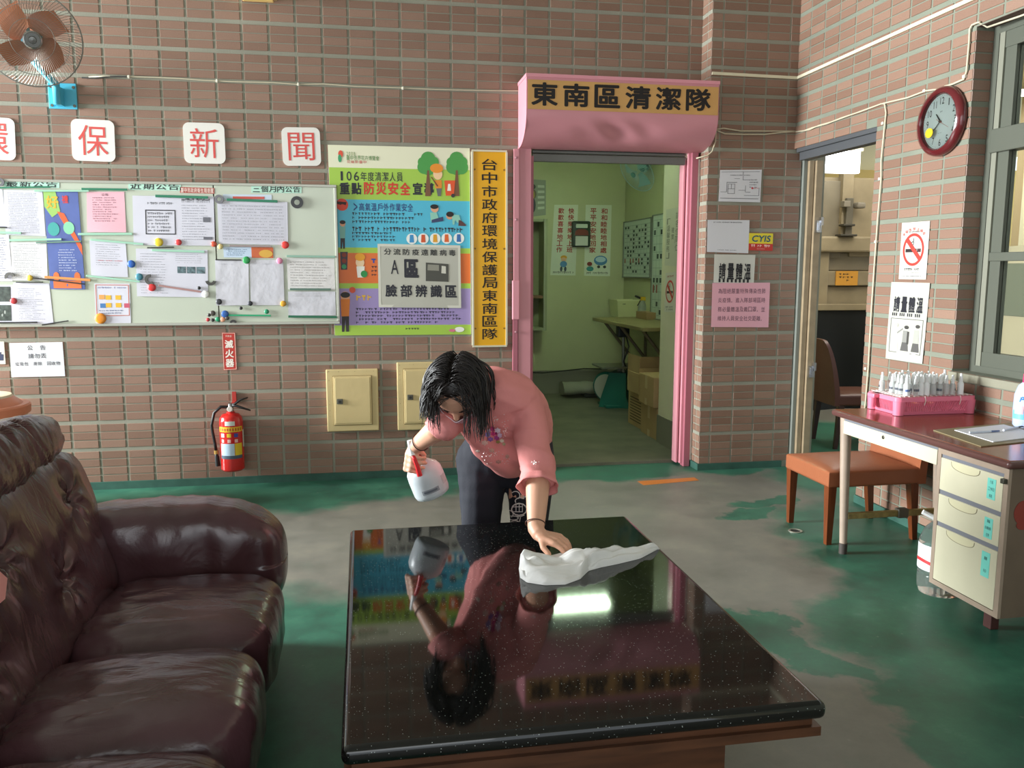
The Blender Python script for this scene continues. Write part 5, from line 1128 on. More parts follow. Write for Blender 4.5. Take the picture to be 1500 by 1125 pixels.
# white vertical sign and small no-smoking sign on the return wall beside the doorway
r, P = sheet(IJ, 'vertical_notice', 'white vertical notice on the cream wall just inside the pink doorway', 'notice', ((976, 307), (998, 303), (994.5, 390), (973.5, 389)), C('#d2d1b8', .6), .003)
onsheet(IJ, P, lambda t: (colm(t, '請各位同仁', .68, .94, .92, .25, 0, .0), colm(t, '確實', .42, .68, .6, .45, 0), colm(t, '「溫馨服務」', .1, .84, .32, .12, 0)), 'lettering', C('#6e6f5c', .6), r)
r, P = sheet(IJ, 'no_smoking_sign', 'small no-smoking sign on the cream wall just inside the pink doorway', 'sign', ((975, 400), (990.5, 398), (989, 457.5), (973, 457)), C('#dbd9c6', .6), .003)
nosmoke(P, IJ, r); scr(P, IJ, r, .15, .03, .85, .16, 2, .08, 62, C('#6a6258', .6), lenvar=0, hfrac=.7); scr(P, IJ, r, .2, .86, .8, .94, 1, .1, 63, C('#b4685c', .6), lenvar=0, hfrac=.7)
# inner wall fan
ih = atY(933, 252, 8.9)
ifn = thing('wall_fan', 'pale blue wall fan hanging high in the inner room', 'fan', V((3.1, 8.9, ih.z + .1)))
ax_ = V((-.78, -.35, -.55)).normalized(); s2 = ax_.cross(V((0, 0, 1))).normalized(); u2 = s2.cross(ax_)
IFM = Matrix(((s2.x, u2.x, ax_.x, ih.x), (s2.y, u2.y, ax_.y, ih.y), (s2.z, u2.z, ax_.z, ih.z), (0, 0, 0, 1)))
mb = MB(IFM)
for k in range(56):
    a = 2 * PI * k / 56; mb.tube([((.03 + .2 * t) * math.cos(a), (.03 + .2 * t) * math.sin(a), .06 * (1 - t ** 3)) for t in (0, .25, .5, .75, 1)], .0016, 3); mb.tube([((.03 + .2 * t) * math.cos(a), (.03 + .2 * t) * math.sin(a), -.08 * (1 - t ** 3)) for t in (0, .3, .6, 1)], .0016, 3)
mb.tube([(.23 * math.cos(a / 32 * 2 * PI), .23 * math.sin(a / 32 * 2 * PI), 0) for a in range(32)], .005, 6, closed=True); mb.build('cage', C('#b9cfcf', .4), ifn)
for k in range(3):
    mb = MB(IFM); o1 = []; o2 = []
    for i in range(9):
        t = i / 8; rr = .03 + .165 * t; aa = k * 2 * PI / 3 + .5 * t; o1.append((rr * math.cos(aa - .5), rr * math.sin(aa - .5), -.03)); o2.append((rr * math.cos(aa + .45), rr * math.sin(aa + .45), .005))
    mb.add(o1 + o2, [(i, i + 1, 10 + i, 9 + i) for i in range(8)]); mb.build('fan_blade', C('#8fbfc4', .35), ifn)
mb = MB(IFM); mb.lathe([(.03, -.2), (.06, -.18), (.06, -.09), (.03, -.07)], (0, 0, 0), 16); mb.lathe([(.03, .05), (.03, .07), (0, .075)], (0, 0, 0), 16); mb.build('motor_housing', C('#6fa3a8', .35), ifn, 40)
mb = MB(); mb.tube([ih - ax_ * .15, V((3.02, 8.9, ih.z + .09)), V((3.1, 8.9, ih.z + .09))], .02, 10); mb.lathe([(.05, 0), (.05, .02)], (3.1, 8.9, ih.z + .09), 16, (-1, 0, 0)); mb.build('wall_bracket', C('#9fb3ac', .4), ifn, 40)

# folding wall table with things on it
TX0, TY0, TY1, TZ = atZ(868, 465, .97)[0], 7.35, atZ(868, 465, .97)[1], .97
wt = thing('folding_table', 'wood-edged wall table on angled brackets in the inner room', 'table', V((3.1, (TY0 + TY1) / 2, TZ - .03)))
WOODI = mat('olive_wood', '#8c7f56', .45, var=.1, vscale=6)
mb = MB(); mb.box((TX0, TY0, TZ - .035), (3.096, TY1, TZ), .004); mb.build('tabletop', WOODI, wt)
for yy in (TY0 + .25, (TY0 + TY1) / 2 + .1, TY1 - .2):
    mb = MB(); mb.tube([(TX0 + .08, yy, TZ - .035), (3.065, yy, .36)], .016, 6); mb.tube([(3.075, yy, TZ - .035), (3.075, yy, .3)], .016, 6); mb.build('bracket', C('#6a5f48', .5), wt)
def atT(px, py): return atZ(px, py, TZ)
p0 = atT(898, 463); bx_ = thing('file_basket', 'cream plastic basket with a row of holes on the wall table', 'basket', V((p0.x + .15, p0.y, TZ)))
def openbox(o, x0, y0, x1, y1, z0, z1, t=.01, fl=.02, parts=None):
    """flared open box"""
    ring_ = [(x0, y0), (x1, y0), (x1, y1), (x0, y1)]
    def rg(e, z): return [(x0 - e, y0 - e, z), (x1 + e, y0 - e, z), (x1 + e, y1 + e, z), (x0 - e, y1 + e, z)]
    L_ = [rg(0, z0), rg(fl, z1), rg(fl - t, z1), rg(-t, z0 + t)]
    vs = sum(L_, []); fs = [(3, 2, 1, 0), (12, 13, 14, 15)]
    for a in range(3):
        for i in range(4): j = (i + 1) % 4; fs.append((a * 4 + i, a * 4 + j, a * 4 + 4 + j, a * 4 + 4 + i))
    o.add(vs, fs)
mb = MB(); openbox(mb, p0.x, p0.y - .2, p0.x + .30, p0.y + .1, TZ, TZ + .19); mb.build('basket_body', C('#c9cc97', .5), bx_)
mb = MB(); mb.box((p0.x - .025, p0.y - .225, TZ + .18), (p0.x + .325, p0.y - .215, TZ + .195)); mb.build('rim', C('#d6d8a8', .5), bx_)
mb = MB()
for i in range(3): mb.box((p0.x + .10 + i * .05, p0.y - .2045, TZ + .06), (p0.x + .135 + i * .05, p0.y - .2025, TZ + .065))
for i in range(3): mb.tube([(p0.x + .05 + .012 * i, p0.y - .21, TZ + .14), (p0.x + .05 + .012 * i, p0.y - .222, TZ + .15)], .004, 6)
mb.build('lettering', C('#5a5c40', .6), bx_)
p1 = atT(941, 465); sb = thing('spray_bottle', 'clear spray bottle with yellow and black trigger on the wall table', 'bottle', V((p1.x, p1.y, TZ)))
mb = MB(); mb.lathe([(.045, 0), (.05, .02), (.05, .13), (.022, .17), (.02, .19)], (p1.x, p1.y, TZ), 16); mb.build('bottle_body', C('#aab2a2', .3, trans=.5), sb, 40)
mb = MB(); mb.box((p1.x - .03, p1.y - .02, TZ + .185), (p1.x + .05, p1.y + .02, TZ + .23), .008); mb.build('trigger_head', C('#d8b52a', .4), sb)
mb = MB(); mb.tube([(p1.x - .02, p1.y, TZ + .21), (p1.x - .09, p1.y, TZ + .24)], .012, 8); mb.tube([(p1.x - .02, p1.y, TZ + .20), (p1.x - .06, p1.y, TZ + .13)], .006, 8); mb.build('trigger', C('#2a2a28', .4), sb)
p2 = atT(957, 467); mb = MB(); mb.box((p2.x - .13, p2.y - .15, TZ), (p2.x + .1, p2.y + .2, TZ + .075), .005); mb.solo('carton_tray', C('#9a7d55', .7), 'low brown carton tray beside the spray bottle on the wall table', 'box', V((p2.x, p2.y, TZ)))
# floor scale, mat roll, cartons
SCG = mat('scale_green', '#1f6b5c', .4)
ps = atZ(907, 594, .022); sc = thing('platform_scale', 'dark green platform scale with round dial and steel pan on the inner room floor', 'scale', ps)
f = Fr(ps + V((-.02, 0, 0)), (.86, -.5, 0), (0, 0, 1))
mb = MB(f); mb.prism([(-.17, .0), (.17, 0), (.13, .12), (.12, .38), (-.06, .38), (-.15, .1)], -.16, .16); mb.build('scale_body', SCG, sc)
mb = MB(Fr(f.P(-.1, .2, .0), (.78, -.62, 0), (-.1, 0, 1))); mb.lathe([(.17, 0), (.175, .03), (.16, .05)], (0, 0, .0), 28); mb.build('dial_case', SCG, sc, 40)
mb = MB(Fr(f.P(-.1, .2, .0), (.78, -.62, 0), (-.1, 0, 1))); mb.disc(0, 0, .15, .045, .054, 28); mb.build('dial', C('#b9bcae', .4), sc)
mb = MB(); mb.box((ps.x - .26, ps.y - .2, .45), (ps.x + .22, ps.y + .2, .47), .004); mb.tube([(ps.x, ps.y, .38), (ps.x, ps.y, .46)], .03, 10); mb.build('pan', C('#85877d', .35, metal=.6), sc)
mb = MB(); mb.box((ps.x - .2, ps.y - .18, .022), (ps.x + .18, ps.y + .16, .05), .006); mb.build('base_plate', SCG, sc)
pm = atZ(860, 578, .022); md = thing('wrapped_bundle', 'long bundle wrapped in clear plastic lying on the inner room floor', 'bundle', pm)
mb = MB()
def bun(u, v):
    a = v * 2 * PI; rr = .08 * (1 + .25 * noise.noise(V((u * 6, math.cos(a), math.sin(a))))) * (1 if u < .93 else .6); return V((pm.x - .35 + .85 * u, pm.y - .16 + rr * 1.7 * math.cos(a), .13 + rr * math.sin(a)))
vs = []; fs = []
for i in range(25):
    for k in range(14): vs.append(bun(i / 24, k / 14))
for i in range(24):
    for k in range(14): fs.append((i * 14 + k, i * 14 + (k + 1) % 14, (i + 1) * 14 + (k + 1) % 14, (i + 1) * 14 + k))
mb.add(vs, fs + [tuple(range(14)), tuple(range(24 * 14, 25 * 14))]); mb.build('wrapping', mat('cloudy_plastic', '#8c8c7c', .2, bump=1, bscale=20), md, True)
mb = MB(); mb.box((pm.x - .1, pm.y - .27, .03), (pm.x + .45, pm.y - .05, .1), .01); mb.build('dark_core', C('#3a3a35', .6), md)
CARD = mat('cardboard', '#b3966a', .7, var=.08, vscale=4)
def carton(x0, y0, x1, y1, z0, z1, lab, tape=True, flap=False, cut=False, m=CARD):
    b = thing('cardboard_box', lab, 'box', V(((x0 + x1) / 2, (y0 + y1) / 2, z0)))
    mb = MB(); mb.box((x0, y0, z0), (x1, y1, z1), .006); mb.build('carton', m, b)
    if tape:
        ym = (y0 + y1) / 2
        for za, zb in ((z1 - .12, z1), (z0, z0 + .06)): mb = MB(); mb.box((x0 - .0012, ym - .03, za), (x0, ym + .03, zb)); mb.build('tape', C('#c2a878', .3), b)
    if flap:
        for a_, b2_ in (((x0 + .004, y0, z1), (x0 + .008, y1, z1 + .16)), ((x0, y0 + .004, z1), (x1, y0 + .008, z1 + .05)), ((x0, y1 - .008, z1), (x1, y1 - .004, z1 + .12))):
            mb = MB(); mb.box(a_, b2_); mb.build('flap', m, b)
    return b
carton(2.50, 6.845, 2.92, 7.27, .022, .305, 'plain cardboard box, lowest of the stack just inside the doorway')
c2_ = carton(2.53, 7.30, 2.92, 7.74, .022, .35, 'slotted cardboard box standing behind the lowest one inside the doorway', tape=False)
for i in range(9):
    mb = MB(); mb.box((2.5288, 7.36, .07 + i * .027), (2.53, 7.68, .08 + i * .027)); mb.build('vent_slot', C('#5a4a2e', .8), c2_)
carton(2.465, 6.85, 2.90, 7.24, .308, .575, 'upper cardboard box with a strip of tape, on top of the lowest')
carton(2.49, 7.32, 2.90, 7.66, .353, .55, 'open cardboard box with raised flaps at the back of the stack', flap=True, tape=False)
# switch-like holder under the boards
p3 = atX(918, 420, 3.09); hh_ = thing('hanging_pump', 'dark hanging pump pipe with a black head below the wall table', 'pipe', V((2.9, 8.7, .3)))
a0 = atY(913, 480, 8.6); a1 = atY(913, 545, 8.6)
mb = MB(); mb.tube([a0, a1], .018, 8); mb.build('pipe', C('#7a7c70', .4, metal=.4), hh_); mb = MB(); mb.box((a0.x - .07, a0.y - .05, a0.z - .1), (a0.x + .06, a0.y + .05, a0.z + .04), .02); mb.build('head', C('#2b2f33', .5), hh_)
mb = MB(); mb.tube([a0 + V((.03, 0, -.08)), a0 + V((.06, -.02, -.2)), a0 + V((.0, -.03, -.36)), a0 + V((.05, 0, -.45))], .008, 6); mb.build('cord', C('#222222', .5), hh_)
mb = MB(); mb.tube([V((1.45, IY - .05, .36)), V((1.7, IY - .04, .30)), V((2.1, IY - .06, .28)), V((2.6, IY - .06, .32)), V((2.9, IY - .05, .31))], .008, 6); mb.solo('floor_cable', C('#26261f', .5), 'black cable sagging along the foot of the inner back wall', 'cable', V((2.1, IY - .05, .28)))

# ------------------------------------------------------------------ beyond the passage: truck rear, chair, lamp
MACH = mat('dusty_beige_steel', '#8f8166', .5, var=.15, vscale=5, bump=.2, bscale=12); BLACKR = mat('black_rubber', '#15191b', .45, bump=.5, bscale=5)
TRY = 8.4
def aT(px, py, d=0): return atY(px, py, TRY - d)
tr = thing('truck_rear', 'beige steel rear of a refuse truck with black rubber apron, seen through the passage', 'truck', V((aT(1230, 500).x, TRY, 0)))
def tp(nm, c4, d0, d1, m, ch=.006):
    q = [aT(*p, d1) for p in c4]; x0, x1 = min(p.x for p in q), max(p.x for p in q); z0, z1 = min(p.z for p in q), max(p.z for p in q)
    mb = MB(); mb.box((x0, TRY - d1, z0), (x1, TRY - d0, z1), ch); return mb.build(nm, m, tr)
tp('rear_frame', ((1150, 262), (1330, 262), (1330, 460), (1150, 460)), -.5, 0, MACH)
tp('upper_door', ((1193, 265), (1230, 265), (1230, 378), (1193, 378)), 0, .05, mat('beige_dull', '#7d735f', .5, var=.1, vscale=5))
tp('upper_post', ((1237, 240), (1247, 240), (1247, 345), (1237, 345)), 0, .10, MACH)
tp('upper_door', ((1250, 262), (1330, 262), (1330, 376), (1250, 376)), 0, .05, MACH)
tp('cross_beam', ((1150, 347), (1330, 347), (1330, 369), (1150, 369)), .05, .16, MACH, .02)
tp('latch_post', ((1241, 290), (1248, 290), (1248, 345), (1241, 345)), .1, .14, C('#5e584a', .5))
tp('latch_foot', ((1236, 328), (1253, 328), (1253, 331), (1236, 331)), .1, .2, C('#3c382f', .5)); tp('latch_foot', ((1232, 343), (1256, 343), (1256, 346), (1232, 346)), .1, .22, C('#3c382f', .5))
tp('hook', ((1237, 294), (1246, 294), (1246, 303), (1237, 303)), .12, .2, C('#7a7263', .5)); tp('hook', ((1257, 296), (1269, 296), (1269, 305), (1257, 305)), .1, .2, C('#7a7263', .5), .02)
tp('side_post', ((1193, 369), (1211, 369), (1211, 455), (1193, 455)), 0, .1, MACH)
tp('lower_panel', ((1212, 371), (1330, 371), (1330, 396), (1212, 396)), 0, .03, mat('beige_dull', '#7d735f', .5, var=.1, vscale=5)); tp('lower_panel', ((1212, 397), (1330, 397), (1330, 418), (1212, 418)), 0, .07, MACH); tp('lower_panel', ((1212, 420), (1330, 420), (1330, 445), (1212, 445)), 0, .03, MACH)
tp('warning_plate', ((1225, 397), (1256, 397), (1256, 418), (1225, 418)), .07, .08, C('#c98f35', .5), 0)
tpf = Fr((0, TRY - .082, 0), (1, 0, 0), (0, 0, 1)); a_ = tpf.uv(1226, 417); b_ = tpf.uv(1255, 398); mb = MB(tpf); scrib(mb, a_[0] + .02, a_[1] + .03, b_[0] - .02, b_[1] - .01, 3, .045, .001, 71); mb.build('print', C('#2c2620', .5), tr)
mb = MB()
def rub(u, v):
    top_, bot = 452, 574 + 34 * (1 - (2 * u - .9) ** 2 * .0) - (0 if u < .6 else 60 * ((u - .6) / .4) ** 2)
    return aT(1165 + 130 * u, top_ * v + bot * (1 - v), .17 + .04 * math.sin(9 * u) * (1 - v))
mb.grid(rub, 24, 10, .01, (0, 1, 0)); mb.build('rubber_apron', BLACKR, tr, 40)
tp('apron_bar', ((1150, 446), (1330, 446), (1330, 454), (1150, 454)), .12, .2, MACH)
tp('under_frame', ((1150, 560), (1330, 560), (1330, 600), (1150, 600)), -.5, -.1, C('#23262a', .6))
for k in (-.35, .75):
    mb = MB(); mb.lathe([(.2, -.14), (.42, -.13), (.46, -.08), (.46, .08), (.42, .13), (.2, .14)], (aT(1230, 500).x + k * 1.6, TRY + .9, .46), 28, (1, 0, 0)); mb.build('wheel', C('#1a1a1a', .6), tr, 40)
mb = MB(); mb.box((aT(1150, 300).x, TRY + .05, .55), (aT(1330, 300).x + .2, TRY + 3.4, 2.35)); mb.build('hopper_body', MACH, tr)
# garage behind: pale ceiling, lamp
GW = mat('garage_cream', '#d8cfa8', .7)
mb = MB(); mb.box((XR + .13, YB + .25, 3.25), (XR + 7, 14, 3.35)); struct('ceiling_garage', mb, GW)
mb = MB(); mb.box((XR + .13, 13.9, 0), (XR + 9, 14, 3.3)); struct('wall_garage', mb, mat('garage_ochre', '#c9ae6c', .7))
mb = MB(); mb.box((3.2, YB + .25, 0), (3.25, 14, 3.3)); struct('wall_garage_left', mb, GW)
lp = thing('tube_lamp', 'bright white tube lamp high above the truck beyond the passage', 'lamp', atY(1228, 237, 8.0))
a_, b_ = atY(1197, 253, 8.0), atY(1259, 222, 8.0)
mb = MB(); mb.box((a_.x, 7.97, a_.z), (b_.x, 8.03, b_.z), .01); mb.build('diffuser', mat('lamp_white', '#f6fbff', .5, emit=5), lp)
mb = MB(); mb.box((a_.x - .02, 7.96, b_.z), (b_.x + .02, 8.06, b_.z + .03)); mb.tube([(a_.x + .1, 8.0, b_.z), (a_.x + .1, 8.0, 3.25)], .006, 6); mb.tube([(b_.x - .1, 8.0, b_.z), (b_.x - .1, 8.0, 3.25)], .006, 6); mb.build('housing', C('#d9d5c2', .5), lp)
area('garage_light', (4.8, 7.2, 3.1), (4.8, 7.6, 0), 2.5, 1.5, 45, (1, .97, .88))

def dining_chair(loc, ang, lab, leather, wood, back_h=.46, w_=.46, d_=.50, sh=.42):
    """seat centre at loc, facing +x before turning"""
    M_ = Matrix.Translation(loc) @ Matrix.Rotation(ang, 4, 'Z'); t = thing('dining_chair', lab, 'chair', M_)
    mb = MB(M_); bm = bmesh.new(); bmesh.ops.create_cube(bm, size=1); bmesh.ops.subdivide_edges(bm, edges=bm.edges[:], cuts=9, use_grid_fill=True)
    for q in bm.verts:
        x_, y_, z_ = q.co * 2; 
        zz = z_ * .5; puff = .022 * (1 - x_ ** 4) * (1 - y_ ** 4) if z_ > .9 else 0
        rx = x_ * (1 - .03 * (abs(z_) > .95)); ry = y_ * (1 - .03 * (abs(z_) > .95)); q.co = V((rx * d_ / 2, ry * w_ / 2, sh - .045 + z_ * .045 + puff))
    mb.addbm(bm); mb.build('seat', leather, t, 60)
    for sx_ in (1, -1):
        for sy_ in (1, -1):
            mb = MB(M_); x_, y_ = sx_ * (d_ / 2 - .028), sy_ * (w_ / 2 - .028); tx_, ty_ = (x_ + (.0 if sx_ > 0 else -.03)), y_
            r_t, r_b = .024, .015
            mb.add([(x_ + a * r_t, y_ + b * r_t, sh - .085) for a, b in ((-1, -1), (1, -1), (1, 1), (-1, 1))] + [(tx_ + a * r_b, ty_ + b * r_b, 0) for a, b in ((-1, -1), (1, -1), (1, 1), (-1, 1))],
                   [(0, 1, 2, 3), (7, 6, 5, 4), (0, 4, 5, 1), (1, 5, 6, 2), (2, 6, 7, 3), (3, 7, 4, 0)]); mb.build('leg', wood, t)
    mb = MB(M_); vs = []; fs = []; n = 12; Wd = 10
    for side_ in (0, 1):
        for i in range(n + 1):
            v_ = i / n; z_ = sh - .09 + (back_h + .09) * v_; lean = -.09 * v_ ** 1.6; hw = w_ / 2 * (1 - .16 * v_ ** 3); th = .05 - .022 * v_
            for k in range(Wd + 1):
                u_ = k / Wd * 2 - 1; round_ = .04 * (abs(u_) ** 6) * v_ ** 6
                vs.append((-d_ / 2 - .012 + lean + (th / 2 if side_ else -th / 2) - .012 * (1 - u_ * u_), u_ * hw, z_ - round_))
    W1 = Wd + 1; N1 = (n + 1) * W1
    for i in range(n):
        for k in range(Wd):
            a = i * W1 + k; fs += [(a, a + 1, a + W1 + 1, a + W1), (N1 + a + W1, N1 + a + W1 + 1, N1 + a + 1, N1 + a)]
    for i in range(n): a = i * W1; fs += [(a, a + W1, N1 + a + W1, N1 + a), (a + Wd, N1 + a + Wd, N1 + a + W1 + Wd, a + W1 + Wd)]
    for k in range(Wd): fs += [(k, N1 + k, N1 + k + 1, k + 1), (n * W1 + k, n * W1 + k + 1, N1 + n * W1 + k + 1, N1 + n * W1 + k)]
    mb.add(vs, fs); mb.build('backrest', leather, t, 50)
    return t
BRL = mat('dark_brown_leather', '#5a3125', .35, bump=.15, bscale=60); TANL = mat('tan_leather', '#96583a', .38, bump=.12, bscale=70, var=.08, vscale=5)
WD = mat('chair_wood', '#6b3518', .35, var=.2, vscale=18, coat=.3, stretch=(4, 4, .5)); WDD = mat('chair_wood_dark', '#3a1d17', .4, coat=.2)
dining_chair(V((4.18, 6.55, 0)), -.12, 'dark brown leather chair in the passage beyond the right wall opening', BRL, WDD, .46, .5, .5, .46)
dining_chair(V((2.745, 4.30, 0)), PI, 'tan leather chair with wooden legs pushed in behind the desk', TANL, WD, .42, .47, .55, .415)

# ------------------------------------------------------------------ outside the window
mb = MB(); mb.box((6.4, -1, 0), (6.5, 7.5, 4.5)); struct('wall_outside', mb, mat('outside_beige', '#c4b08f', .8))
mb = MB(); mb.box((6.33, 7.12, 0), (6.4, 7.32, 4.5)); struct('trim_3', mb, mat('outside_white_strip', '#efe9cf', .7))
va = thing('parked_van', 'beige van parked outside the window, only partly visible through the panes', 'van', V((5.6, 4.9, 0)))
VB = mat('van_beige', '#b3a78c', .3, coat=.4)
mb = MB(); prf = [(3.0, .35), (7.0, .35), (7.0, 1.5), (6.85, 1.66), (4.6, 1.70), (3.6, 1.2), (3.0, 1.1)]
mb.M = Matrix(((0, 0, 1, 4.9), (1, 0, 0, 0), (0, 1, 0, 0), (0, 0, 0, 1))); mb.prism(prf, 0, 1.3); mb.build('van_body', VB, va)
for a_, b_ in (((4.885, 5.9, 1.15), (4.9, 6.75, 1.55)), ((4.885, 4.75, 1.15), (4.9, 5.75, 1.55))):
    mb = MB(); mb.box(a_, b_, .004); mb.build('window', mat('van_glass', '#6f7263', .1, coat=.5), va)
mb = MB(); mb.box((4.88, 5.815, .4), (4.898, 5.83, 1.62)); mb.build('door_gap', C('#4a4638', .6), va)
mb = MB(); mb.box((4.86, 5.2, 1.02), (4.9, 5.45, 1.06), .01); mb.build('door_handle', mat('chrome', '#c9cbd0', .25, metal=1), va)
for yy in (3.9, 6.3):
    mb = MB(); mb.lathe([(.14, -.1), (.3, -.1), (.34, -.06), (.34, .06), (.3, .1), (.14, .1)], (4.98, yy, .34), 28, (1, 0, 0)); mb.build('wheel', C('#1a1a1a', .6), va, 40)

# ------------------------------------------------------------------ desk
DF, DY0, DY1, DZT = 2.47, 2.80, 4.04, .765
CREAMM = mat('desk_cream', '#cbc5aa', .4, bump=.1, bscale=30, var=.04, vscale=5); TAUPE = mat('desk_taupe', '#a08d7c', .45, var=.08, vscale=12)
DTOP = mat('desk_laminate', '#7a3d26', .16, var=.08, vscale=6); DEDGE = mat('desk_edge', '#5a3a36', .3); CHAN = C('#8b8d96', .35, metal=.4)
dk = thing('office_desk', 'old cream steel desk with brown laminate top against the right wall', 'desk', V(((DF + XR) / 2, (DY0 + DY1) / 2, 0)))
mb = MB(); mb.rbox((DF - .018, DY0 - .012, DZT - .034), (XR - .004, DY1 + .012, DZT - .002), .012, 3); mb.build('top_edging', DEDGE, dk, 40)
mb = MB(); mb.rbox((DF - .006, DY0, DZT - .01), (XR - .006, DY1, DZT), .004); mb.build('desktop', DTOP, dk, 40)
FX = DF + .005
# apron drawer
CY1 = 3.225                                        # cabinet runs from DY0+.02 to here
mb = MB(); mb.box((FX + .012, CY1, .665), (FX + .02, DY1 - .05, DZT - .035)); mb.build('apron_rail', CHAN, dk)
mb = MB(); mb.box((FX, CY1 + .006, .648), (FX + .016, DY1 - .06, .716), .002); dr = mb.build('drawer', CREAMM, dk)
mb = MB(); mb.box((FX + .002, CY1 + .004, .716), (FX + .012, DY1 - .06, .731)); mb.build('drawer_pull_channel', CHAN, dk)
mb = MB(); mb.lathe([(.009, 0), (.009, .003), (.006, .004)], (FX, 3.62, .695), 16, (-1, 0, 0)); mb.build('lock', C('#4a463e', .35, metal=.6), dr)
mb = MB(); mb.box((FX + .02, CY1, .66), (XR - .06, DY1 - .06, .672)); mb.build('drawer_bottom', TAUPE, dk)
# cabinet
y0 = DY0 + .012
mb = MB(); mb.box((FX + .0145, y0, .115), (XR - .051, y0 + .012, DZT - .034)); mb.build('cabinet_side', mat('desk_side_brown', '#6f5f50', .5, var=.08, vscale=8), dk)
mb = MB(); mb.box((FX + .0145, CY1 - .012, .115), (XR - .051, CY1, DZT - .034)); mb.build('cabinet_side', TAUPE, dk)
mb = MB(); mb.box((FX + .0145, y0 + .0125, .115), (XR - .051, CY1 - .0125, .127)); mb.build('cabinet_bottom', TAUPE, dk)
mb = MB(); mb.box((XR - .05, y0, .115), (XR - .04, CY1, DZT - .034)); mb.build('cabinet_back', TAUPE, dk)
mb = MB()
for a_, b_ in (((FX, y0, .115), (FX + .014, y0 + .024, DZT - .034)), ((FX, CY1 - .022, .115), (FX + .014, CY1, DZT - .034)), ((FX, y0 + .0243, .115), (FX + .014, CY1 - .0223, .137)), ((FX, y0 + .0243, DZT - .06), (FX + .014, CY1 - .0223, DZT - .034))): mb.box(a_, b_)
mb.build('cabinet_frame', TAUPE, dk)
YA, YC = y0 + .026, CY1 - .024
STK = C('#79d3c4', .5)
def stroke_row(mb, f, s_, x0, z0, x1, z1): row(mb, s_, x0, z0, x1, z1, .001, .0)
DFR = Fr((FX - .001, 0, 0), (0, -1, 0), (0, 0, 1))
for i, (za, zb, words_, sy) in enumerate(((.548, .690, ('行員', '工作日', '報表'), .11), (.405, .528, ('車輛', '自動檢', '查表'), .12), (.140, .385, ('翻', '印'), .12))):
    mb = MB(); mb.box((FX - .001, YA, za), (FX + .016, YC, zb), .002); d = mb.build('drawer', CREAMM, dk)
    mb = MB(); mb.box((FX + .004, YA, zb), (FX + .014, YC, zb + .019)); mb.build('drawer_pull_channel', CHAN, dk)
    # recessed grip: a thin curved lip
    yc = (YA + YC) / 2 + .03; pts = [(FX - .002, yc + .085 * math.cos(t), zb - .004 - .034 * math.sin(t) ** .6) for t in [PI * k / 14 for k in range(15)]]
    mb = MB(); mb.tube(pts, .0016, 5); mb.build('grip_lip', C('#8d8469', .5), d)
    mb = MB(); mb.prism([(-p[1], p[2]) for p in pts], .0, .0012); mb.v = [V((FX - .0012 - v.z, -v.x, v.y)) for v in mb.v]; mb.build('grip', C('#cfc8a6', .45), d)
    zc0, zc1 = (zb - .02, zb - .105) if i < 2 else (zb - .02, zb - .125)
    st = (YA + .035); mb = MB(DFR); mb.box((-st - .046, zc1, .0005), (-st, zc0, .0012)); mb.build('label_sticker', STK, d)
    mb = MB(DFR); n_ = len(words_)
    for k, w_ in enumerate(words_): zz = zc0 - (k + .5) * (zc0 - zc1) / n_; row(mb, w_, -st - .040 + (.008 if len(w_) < 3 else 0), zz - .007, -st - .006 - (.008 if len(w_) < 3 else 0), zz + .007, .0018, .0)
    mb.build('lettering', C('#2f4f52', .5), d)
mb = MB(); mb.box((FX - .018, y0 + .004, .668), (FX, y0 + .024, .688), .003); mb.build('side_lock', C('#4c4a40', .4, metal=.4), dk)
mb = MB(); mb.add([(FX, y0, .123)] , []); 
for (x_, y_) in ((FX + .095, y0 + .14), (FX + .22, CY1 - .06), (XR - .12, y0 + .04), (XR - .12, CY1 - .04)):
    mb = MB(); mb.rbox((x_, y_, 0), (x_ + .04, y_ + .045, .116), .003); mb.build('leg', C('#4a2a26', .5), dk)
for (x_, y_) in ((DF + .028, DY1 - .06), (XR - .09, DY1 - .06)):
    mb = MB(); mb.lathe([(.019, .035), (.029, .73)], (0, 0, 0), 18); mb.v = [V((x_ + v.x, y_ - .04 * (1 - v.z / .73) + v.y, v.z)) for v in mb.v]; l = mb.build('leg', TAUPE, dk, 40)
    mb = MB(); mb.lathe([(.021, 0), (.022, .055), (.019, .058)], (x_, y_ - .038, 0), 18); mb.build('leg_foot', C('#3f3833', .6), l, 40)
YL = mat('rusty_yellow_bar', '#8c7a48', .6, var=.35, vscale=30)
mb = MB(); mb.box((DF + .028, DY1 - .105, .185), (DF + .045, DY1 - .09, .225)); 
mb = MB(); mb.tube([(DF + .03, DY1 - .09, .215), (FX + .33, CY1 + .20, .215)], .001, 4)
a_, b_ = V((DF + .04, DY1 - .10, .20)), V((DF + .37, DY1 - .095, .20)); ST = Fr(a_, (1, .0, 0), (0, 0, 1))
mb = MB(); mb.box((a_.x, a_.y - .012, .19), (XR - .1, a_.y + .012, .222), .002); mb.build('stretcher', YL, dk)
mb = MB(); mb.box((a_.x + .29, a_.y - .02, .182), (a_.x + .35, a_.y + .02, .232), .004); mb.build('stretcher_clamp', C('#5e5a50', .5, metal=.4), dk)
r_ = Fr((FX + .25, y0 - .0008, .55), (1, 0, 0), (0, 0, 1)); mb = MB(r_); mb.disc(-.17, 0.0, .045, 0, .0012, 20, .05); mb.disc(-.17, -.05, .03, .0001, .0013, 12, .02); mb.solo('round_sticker', C('#8a3a30', .5), 'dark red sticker on the brown side of the desk, at the right edge', 'sticker', r_.at(-.17, 0))

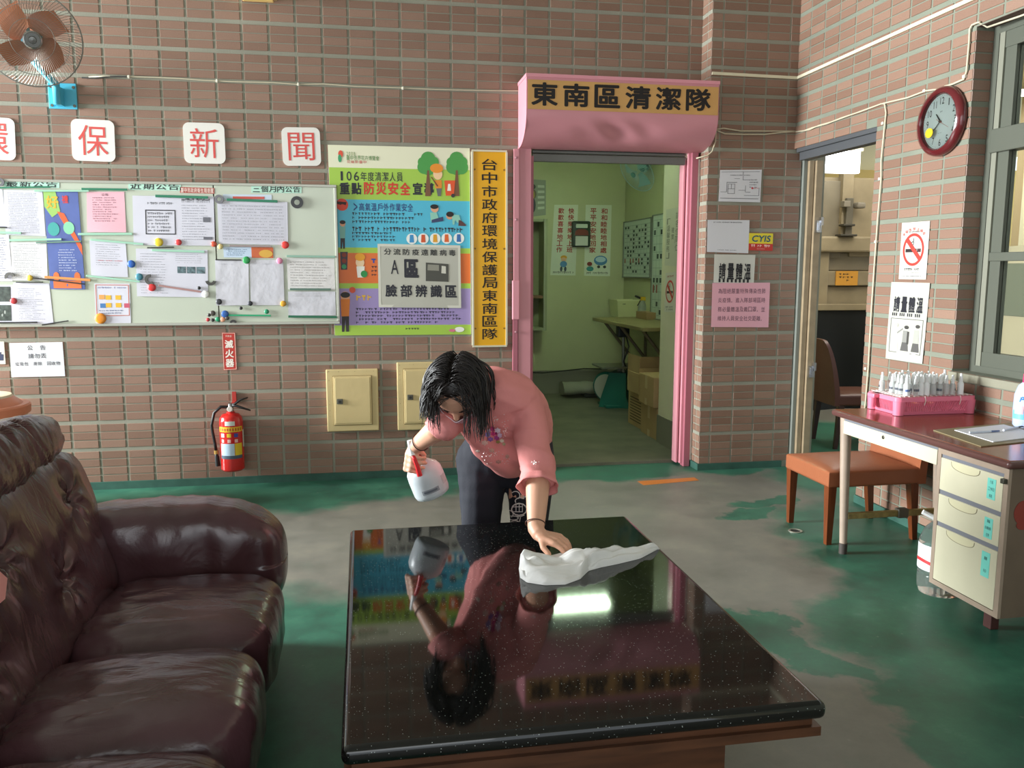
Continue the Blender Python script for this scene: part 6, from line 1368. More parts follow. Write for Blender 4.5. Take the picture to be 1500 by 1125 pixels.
# things on the desk
def atD(px, py, dz=0): return atZ(px, py, DZT + dz)
PK = mat('pink_plastic', '#ee8099', .35); 
bx0, bx1, by0, by1 = 2.662, 3.088, 3.79, 4.03
bo = thing('pink_basket', 'bright pink slotted plastic basket holding small spray bottles on the desk', 'basket', V(((bx0 + bx1) / 2, (by0 + by1) / 2, DZT)))
BH = .094
def bring(e, z, rr=.03, n=6):
    out = []
    for cx_, cy_, a0 in ((bx1 + e - rr, by1 + e - rr, 0), (bx0 - e + rr, by1 + e - rr, 90), (bx0 - e + rr, by0 - e + rr, 180), (bx1 + e - rr, by0 - e + rr, 270)):
        for i in range(n + 1): a = math.radians(a0 + 90 * i / n); out.append((cx_ + rr * math.cos(a), cy_ + rr * math.sin(a), z))
    return out
def loops(mb, ls, cap0=False, cap1=False, close=False):
    n = len(ls[0]); base = []
    vs = sum(ls, []); fs = []
    m_ = len(ls)
    for a in range(m_ if close else m_ - 1):
        b = (a + 1) % m_
        for i in range(n): j = (i + 1) % n; fs.append((a * n + i, a * n + j, b * n + j, b * n + i))
    if cap0: fs.append(tuple(range(n))[::-1])
    if cap1: fs.append(tuple(range((m_ - 1) * n, m_ * n)))
    mb.add(vs, fs)
mb = MB(); loops(mb, [bring(-.01, DZT + .001), bring(-.005, DZT + .018), bring(-.009, DZT + .018), bring(-.013, DZT + .004)], close=True); loops(mb, [bring(-.01, DZT + .001), bring(-.01, DZT + .004)], True, True); mb.build('basket_floor', PK, bo)
mb = MB(); loops(mb, [bring(.008, DZT + BH - .022), bring(.014, DZT + BH - .022), bring(.014, DZT + BH), bring(-.004, DZT + BH), bring(-.004, DZT + BH - .004), bring(.006, DZT + BH - .006)], close=True); mb.build('rim', PK, bo)
# slotted sides: uprights between floor band and rim
mb = MB(); R0, R1 = bring(-.006, DZT + .016, n=6), bring(.008, DZT + BH - .02, n=6)
def along(R, d):
    tot = 0; segs = []
    for i in range(len(R)):
        a, b = V(R[i]), V(R[(i + 1) % len(R)]); segs.append((tot, a, b)); tot += (b - a).length
    d = d % tot
    for t0, a, b in reversed(segs):
        if d >= t0: return a.lerp(b, (d - t0) / max((b - a).length, 1e-6)), tot
_, T0 = along(R0, 0); _, T1 = along(R1, 0); NS = 118
for i in range(NS):
    p, _ = along(R0, T0 * i / NS); q, _ = along(R1, T1 * i / NS); p2_, _ = along(R0, T0 * (i + .42) / NS); q2, _ = along(R1, T1 * (i + .42) / NS); nrm = (q2 - p).cross(p2_ - p).normalized() * .002
    vs = [p, p2_, q2, q]; mb.add([v + nrm for v in vs] + [v - nrm for v in vs], [(0, 1, 2, 3), (7, 6, 5, 4), (0, 4, 5, 1), (1, 5, 6, 2), (2, 6, 7, 3), (3, 7, 4, 0)])
mid0, mid1 = bring(.0, DZT + .047), bring(.0008, DZT + .053); loops(mb, [mid0, mid1, bring(-.002, DZT + .053), bring(-.003, DZT + .047)], close=True)
o = mb.build('slotted_side', PK, bo)
for cx_, cy_ in ((bx0 + .012, by0 + .012), (bx1 - .012, by0 + .012), (bx0 + .012, by1 - .012), (bx1 - .012, by1 - .012)):
    mb = MB(); mb.lathe([(.026, .002), (.03, BH - .02)], (cx_, cy_, DZT), 14); mb.build('corner_post', PK, bo, 40)
for x_, y_, lx in ((bx0 - .032, by1 - .07, -1), (bx1 + .014, by1 - .07, 1)):
    mb = MB(); mb.rbox((min(x_, x_ - lx * .03) - .012, y_ - .03, DZT + BH - .022), (max(x_, x_ - lx * .03) + .010, y_ + .03, DZT + BH), .004); mb.lathe([(.017, .022), (.021, BH - .02)], (x_, y_, DZT), 14); mb.build('handle_lug', PK, bo, 40)
# white wire rack on top of the basket
mb = MB(); zr = DZT + BH + .004
for i in range(17):
    x_ = bx0 + .01 + (bx1 - bx0 - .02) * i / 16; mb.tube([(x_, by0 - .004, zr), (x_, by1 + .004, zr)], .0022, 5)
for y_ in (by0 + .03, (by0 + by1) / 2, by1 - .03): mb.tube([(bx0 - .01, y_, zr - .004), (bx1 + .01, y_, zr - .004)], .0025, 5)
rk = thing('wire_rack', 'white wire rack lying across the pink basket under the bottles', 'rack', V(((bx0 + bx1) / 2, (by0 + by1) / 2, zr))); mb.build('wires', C('#e9e4dd', .35), rk)
for x_ in (2.80, 3.0):
    mb = MB(); mb.tube([(x_, by0 - .016, zr + .002), (x_ + .004, by0 - .018, zr - .02), (x_ - .003, by0 - .018, zr - .045)], .002, 5); mb.build('tie', C('#e3cfc8', .5), rk)
# spray bottles in rows
BOT = mat('clear_plastic', '#e9ecea', .18, trans=.55, ior=1.2); CAPM = mat('white_cap', '#eceeec', .35); LBL = C('#d7d9dd', .5)
def small_bottle(loc, label, kind=0, h=.075):
    t = thing('small_spray_bottle', label, 'bottle', loc, 'small spray bottles in the pink basket')
    r_ = .0155
    mb = MB(); mb.lathe([(r_, 0), (r_, h * .78), (r_ * .55, h * .95), (r_ * .5, h)], loc, 14); mb.build('bottle_body', BOT if kind == 0 else CAPM, t, 40)
    mb = MB(); mb.lathe([(.0085, h * .9), (.0085, h + .02), (.0065, h + .022), (.006, h + .036), (.003, h + .038)], loc, 12); mb.lathe([(.0095, h * .88), (.0095, h + .006)], loc, 12); mb.build('pump_cap', CAPM, t, 40)
    mb = MB(); 
    for i in range(6):
        a0, a1 = PI + .5 + i * .33, PI + .5 + (i + .7) * .33; mb.add([(loc.x + (r_ + .0006) * math.cos(a), loc.y + (r_ + .0006) * math.sin(a), loc.z + z_) for a, z_ in ((a0, .02), (a1, .02), (a1, .032), (a0, .032))], [(0, 1, 2, 3)])
    mb.build('print', C('#3b4457', .5) if kind == 0 else C('#3560a8', .5), t)
    return t
rndb = random.Random(5); nb_ = 0; zb_ = zr + .003
front = [(1300, 'first'), (1315, ''), (1328, '')]
cols = 9; names = []
protoA = None
rows_ = [by0 + .012 + .027 * k for k in range(8)]
bt_lab = {(0, 0): 'white spray bottle with blue print at the front left corner of the pink basket', (8, 0): 'small spray bottle with dark print at the front right of the pink basket', (4, 0): 'white-capped spray bottle in the middle of the basket front row'}
proto = [small_bottle(V((bx0 + .055, by0 + .018, zb_)), bt_lab[(0, 0)], 1, .07), None]
proto[1] = small_bottle(V((bx0 + .075 + .034, by0 + .022, zb_)), 'small clear spray bottle with white cap, second from the left in the front row', 0, .062)
cnt = {0: 2}
for j in range(6):
    for i in range(9):
        if (i, j) in ((0, 0), (1, 0)): continue
        if rndb.random() < (.12 if j < 3 else .45) or (i > 7 and j > 1): continue
        x_ = bx0 + .06 + i * .0375 + rndb.uniform(-.004, .004) - .004 * j; y_ = by0 + .02 + j * .035 + rndb.uniform(-.003, .003)
        if x_ > bx1 - .05: continue
        cnt[j] = cnt.get(j, 0) + 1; lab = 'small white-capped spray bottle, %s from the left in the %s of the pink basket' % (('first', 'second', 'third', 'fourth', 'fifth', 'sixth', 'seventh', 'eighth', 'ninth')[cnt[j] - 1], ('front row', 'second row', 'third row', 'fourth row', 'fifth row', 'back row')[j])
        dup(proto[1] if rndb.random() < .8 else proto[0], Matrix.Translation((x_, y_, zb_)) @ Matrix.Rotation(rndb.uniform(0, 6), 4, 'Z'), lab)
dup(proto[0], Matrix.Translation((bx1 - .035, by1 - .06, zb_)), 'small spray bottle standing alone at the right end of the pink basket')
# pump bottle
PS = 1.2
pb = atD(1497, 608); pb = V((min(pb.x, XR - .075), pb.y, DZT))
pb = V((3.055, 3.40, DZT))
pt = thing('pump_bottle', 'large pale blue pump bottle with pink pump and blue lettering, right edge of the desk', 'bottle', pb)
mb = MB(); mb.lathe([(.04, 0), (.052, .012), (.055, .07), (.053, .13), (.04, .165), (.022, .18), (.02, .19)], pb, 28); mb.v = [V((v.x, v.y, DZT + (v.z - DZT) * PS)) for v in mb.v]; mb.build('bottle_body', mat('pale_blue_plastic', '#b7c6ea', .25), pt, 50)
mb = MB(); mb.lathe([(.024, .178), (.022, .21), (.010, .235), (.010, .255)], pb, 20); mb.tube([pb + V((.02, 0, .262)), pb + V((-.03, -.02, .262)), pb + V((-.045, -.028, .252))], [.014, .012, .008], 10); mb.v = [V((v.x, v.y, DZT + (v.z - DZT) * PS)) for v in mb.v]; mb.build('pump', mat('hot_pink', '#f2386e', .35), pt, 40)
def wrapb(c, R, s_, a0, a1, z0, z1, m, par, draw=None, nm='lettering', bold=.03):
    """lettering wrapped on an upright cylinder; angles in degrees, 0 = towards the viewer"""
    t = MB(); (draw or (lambda q: put(q, s_, 0, 0, 1, 1, 0, bold, .12)))(t); mb = MB()
    for v in t.v:
        a = math.radians(a0 + (a1 - a0) * v.x) - PI / 2; mb.v.append(V((c.x + (R + .0008) * math.cos(a), c.y + (R + .0008) * math.sin(a), c.z + z0 + (z1 - z0) * v.y)))
    mb.f = t.f; mb.mi = [0] * len(t.f); return mb.build(nm, m, par)
wrapb(pb, .0553, '', -110, 30, .045, .085, C('#6fb4e4', .4), pt, lambda q: [quadL(q, i / 12, 0, (i + 1) / 12, 1, 0) for i in range(12)], 'label_wave')
BLT = C('#1f74c8', .4)
wrapb(pb, .0558, 'Play', -78, -8, .118, .152, BLT, pt); wrapb(pb, .0558, 'er', -45, -12, .093, .115, BLT, pt)
wrapb(pb, .0562, '', -95, -52, .07, .108, C('#e6a9b0', .5), pt, lambda q: [quadL(q, i / 6, 0, (i + 1) / 6, 1, 0) for i in range(6)], 'price_label')
# clipboard, paper, pens
c4 = [atD(*p, .002) for p in ((1365, 631), (1500, 619), (1545, 636), (1437, 653.5))]
def flat(name, lab, cat, c4, m, z0, th):
    c = sum(c4, V()) / 4; mb = MB(); mb.v = [V((p.x, p.y, z0)) for p in c4] + [V((p.x, p.y, z0 + th)) for p in c4]; mb.f = [(3, 2, 1, 0), (4, 5, 6, 7), (0, 1, 5, 4), (1, 2, 6, 5), (2, 3, 7, 6), (3, 0, 4, 7)]; mb.mi = [0] * 6
    return mb.solo(name, m, lab, cat, V((c.x, c.y, z0)))
A, B_, D_ = V((2.575, 3.39, 0)), V((2.575, 3.08, 0)), V((2.80, 3.40, 0))
ca, cb_, cd = atD(1367, 631), atD(1437, 655), atD(1486, 620)
flat('clipboard', 'brown clipboard lying near the front edge of the desk', 'clipboard', [ca, cb_, cb_ + (cd - ca), cd], mat('clipboard_olive', '#86795a', .5, bump=.1), DZT + .0005, .004)
ca, cb_, cd = atD(1398, 630.5, .005), atD(1455, 648, .005), atD(1470, 622.5, .005)
flat('paper', 'white sheets of paper on the brown clipboard under the pens', 'paper', [ca, cb_, cb_ + (cd - ca), cd], PAPER, DZT + .005, .003)
for (p, q, lab) in (((1420, 633.5), (1465, 631), 'white and blue pen lying on the papers'), ((1470, 630), (1500, 624), 'dark-tipped white pen lying at the right edge of the papers')):
    a, b_ = atD(*p, .013), atD(*q, .013); a.z = b_.z = DZT + .0128
    t = thing('pen', lab, 'pen', a.lerp(b_, .5)); mb = MB(); mb.tube([a, a.lerp(b_, .7)], .0045, 8); mb.build('barrel', C('#cfd6e4', .3), t); mb = MB(); mb.tube([a.lerp(b_, .7), a.lerp(b_, .96), b_], [.0047, .004, .001], 8); mb.build('tip', C('#6a7ca8' if q[0] < 1480 else '#3a3f44', .3), t)
# large water bottle under the desk
wb_ = V((2.645, 3.375, 0)); wt_ = thing('water_bottle', 'large clear water bottle with white and red label on the floor behind the drawers', 'bottle', wb_)
CL = mat('bottle_clear', '#e8f0ec', .05, trans=.93, ior=1.25); R5 = .098
mb = MB(); mb.lathe([(.06, .004), (.088, .0), (R5, .03), (R5, .09), (R5 * .97, .095), (R5, .10), (R5, .25), (R5 * .96, .26), (R5 * .8, .30), (.034, .345), (.022, .36)], wb_, 30); mb.build('bottle_body', CL, wt_, 50)
wrapb(wb_, R5 + .001, '', -130, 80, .115, .235, C('#d9dce0', .4), wt_, lambda q: [quadL(q, i / 20, 0, (i + 1) / 20, 1, 0) for i in range(20)], 'label')
wrapb(wb_, R5 + .0018, '', -130, 80, .145, .165, C('#c8373a', .4), wt_, lambda q: [q.add([(i / 20, .4 * math.sin(i / 20 * PI * 3), 0), ((i + 1) / 20, .4 * math.sin((i + 1) / 20 * PI * 3), 0), ((i + 1) / 20, .8 + .4 * math.sin((i + 1) / 20 * PI * 3), 0), (i / 20, .8 + .4 * math.sin(i / 20 * PI * 3), 0)], [(0, 1, 2, 3)]) for i in range(20)], 'label_band')
wrapb(wb_, R5 + .0022, '', -60, -15, .18, .222, C('#d78f9c', .4), wt_, lambda q: [quadL(q, i / 6, 0, (i + 1) / 6, 1, 0) for i in range(6)], 'label_patch')
mb = MB(); mb.lathe([(.024, .345), (.024, .372), (.02, .375)], wb_, 16); mb.build('cap', CAPM, wt_, 40)
mb = MB(); mb.tube([wb_ + V((-.02, .02, .345)), wb_ + V((-.075, .05, .375))], .012, 8); mb.build('handle', CAPM, wt_)

# ------------------------------------------------------------------ marks on the floor
c4 = [atZ(*p, .0) for p in ((933.5, 705.2), (1017, 699.5), (1024, 703.8), (943, 711))]
flat('orange_tape', 'strip of orange tape on the grey floor in front of the pink doorway', 'tape', c4[::-1], C('#c9742e', .5), .0006, .0008)
dp = atZ(1165, 778, 0); dt_ = thing('floor_drain', 'small round metal floor drain in front of the tan chair', 'drain', dp)
mb = MB(); mb.ring(dp.x, dp.y, .04, .028, .0, .004, 24); mb.build('drain_ring', C('#a8a698', .35, metal=.6), dt_); mb = MB(); mb.disc(dp.x, dp.y, .028, .0005, .0015, 20); mb.build('drain_hole', C('#1e1f1c', .8), dt_)

# ------------------------------------------------------------------ granite table
def granite():
    m = bpy.data.materials.new('black_granite'); m.use_nodes = True; nt = m.node_tree; b = nt.nodes['Principled BSDF']; L = nt.links.new
    g = nt.nodes.new('ShaderNodeNewGeometry'); v = nt.nodes.new('ShaderNodeTexVoronoi'); v.inputs['Scale'].default_value = 170; L(g.outputs['Position'], v.inputs[0])
    r = nt.nodes.new('ShaderNodeValToRGB'); e = r.color_ramp.elements; e[0].position = .08; e[0].color = (1, 1, 1, 1); e[1].position = .2; e[1].color = (0, 0, 0, 1); L(v.outputs['Distance'], r.inputs[0])
    sp = nt.nodes.new('ShaderNodeSeparateXYZ'); L(v.outputs['Color'], sp.inputs[0]); lt = nt.nodes.new('ShaderNodeMath'); lt.operation = 'GREATER_THAN'; lt.inputs[1].default_value = .78; L(sp.outputs[0], lt.inputs[0])
    ml = nt.nodes.new('ShaderNodeMath'); ml.operation = 'MULTIPLY'; L(r.outputs[0], ml.inputs[0]); L(lt.outputs[0], ml.inputs[1])
    mx = nt.nodes.new('ShaderNodeMixRGB'); mx.inputs[1].default_value = rgb('#101211'); mx.inputs[2].default_value = rgb('#c4ccc6'); L(ml.outputs[0], mx.inputs[0]); L(mx.outputs[0], b.inputs['Base Color'])
    b.inputs['Roughness'].default_value = .05; b.inputs['IOR'].default_value = 1.56; return m
GRAN = granite()
TX0_, TX1_, TY0_, TY1_ = -.062, 1.008, 1.612, 3.082
tb = thing('granite_table', 'large low table with polished black granite top on brown wooden base', 'table', V(((TX0_ + TX1_) / 2, (TY0_ + TY1_) / 2, 0)))
mb = MB(); mb.rbox((TX0_, TY0_, .498), (TX1_, TY1_, .54), .017, 5); mb.build('granite_top', GRAN, tb, 50)
BRW = mat('red_brown_veneer', '#52321f', .35, var=.3, vscale=7, stretch=(1, 6, 6), coat=.2)
mb = MB(); mb.box((TX0_ + .004, TY0_ + .018, .452), (TX1_ - .004, TY1_ - .018, .474)); mb.build('support_board', BRW, tb)
mb = MB(); mb.box((TX0_ + .02, TY0_ + .03, .474), (TX1_ - .02, TY1_ - .03, .498)); mb.build('upper_board', BRW, tb)
q1 = atY(1063, 1075, TY0_ + .11); q0 = atY(603, 1120, TY0_ + .11)
PX0, PX1 = q0.x, q1.x
for nm, a_, b_ in (('base_front', (PX0, TY0_ + .11, 0), (PX1, TY0_ + .13, .452)), ('base_back', (PX0, TY1_ - .13, 0), (PX1, TY1_ - .11, .452)), ('base_side', (PX0, TY0_ + .13, 0), (PX0 + .02, TY1_ - .13, .452)), ('base_side', (PX1 - .02, TY0_ + .13, 0), (PX1, TY1_ - .13, .452))):
    mb = MB(); mb.box(a_, b_); mb.build(nm, BRW, tb)
mb = MB(); mb.box((PX0 - .012, TY0_ + .108, 0), (PX0, TY0_ + .13, .44)); mb.build('base_edge_strip', C('#c9b48c', .6), tb)

# ------------------------------------------------------------------ sofa
LEA = mat('oxblood_leather', '#42262a', .3, bump=.25, bscale=22, var=.12, vscale=3)
def lea_mat():
    m = bpy.data.materials.new('oxblood_leather'); m.use_nodes = True; nt = m.node_tree; b = nt.nodes['Principled BSDF']; L = nt.links.new
    g = nt.nodes.new('ShaderNodeNewGeometry')
    n = nt.nodes.new('ShaderNodeTexNoise'); n.inputs['Scale'].default_value = 4; n.inputs['Detail'].default_value = 5; L(g.outputs['Position'], n.inputs[0])
    r = nt.nodes.new('ShaderNodeValToRGB'); e = r.color_ramp.elements; e[0].position = .3; e[0].color = rgb('#3c2324'); e[1].position = .7; e[1].color = rgb('#573a40'); L(n.outputs[0], r.inputs[0]); L(r.outputs[0], b.inputs['Base Color'])
    vm = nt.nodes.new('ShaderNodeMapping'); vm.inputs['Scale'].default_value = (7, 15, 7); vm.inputs['Rotation'].default_value = (0, 0, .5); L(g.outputs['Position'], vm.inputs[0])
    w = nt.nodes.new('ShaderNodeTexNoise'); w.inputs['Scale'].default_value = 1; w.inputs['Detail'].default_value = 3; w.inputs['Distortion'].default_value = .8; L(vm.outputs[0], w.inputs[0])
    w2 = nt.nodes.new('ShaderNodeTexNoise'); w2.inputs['Scale'].default_value = 260; L(g.outputs['Position'], w2.inputs[0])
    b1 = nt.nodes.new('ShaderNodeBump'); b1.inputs['Strength'].default_value = .26; b1.inputs['Distance'].default_value = .02; L(w.outputs[0], b1.inputs['Height'])
    b2 = nt.nodes.new('ShaderNodeBump'); b2.inputs['Strength'].default_value = .12; b2.inputs['Distance'].default_value = .002; L(w2.outputs[0], b2.inputs['Height']); L(b1.outputs[0], b2.inputs['Normal']); L(b2.outputs[0], b.inputs['Normal'])
    b.inputs['Roughness'].default_value = .23; b.inputs['Specular IOR Level'].default_value = .6; return m
LEA = lea_mat()
def puff(c, half, R3=None, p=4.5, n=26, disp=None, sq=(1, 1, 1)):
    """rounded cushion: superellipsoid box, optional rotation R3 and displacement fn(local unit pos)->offset vector"""
    nn = n if isinstance(n, tuple) else (n, n, n); bm = bmesh.new(); D = {}
    def gv(i, j, k):
        if (i, j, k) not in D: D[(i, j, k)] = bm.verts.new((2 * i / nn[0] - 1, 2 * j / nn[1] - 1, 2 * k / nn[2] - 1))
        return D[(i, j, k)]
    for ax in range(3):
        a_, b_ = [x for x in range(3) if x != ax]
        for side_ in (0, nn[ax]):
            for i in range(nn[a_]):
                for j in range(nn[b_]):
                    q4 = []
                    for di, dj in ((0, 0), (1, 0), (1, 1), (0, 1)):
                        c3_ = [0, 0, 0]; c3_[ax] = side_; c3_[a_] = i + di; c3_[b_] = j + dj; q4.append(gv(*c3_))
                    bm.faces.new(q4)
    for q in bm.verts:
        u = q.co.copy(); k = (abs(u.x) ** p + abs(u.y) ** p + abs(u.z) ** p) ** (1 / p); u = u / k
        l = V((u.x * half[0], u.y * half[1], u.z * half[2]))
        if disp: l += disp(u, l)
        if R3 is not None: l = R3 @ l
        q.co = V(c) + l
    return bm
so = thing('leather_sofa', 'dark oxblood leather sofa with tufted back and rounded arm, lower left', 'sofa', V((-.8, 2.3, 0)))
SE = [(3.07, 2.465), (2.455, 1.935), (1.925, 1.38), (1.37, .8)]
for i, (ya, yb) in enumerate(SE):
    def dsp(u, l, i=i):
        z = 0
        if u.z > 0:
            z += .022 * (1 - u.y ** 2) * (1 - abs(u.x) ** 3)
            z += .010 * noise.noise(V((l.x * 9 + i * 3, l.y * 22, 0))) * (.4 + .6 * max(0, -u.x + .3)) * 1.2
            z -= .012 * max(0, 1 - abs(u.y) * 0 - abs(abs(u.y) - .93) * 14) * abs(noise.noise(V((l.x * 22, l.y * 3, i))))
        x = .012 * noise.noise(V((l.y * 14, l.z * 10, i * 7))) if u.x > .3 else 0
        return V((x, 0, z))
    mb = MB(); mb.addbm(puff((-.60, (ya + yb) / 2, .285), (.31, (ya - yb) / 2 + .006, .145), None, 4.2, 26, dsp)); mb.build('seat_cushion', LEA, so, True)
mb = MB(); mb.rbox((-1.15, .55, .03), (-.38, 3.3, .20), .03); mb.build('base', LEA, so, 40)
# back, leaning: local x = thickness, y = along, z = up
lean = math.radians(-19); RB = Matrix.Rotation(lean, 3, 'Y')
tufts = [(.30 - .60 * k + (.0 if r_ == 0 else .30), zz) for k in range(-1, 4) for r_, zz in ((0, .10), (1, -.09))]
def dback(u, l):
    x = 0
    if u.x > 0:
        for (ty, tz) in tufts:
            dy, dz = l.y - ty + .0, l.z - tz; d = math.hypot(dy, dz); a = math.atan2(dz, dy)
            x -= .034 * math.exp(-(d / .022) ** 2) + .020 * math.exp(-(d / .10) ** 2)
            if d > .008: x += .009 * math.sin(7 * a + ty * 9 + tz * 5) * math.exp(-((d - .055) / .045) ** 2) + .006 * math.sin(5 * a + 2 + tz * 20) * math.exp(-((d - .12) / .06) ** 2)
        x += .010 * noise.noise(V((l.y * 6, l.z * 5, 2)))
    return V((x, 0, 0))
bc_ = V((-1.045, 2.08, .60))
for (ty, tz) in tufts:
    p_ = bc_ + RB @ V((.090, ty, tz)); mb = MB(); mb.lathe([(.011, 0), (.010, .004), (0, .007)], p_, 10, tuple(RB @ V((1, 0, 0)))); mb.build('button', LEA, so, True)
mb = MB(); mb.addbm(puff(bc_, (.125, 1.20, .30), RB, 5, (8, 190, 50), dback)); mb.build('backrest', LEA, so, True)
def dhead(u, l):
    return V((.012 * noise.noise(V((l.y * 26 + l.z * 12, l.z * 3, 1))) * (1 if u.x > -.2 else .3) + .006 * noise.noise(V((l.y * 60, l.z * 4, 5))), 0, .008 * noise.noise(V((l.y * 22, l.x * 6, 4)))))
mb = MB(); mb.addbm(puff((-1.145, 2.08, .90), (.13, 1.215, .13), RB, 2.9, (16, 150, 16), dhead)); mb.build('head_roll', LEA, so, True)
def darm(u, l):
    f_ = max(0, min(1, (u.x + 1) / 2)); z = 0
    if u.z > 0: z = .02 * (1 - u.x ** 2) + .008 * noise.noise(V((l.x * 20, l.y * 5, 3)))
    z += -.05 * max(0, u.x - .4) ** 1.5 * (1 if u.z > 0 else -.2)
    return V((0, .012 * noise.noise(V((l.x * 14, l.z * 8, 6))), z))
mb = MB(); mb.addbm(puff((-.76, 3.22, .405), (.455, .16, .22), None, 3.6, 34, darm)); mb.build('armrest', LEA, so, True)
mb = MB(); mb.addbm(puff((-.70, 3.26, .17), (.33, .12, .16), None, 6, 14)); mb.build('arm_base', LEA, so, True)
mb = MB(); mb.addbm(puff((-.66, .55, .41), (.355, .16, .215), None, 3.2, 20, darm)); mb.build('armrest', LEA, so, True)
for x_, y_ in ((-.45, 3.2), (-1.05, 3.2), (-.45, .65), (-1.05, .65)):
    mb = MB(); mb.lathe([(.02, 0), (.026, .05)], (x_, y_, 0), 12); mb.build('foot', C('#1a1412', .5), so)
pq = [V((-.985, 2.35, .545)), V((-.955, 2.33, .50)), V((-.975, 2.20, .46)), V((-1.0, 2.19, .60))]
p_ = atX(11, 847, -.862)
mb = MB(); f = Fr(p_ + V((.0, .0, 0)), (0, -1, 0), (-.33, 0, .94))
mb.M = f.M; mb.prism([(0, 0), (.05, -.035), (.25, -.03), (.25, .1), (.04, .06)], .0, .002); mb.solo('pink_paper', C('#e39a98', .6), 'pink sheet corner lying against the sofa back at the left edge', 'paper', f, smooth=False)

# ------------------------------------------------------------------ white cloth on the table
CLOTH = mat('white_cloth', '#e9e7e4', .85, bump=1, bscale=30, stretch=(.5, 2.2, 1))
cl_top = [(760, 812), (766, 803), (798, 798), (826, 795), (850, 797), (868, 807), (890, 806), (918, 800), (952, 790), (966, 797)]
cl_bot = [(762, 846), (772, 853), (798, 857), (828, 856), (850, 848), (862, 836), (880, 831), (905, 826), (938, 818), (966, 803)]
def interp(L_, t):
    k = t * (len(L_) - 1); i = min(int(k), len(L_) - 2); f_ = k - i; return (L_[i][0] * (1 - f_) + L_[i + 1][0] * f_, L_[i][1] * (1 - f_) + L_[i + 1][1] * f_)
NU, NV = 60, 30
def cl(u, v):
    a, b_ = interp(cl_bot, u), interp(cl_top, u); hgt_ = (.085 if u < .5 else .085 - .05 * (u - .5) / .5)
    p, q = atZ(a[0], a[1], .5415), atZ(b_[0], b_[1], .5415 + hgt_ * .55)
    base = p.lerp(V((q.x, q.y, .5415)), v); s_ = math.sin(PI * min(1, max(0, v))) ** .5
    wr = .5 + .5 * math.sin(v * 19 + 4 * math.sin(u * 5) + 3 * u + 3 * noise.noise(V((u * 4, v * 3, 0))))
    lump = .018 * math.exp(-((u - .17) / .10) ** 2 - ((v - .35) / .3) ** 2) + .014 * math.exp(-((u - .42) / .08) ** 2 - ((v - .6) / .3) ** 2) - .02 * math.exp(-((u - .62) / .04) ** 2)
    z = .5415 + s_ * (max(0, lump + .0) + hgt_ * (.30 + .55 * wr * (.6 + .4 * math.sin(u * 9 + 2))) + .022 * noise.noise(V((u * 9, v * 8, 3))))
    e = .0 if 0 < u < 1 else 0
    ue = min(u, 1 - u) / .04; 
    if ue < 1: z = .5415 + (z - .5415) * math.sqrt(max(0, ue))
    return V((base.x, base.y, z))
vs = [cl(i / NU, j / NV) for j in range(NV + 1) for i in range(NU + 1)]; W_ = NU + 1; n0 = len(vs)
vs += [V((v.x, v.y, .5405)) for v in vs]; fs = []
for j in range(NV):
    for i in range(NU):
        a = j * W_ + i; fs += [(a, a + 1, a + W_ + 1, a + W_), (n0 + a + W_, n0 + a + W_ + 1, n0 + a + 1, n0 + a)]
bd = [i for i in range(W_)] + [j * W_ + NU for j in range(1, NV + 1)] + [NV * W_ + i for i in range(NU - 1, -1, -1)] + [j * W_ for j in range(NV - 1, 0, -1)]
for i, a in enumerate(bd): b_ = bd[(i + 1) % len(bd)]; fs.append((b_, a, n0 + a, n0 + b_))
mb = MB(); mb.add(vs, fs); mb.solo('white_cloth', CLOTH, 'crumpled white wiping cloth under her hand on the black table', 'cloth', V((.7, 2.6, .54)), smooth=True)

# ------------------------------------------------------------------ the woman wiping the table
SKIN = bpy.data.materials.new('skin'); SKIN.use_nodes = True
_b = SKIN.node_tree.nodes['Principled BSDF']; _b.inputs['Base Color'].default_value = rgb('#d6a286'); _b.inputs['Roughness'].default_value = .5
_b.inputs['Subsurface Weight'].default_value = .08; _b.inputs['Subsurface Radius'].default_value = (.02, .008, .004)
SHIRT = mat('salmon_knit', '#dc8a86', .8, bump=.2, bscale=220); NAVY = mat('navy_cotton', '#11141f', .85, bump=.2, bscale=150); HAIRM = mat('black_hair', '#1d1613', .42, var=.3, vscale=30)

def capsule(mb, pts, n=16):
    """tapered rounded limb through (point, radius) pairs"""
    pts = [(V(p), r) for p, r in pts]
    P = []; R = []
    d0 = (pts[0][0] - pts[1][0]).normalized(); d1 = (pts[-1][0] - pts[-2][0]).normalized()
    for k in (1, .8, .4): P.append(pts[0][0] + d0 * pts[0][1] * k); R.append(pts[0][1] * math.sqrt(max(0, 1 - k * k)) + 1e-4)
    for p, r in pts: P.append(p); R.append(r)
    for k in (.4, .8, 1): P.append(pts[-1][0] + d1 * pts[-1][1] * k); R.append(pts[-1][1] * math.sqrt(max(0, 1 - k * k)) + 1e-4)
    mb.tube(P, R, n)
def eloft(mb, secs, n=24):
    """sections: (centre, side vector, depth vector)"""
    vs = []; fs = []
    for c, a, b in secs:
        for k in range(n):
            t = 2 * PI * k / n; vs.append(V(c) + V(a) * math.cos(t) + V(b) * math.sin(t))
    for i in range(len(secs) - 1):
        for k in range(n): fs.append((i * n + k, i * n + (k + 1) % n, (i + 1) * n + (k + 1) % n, (i + 1) * n + k))
    fs += [tuple(range(n))[::-1], tuple(range((len(secs) - 1) * n, len(secs) * n))]
    mb.add(vs, fs)
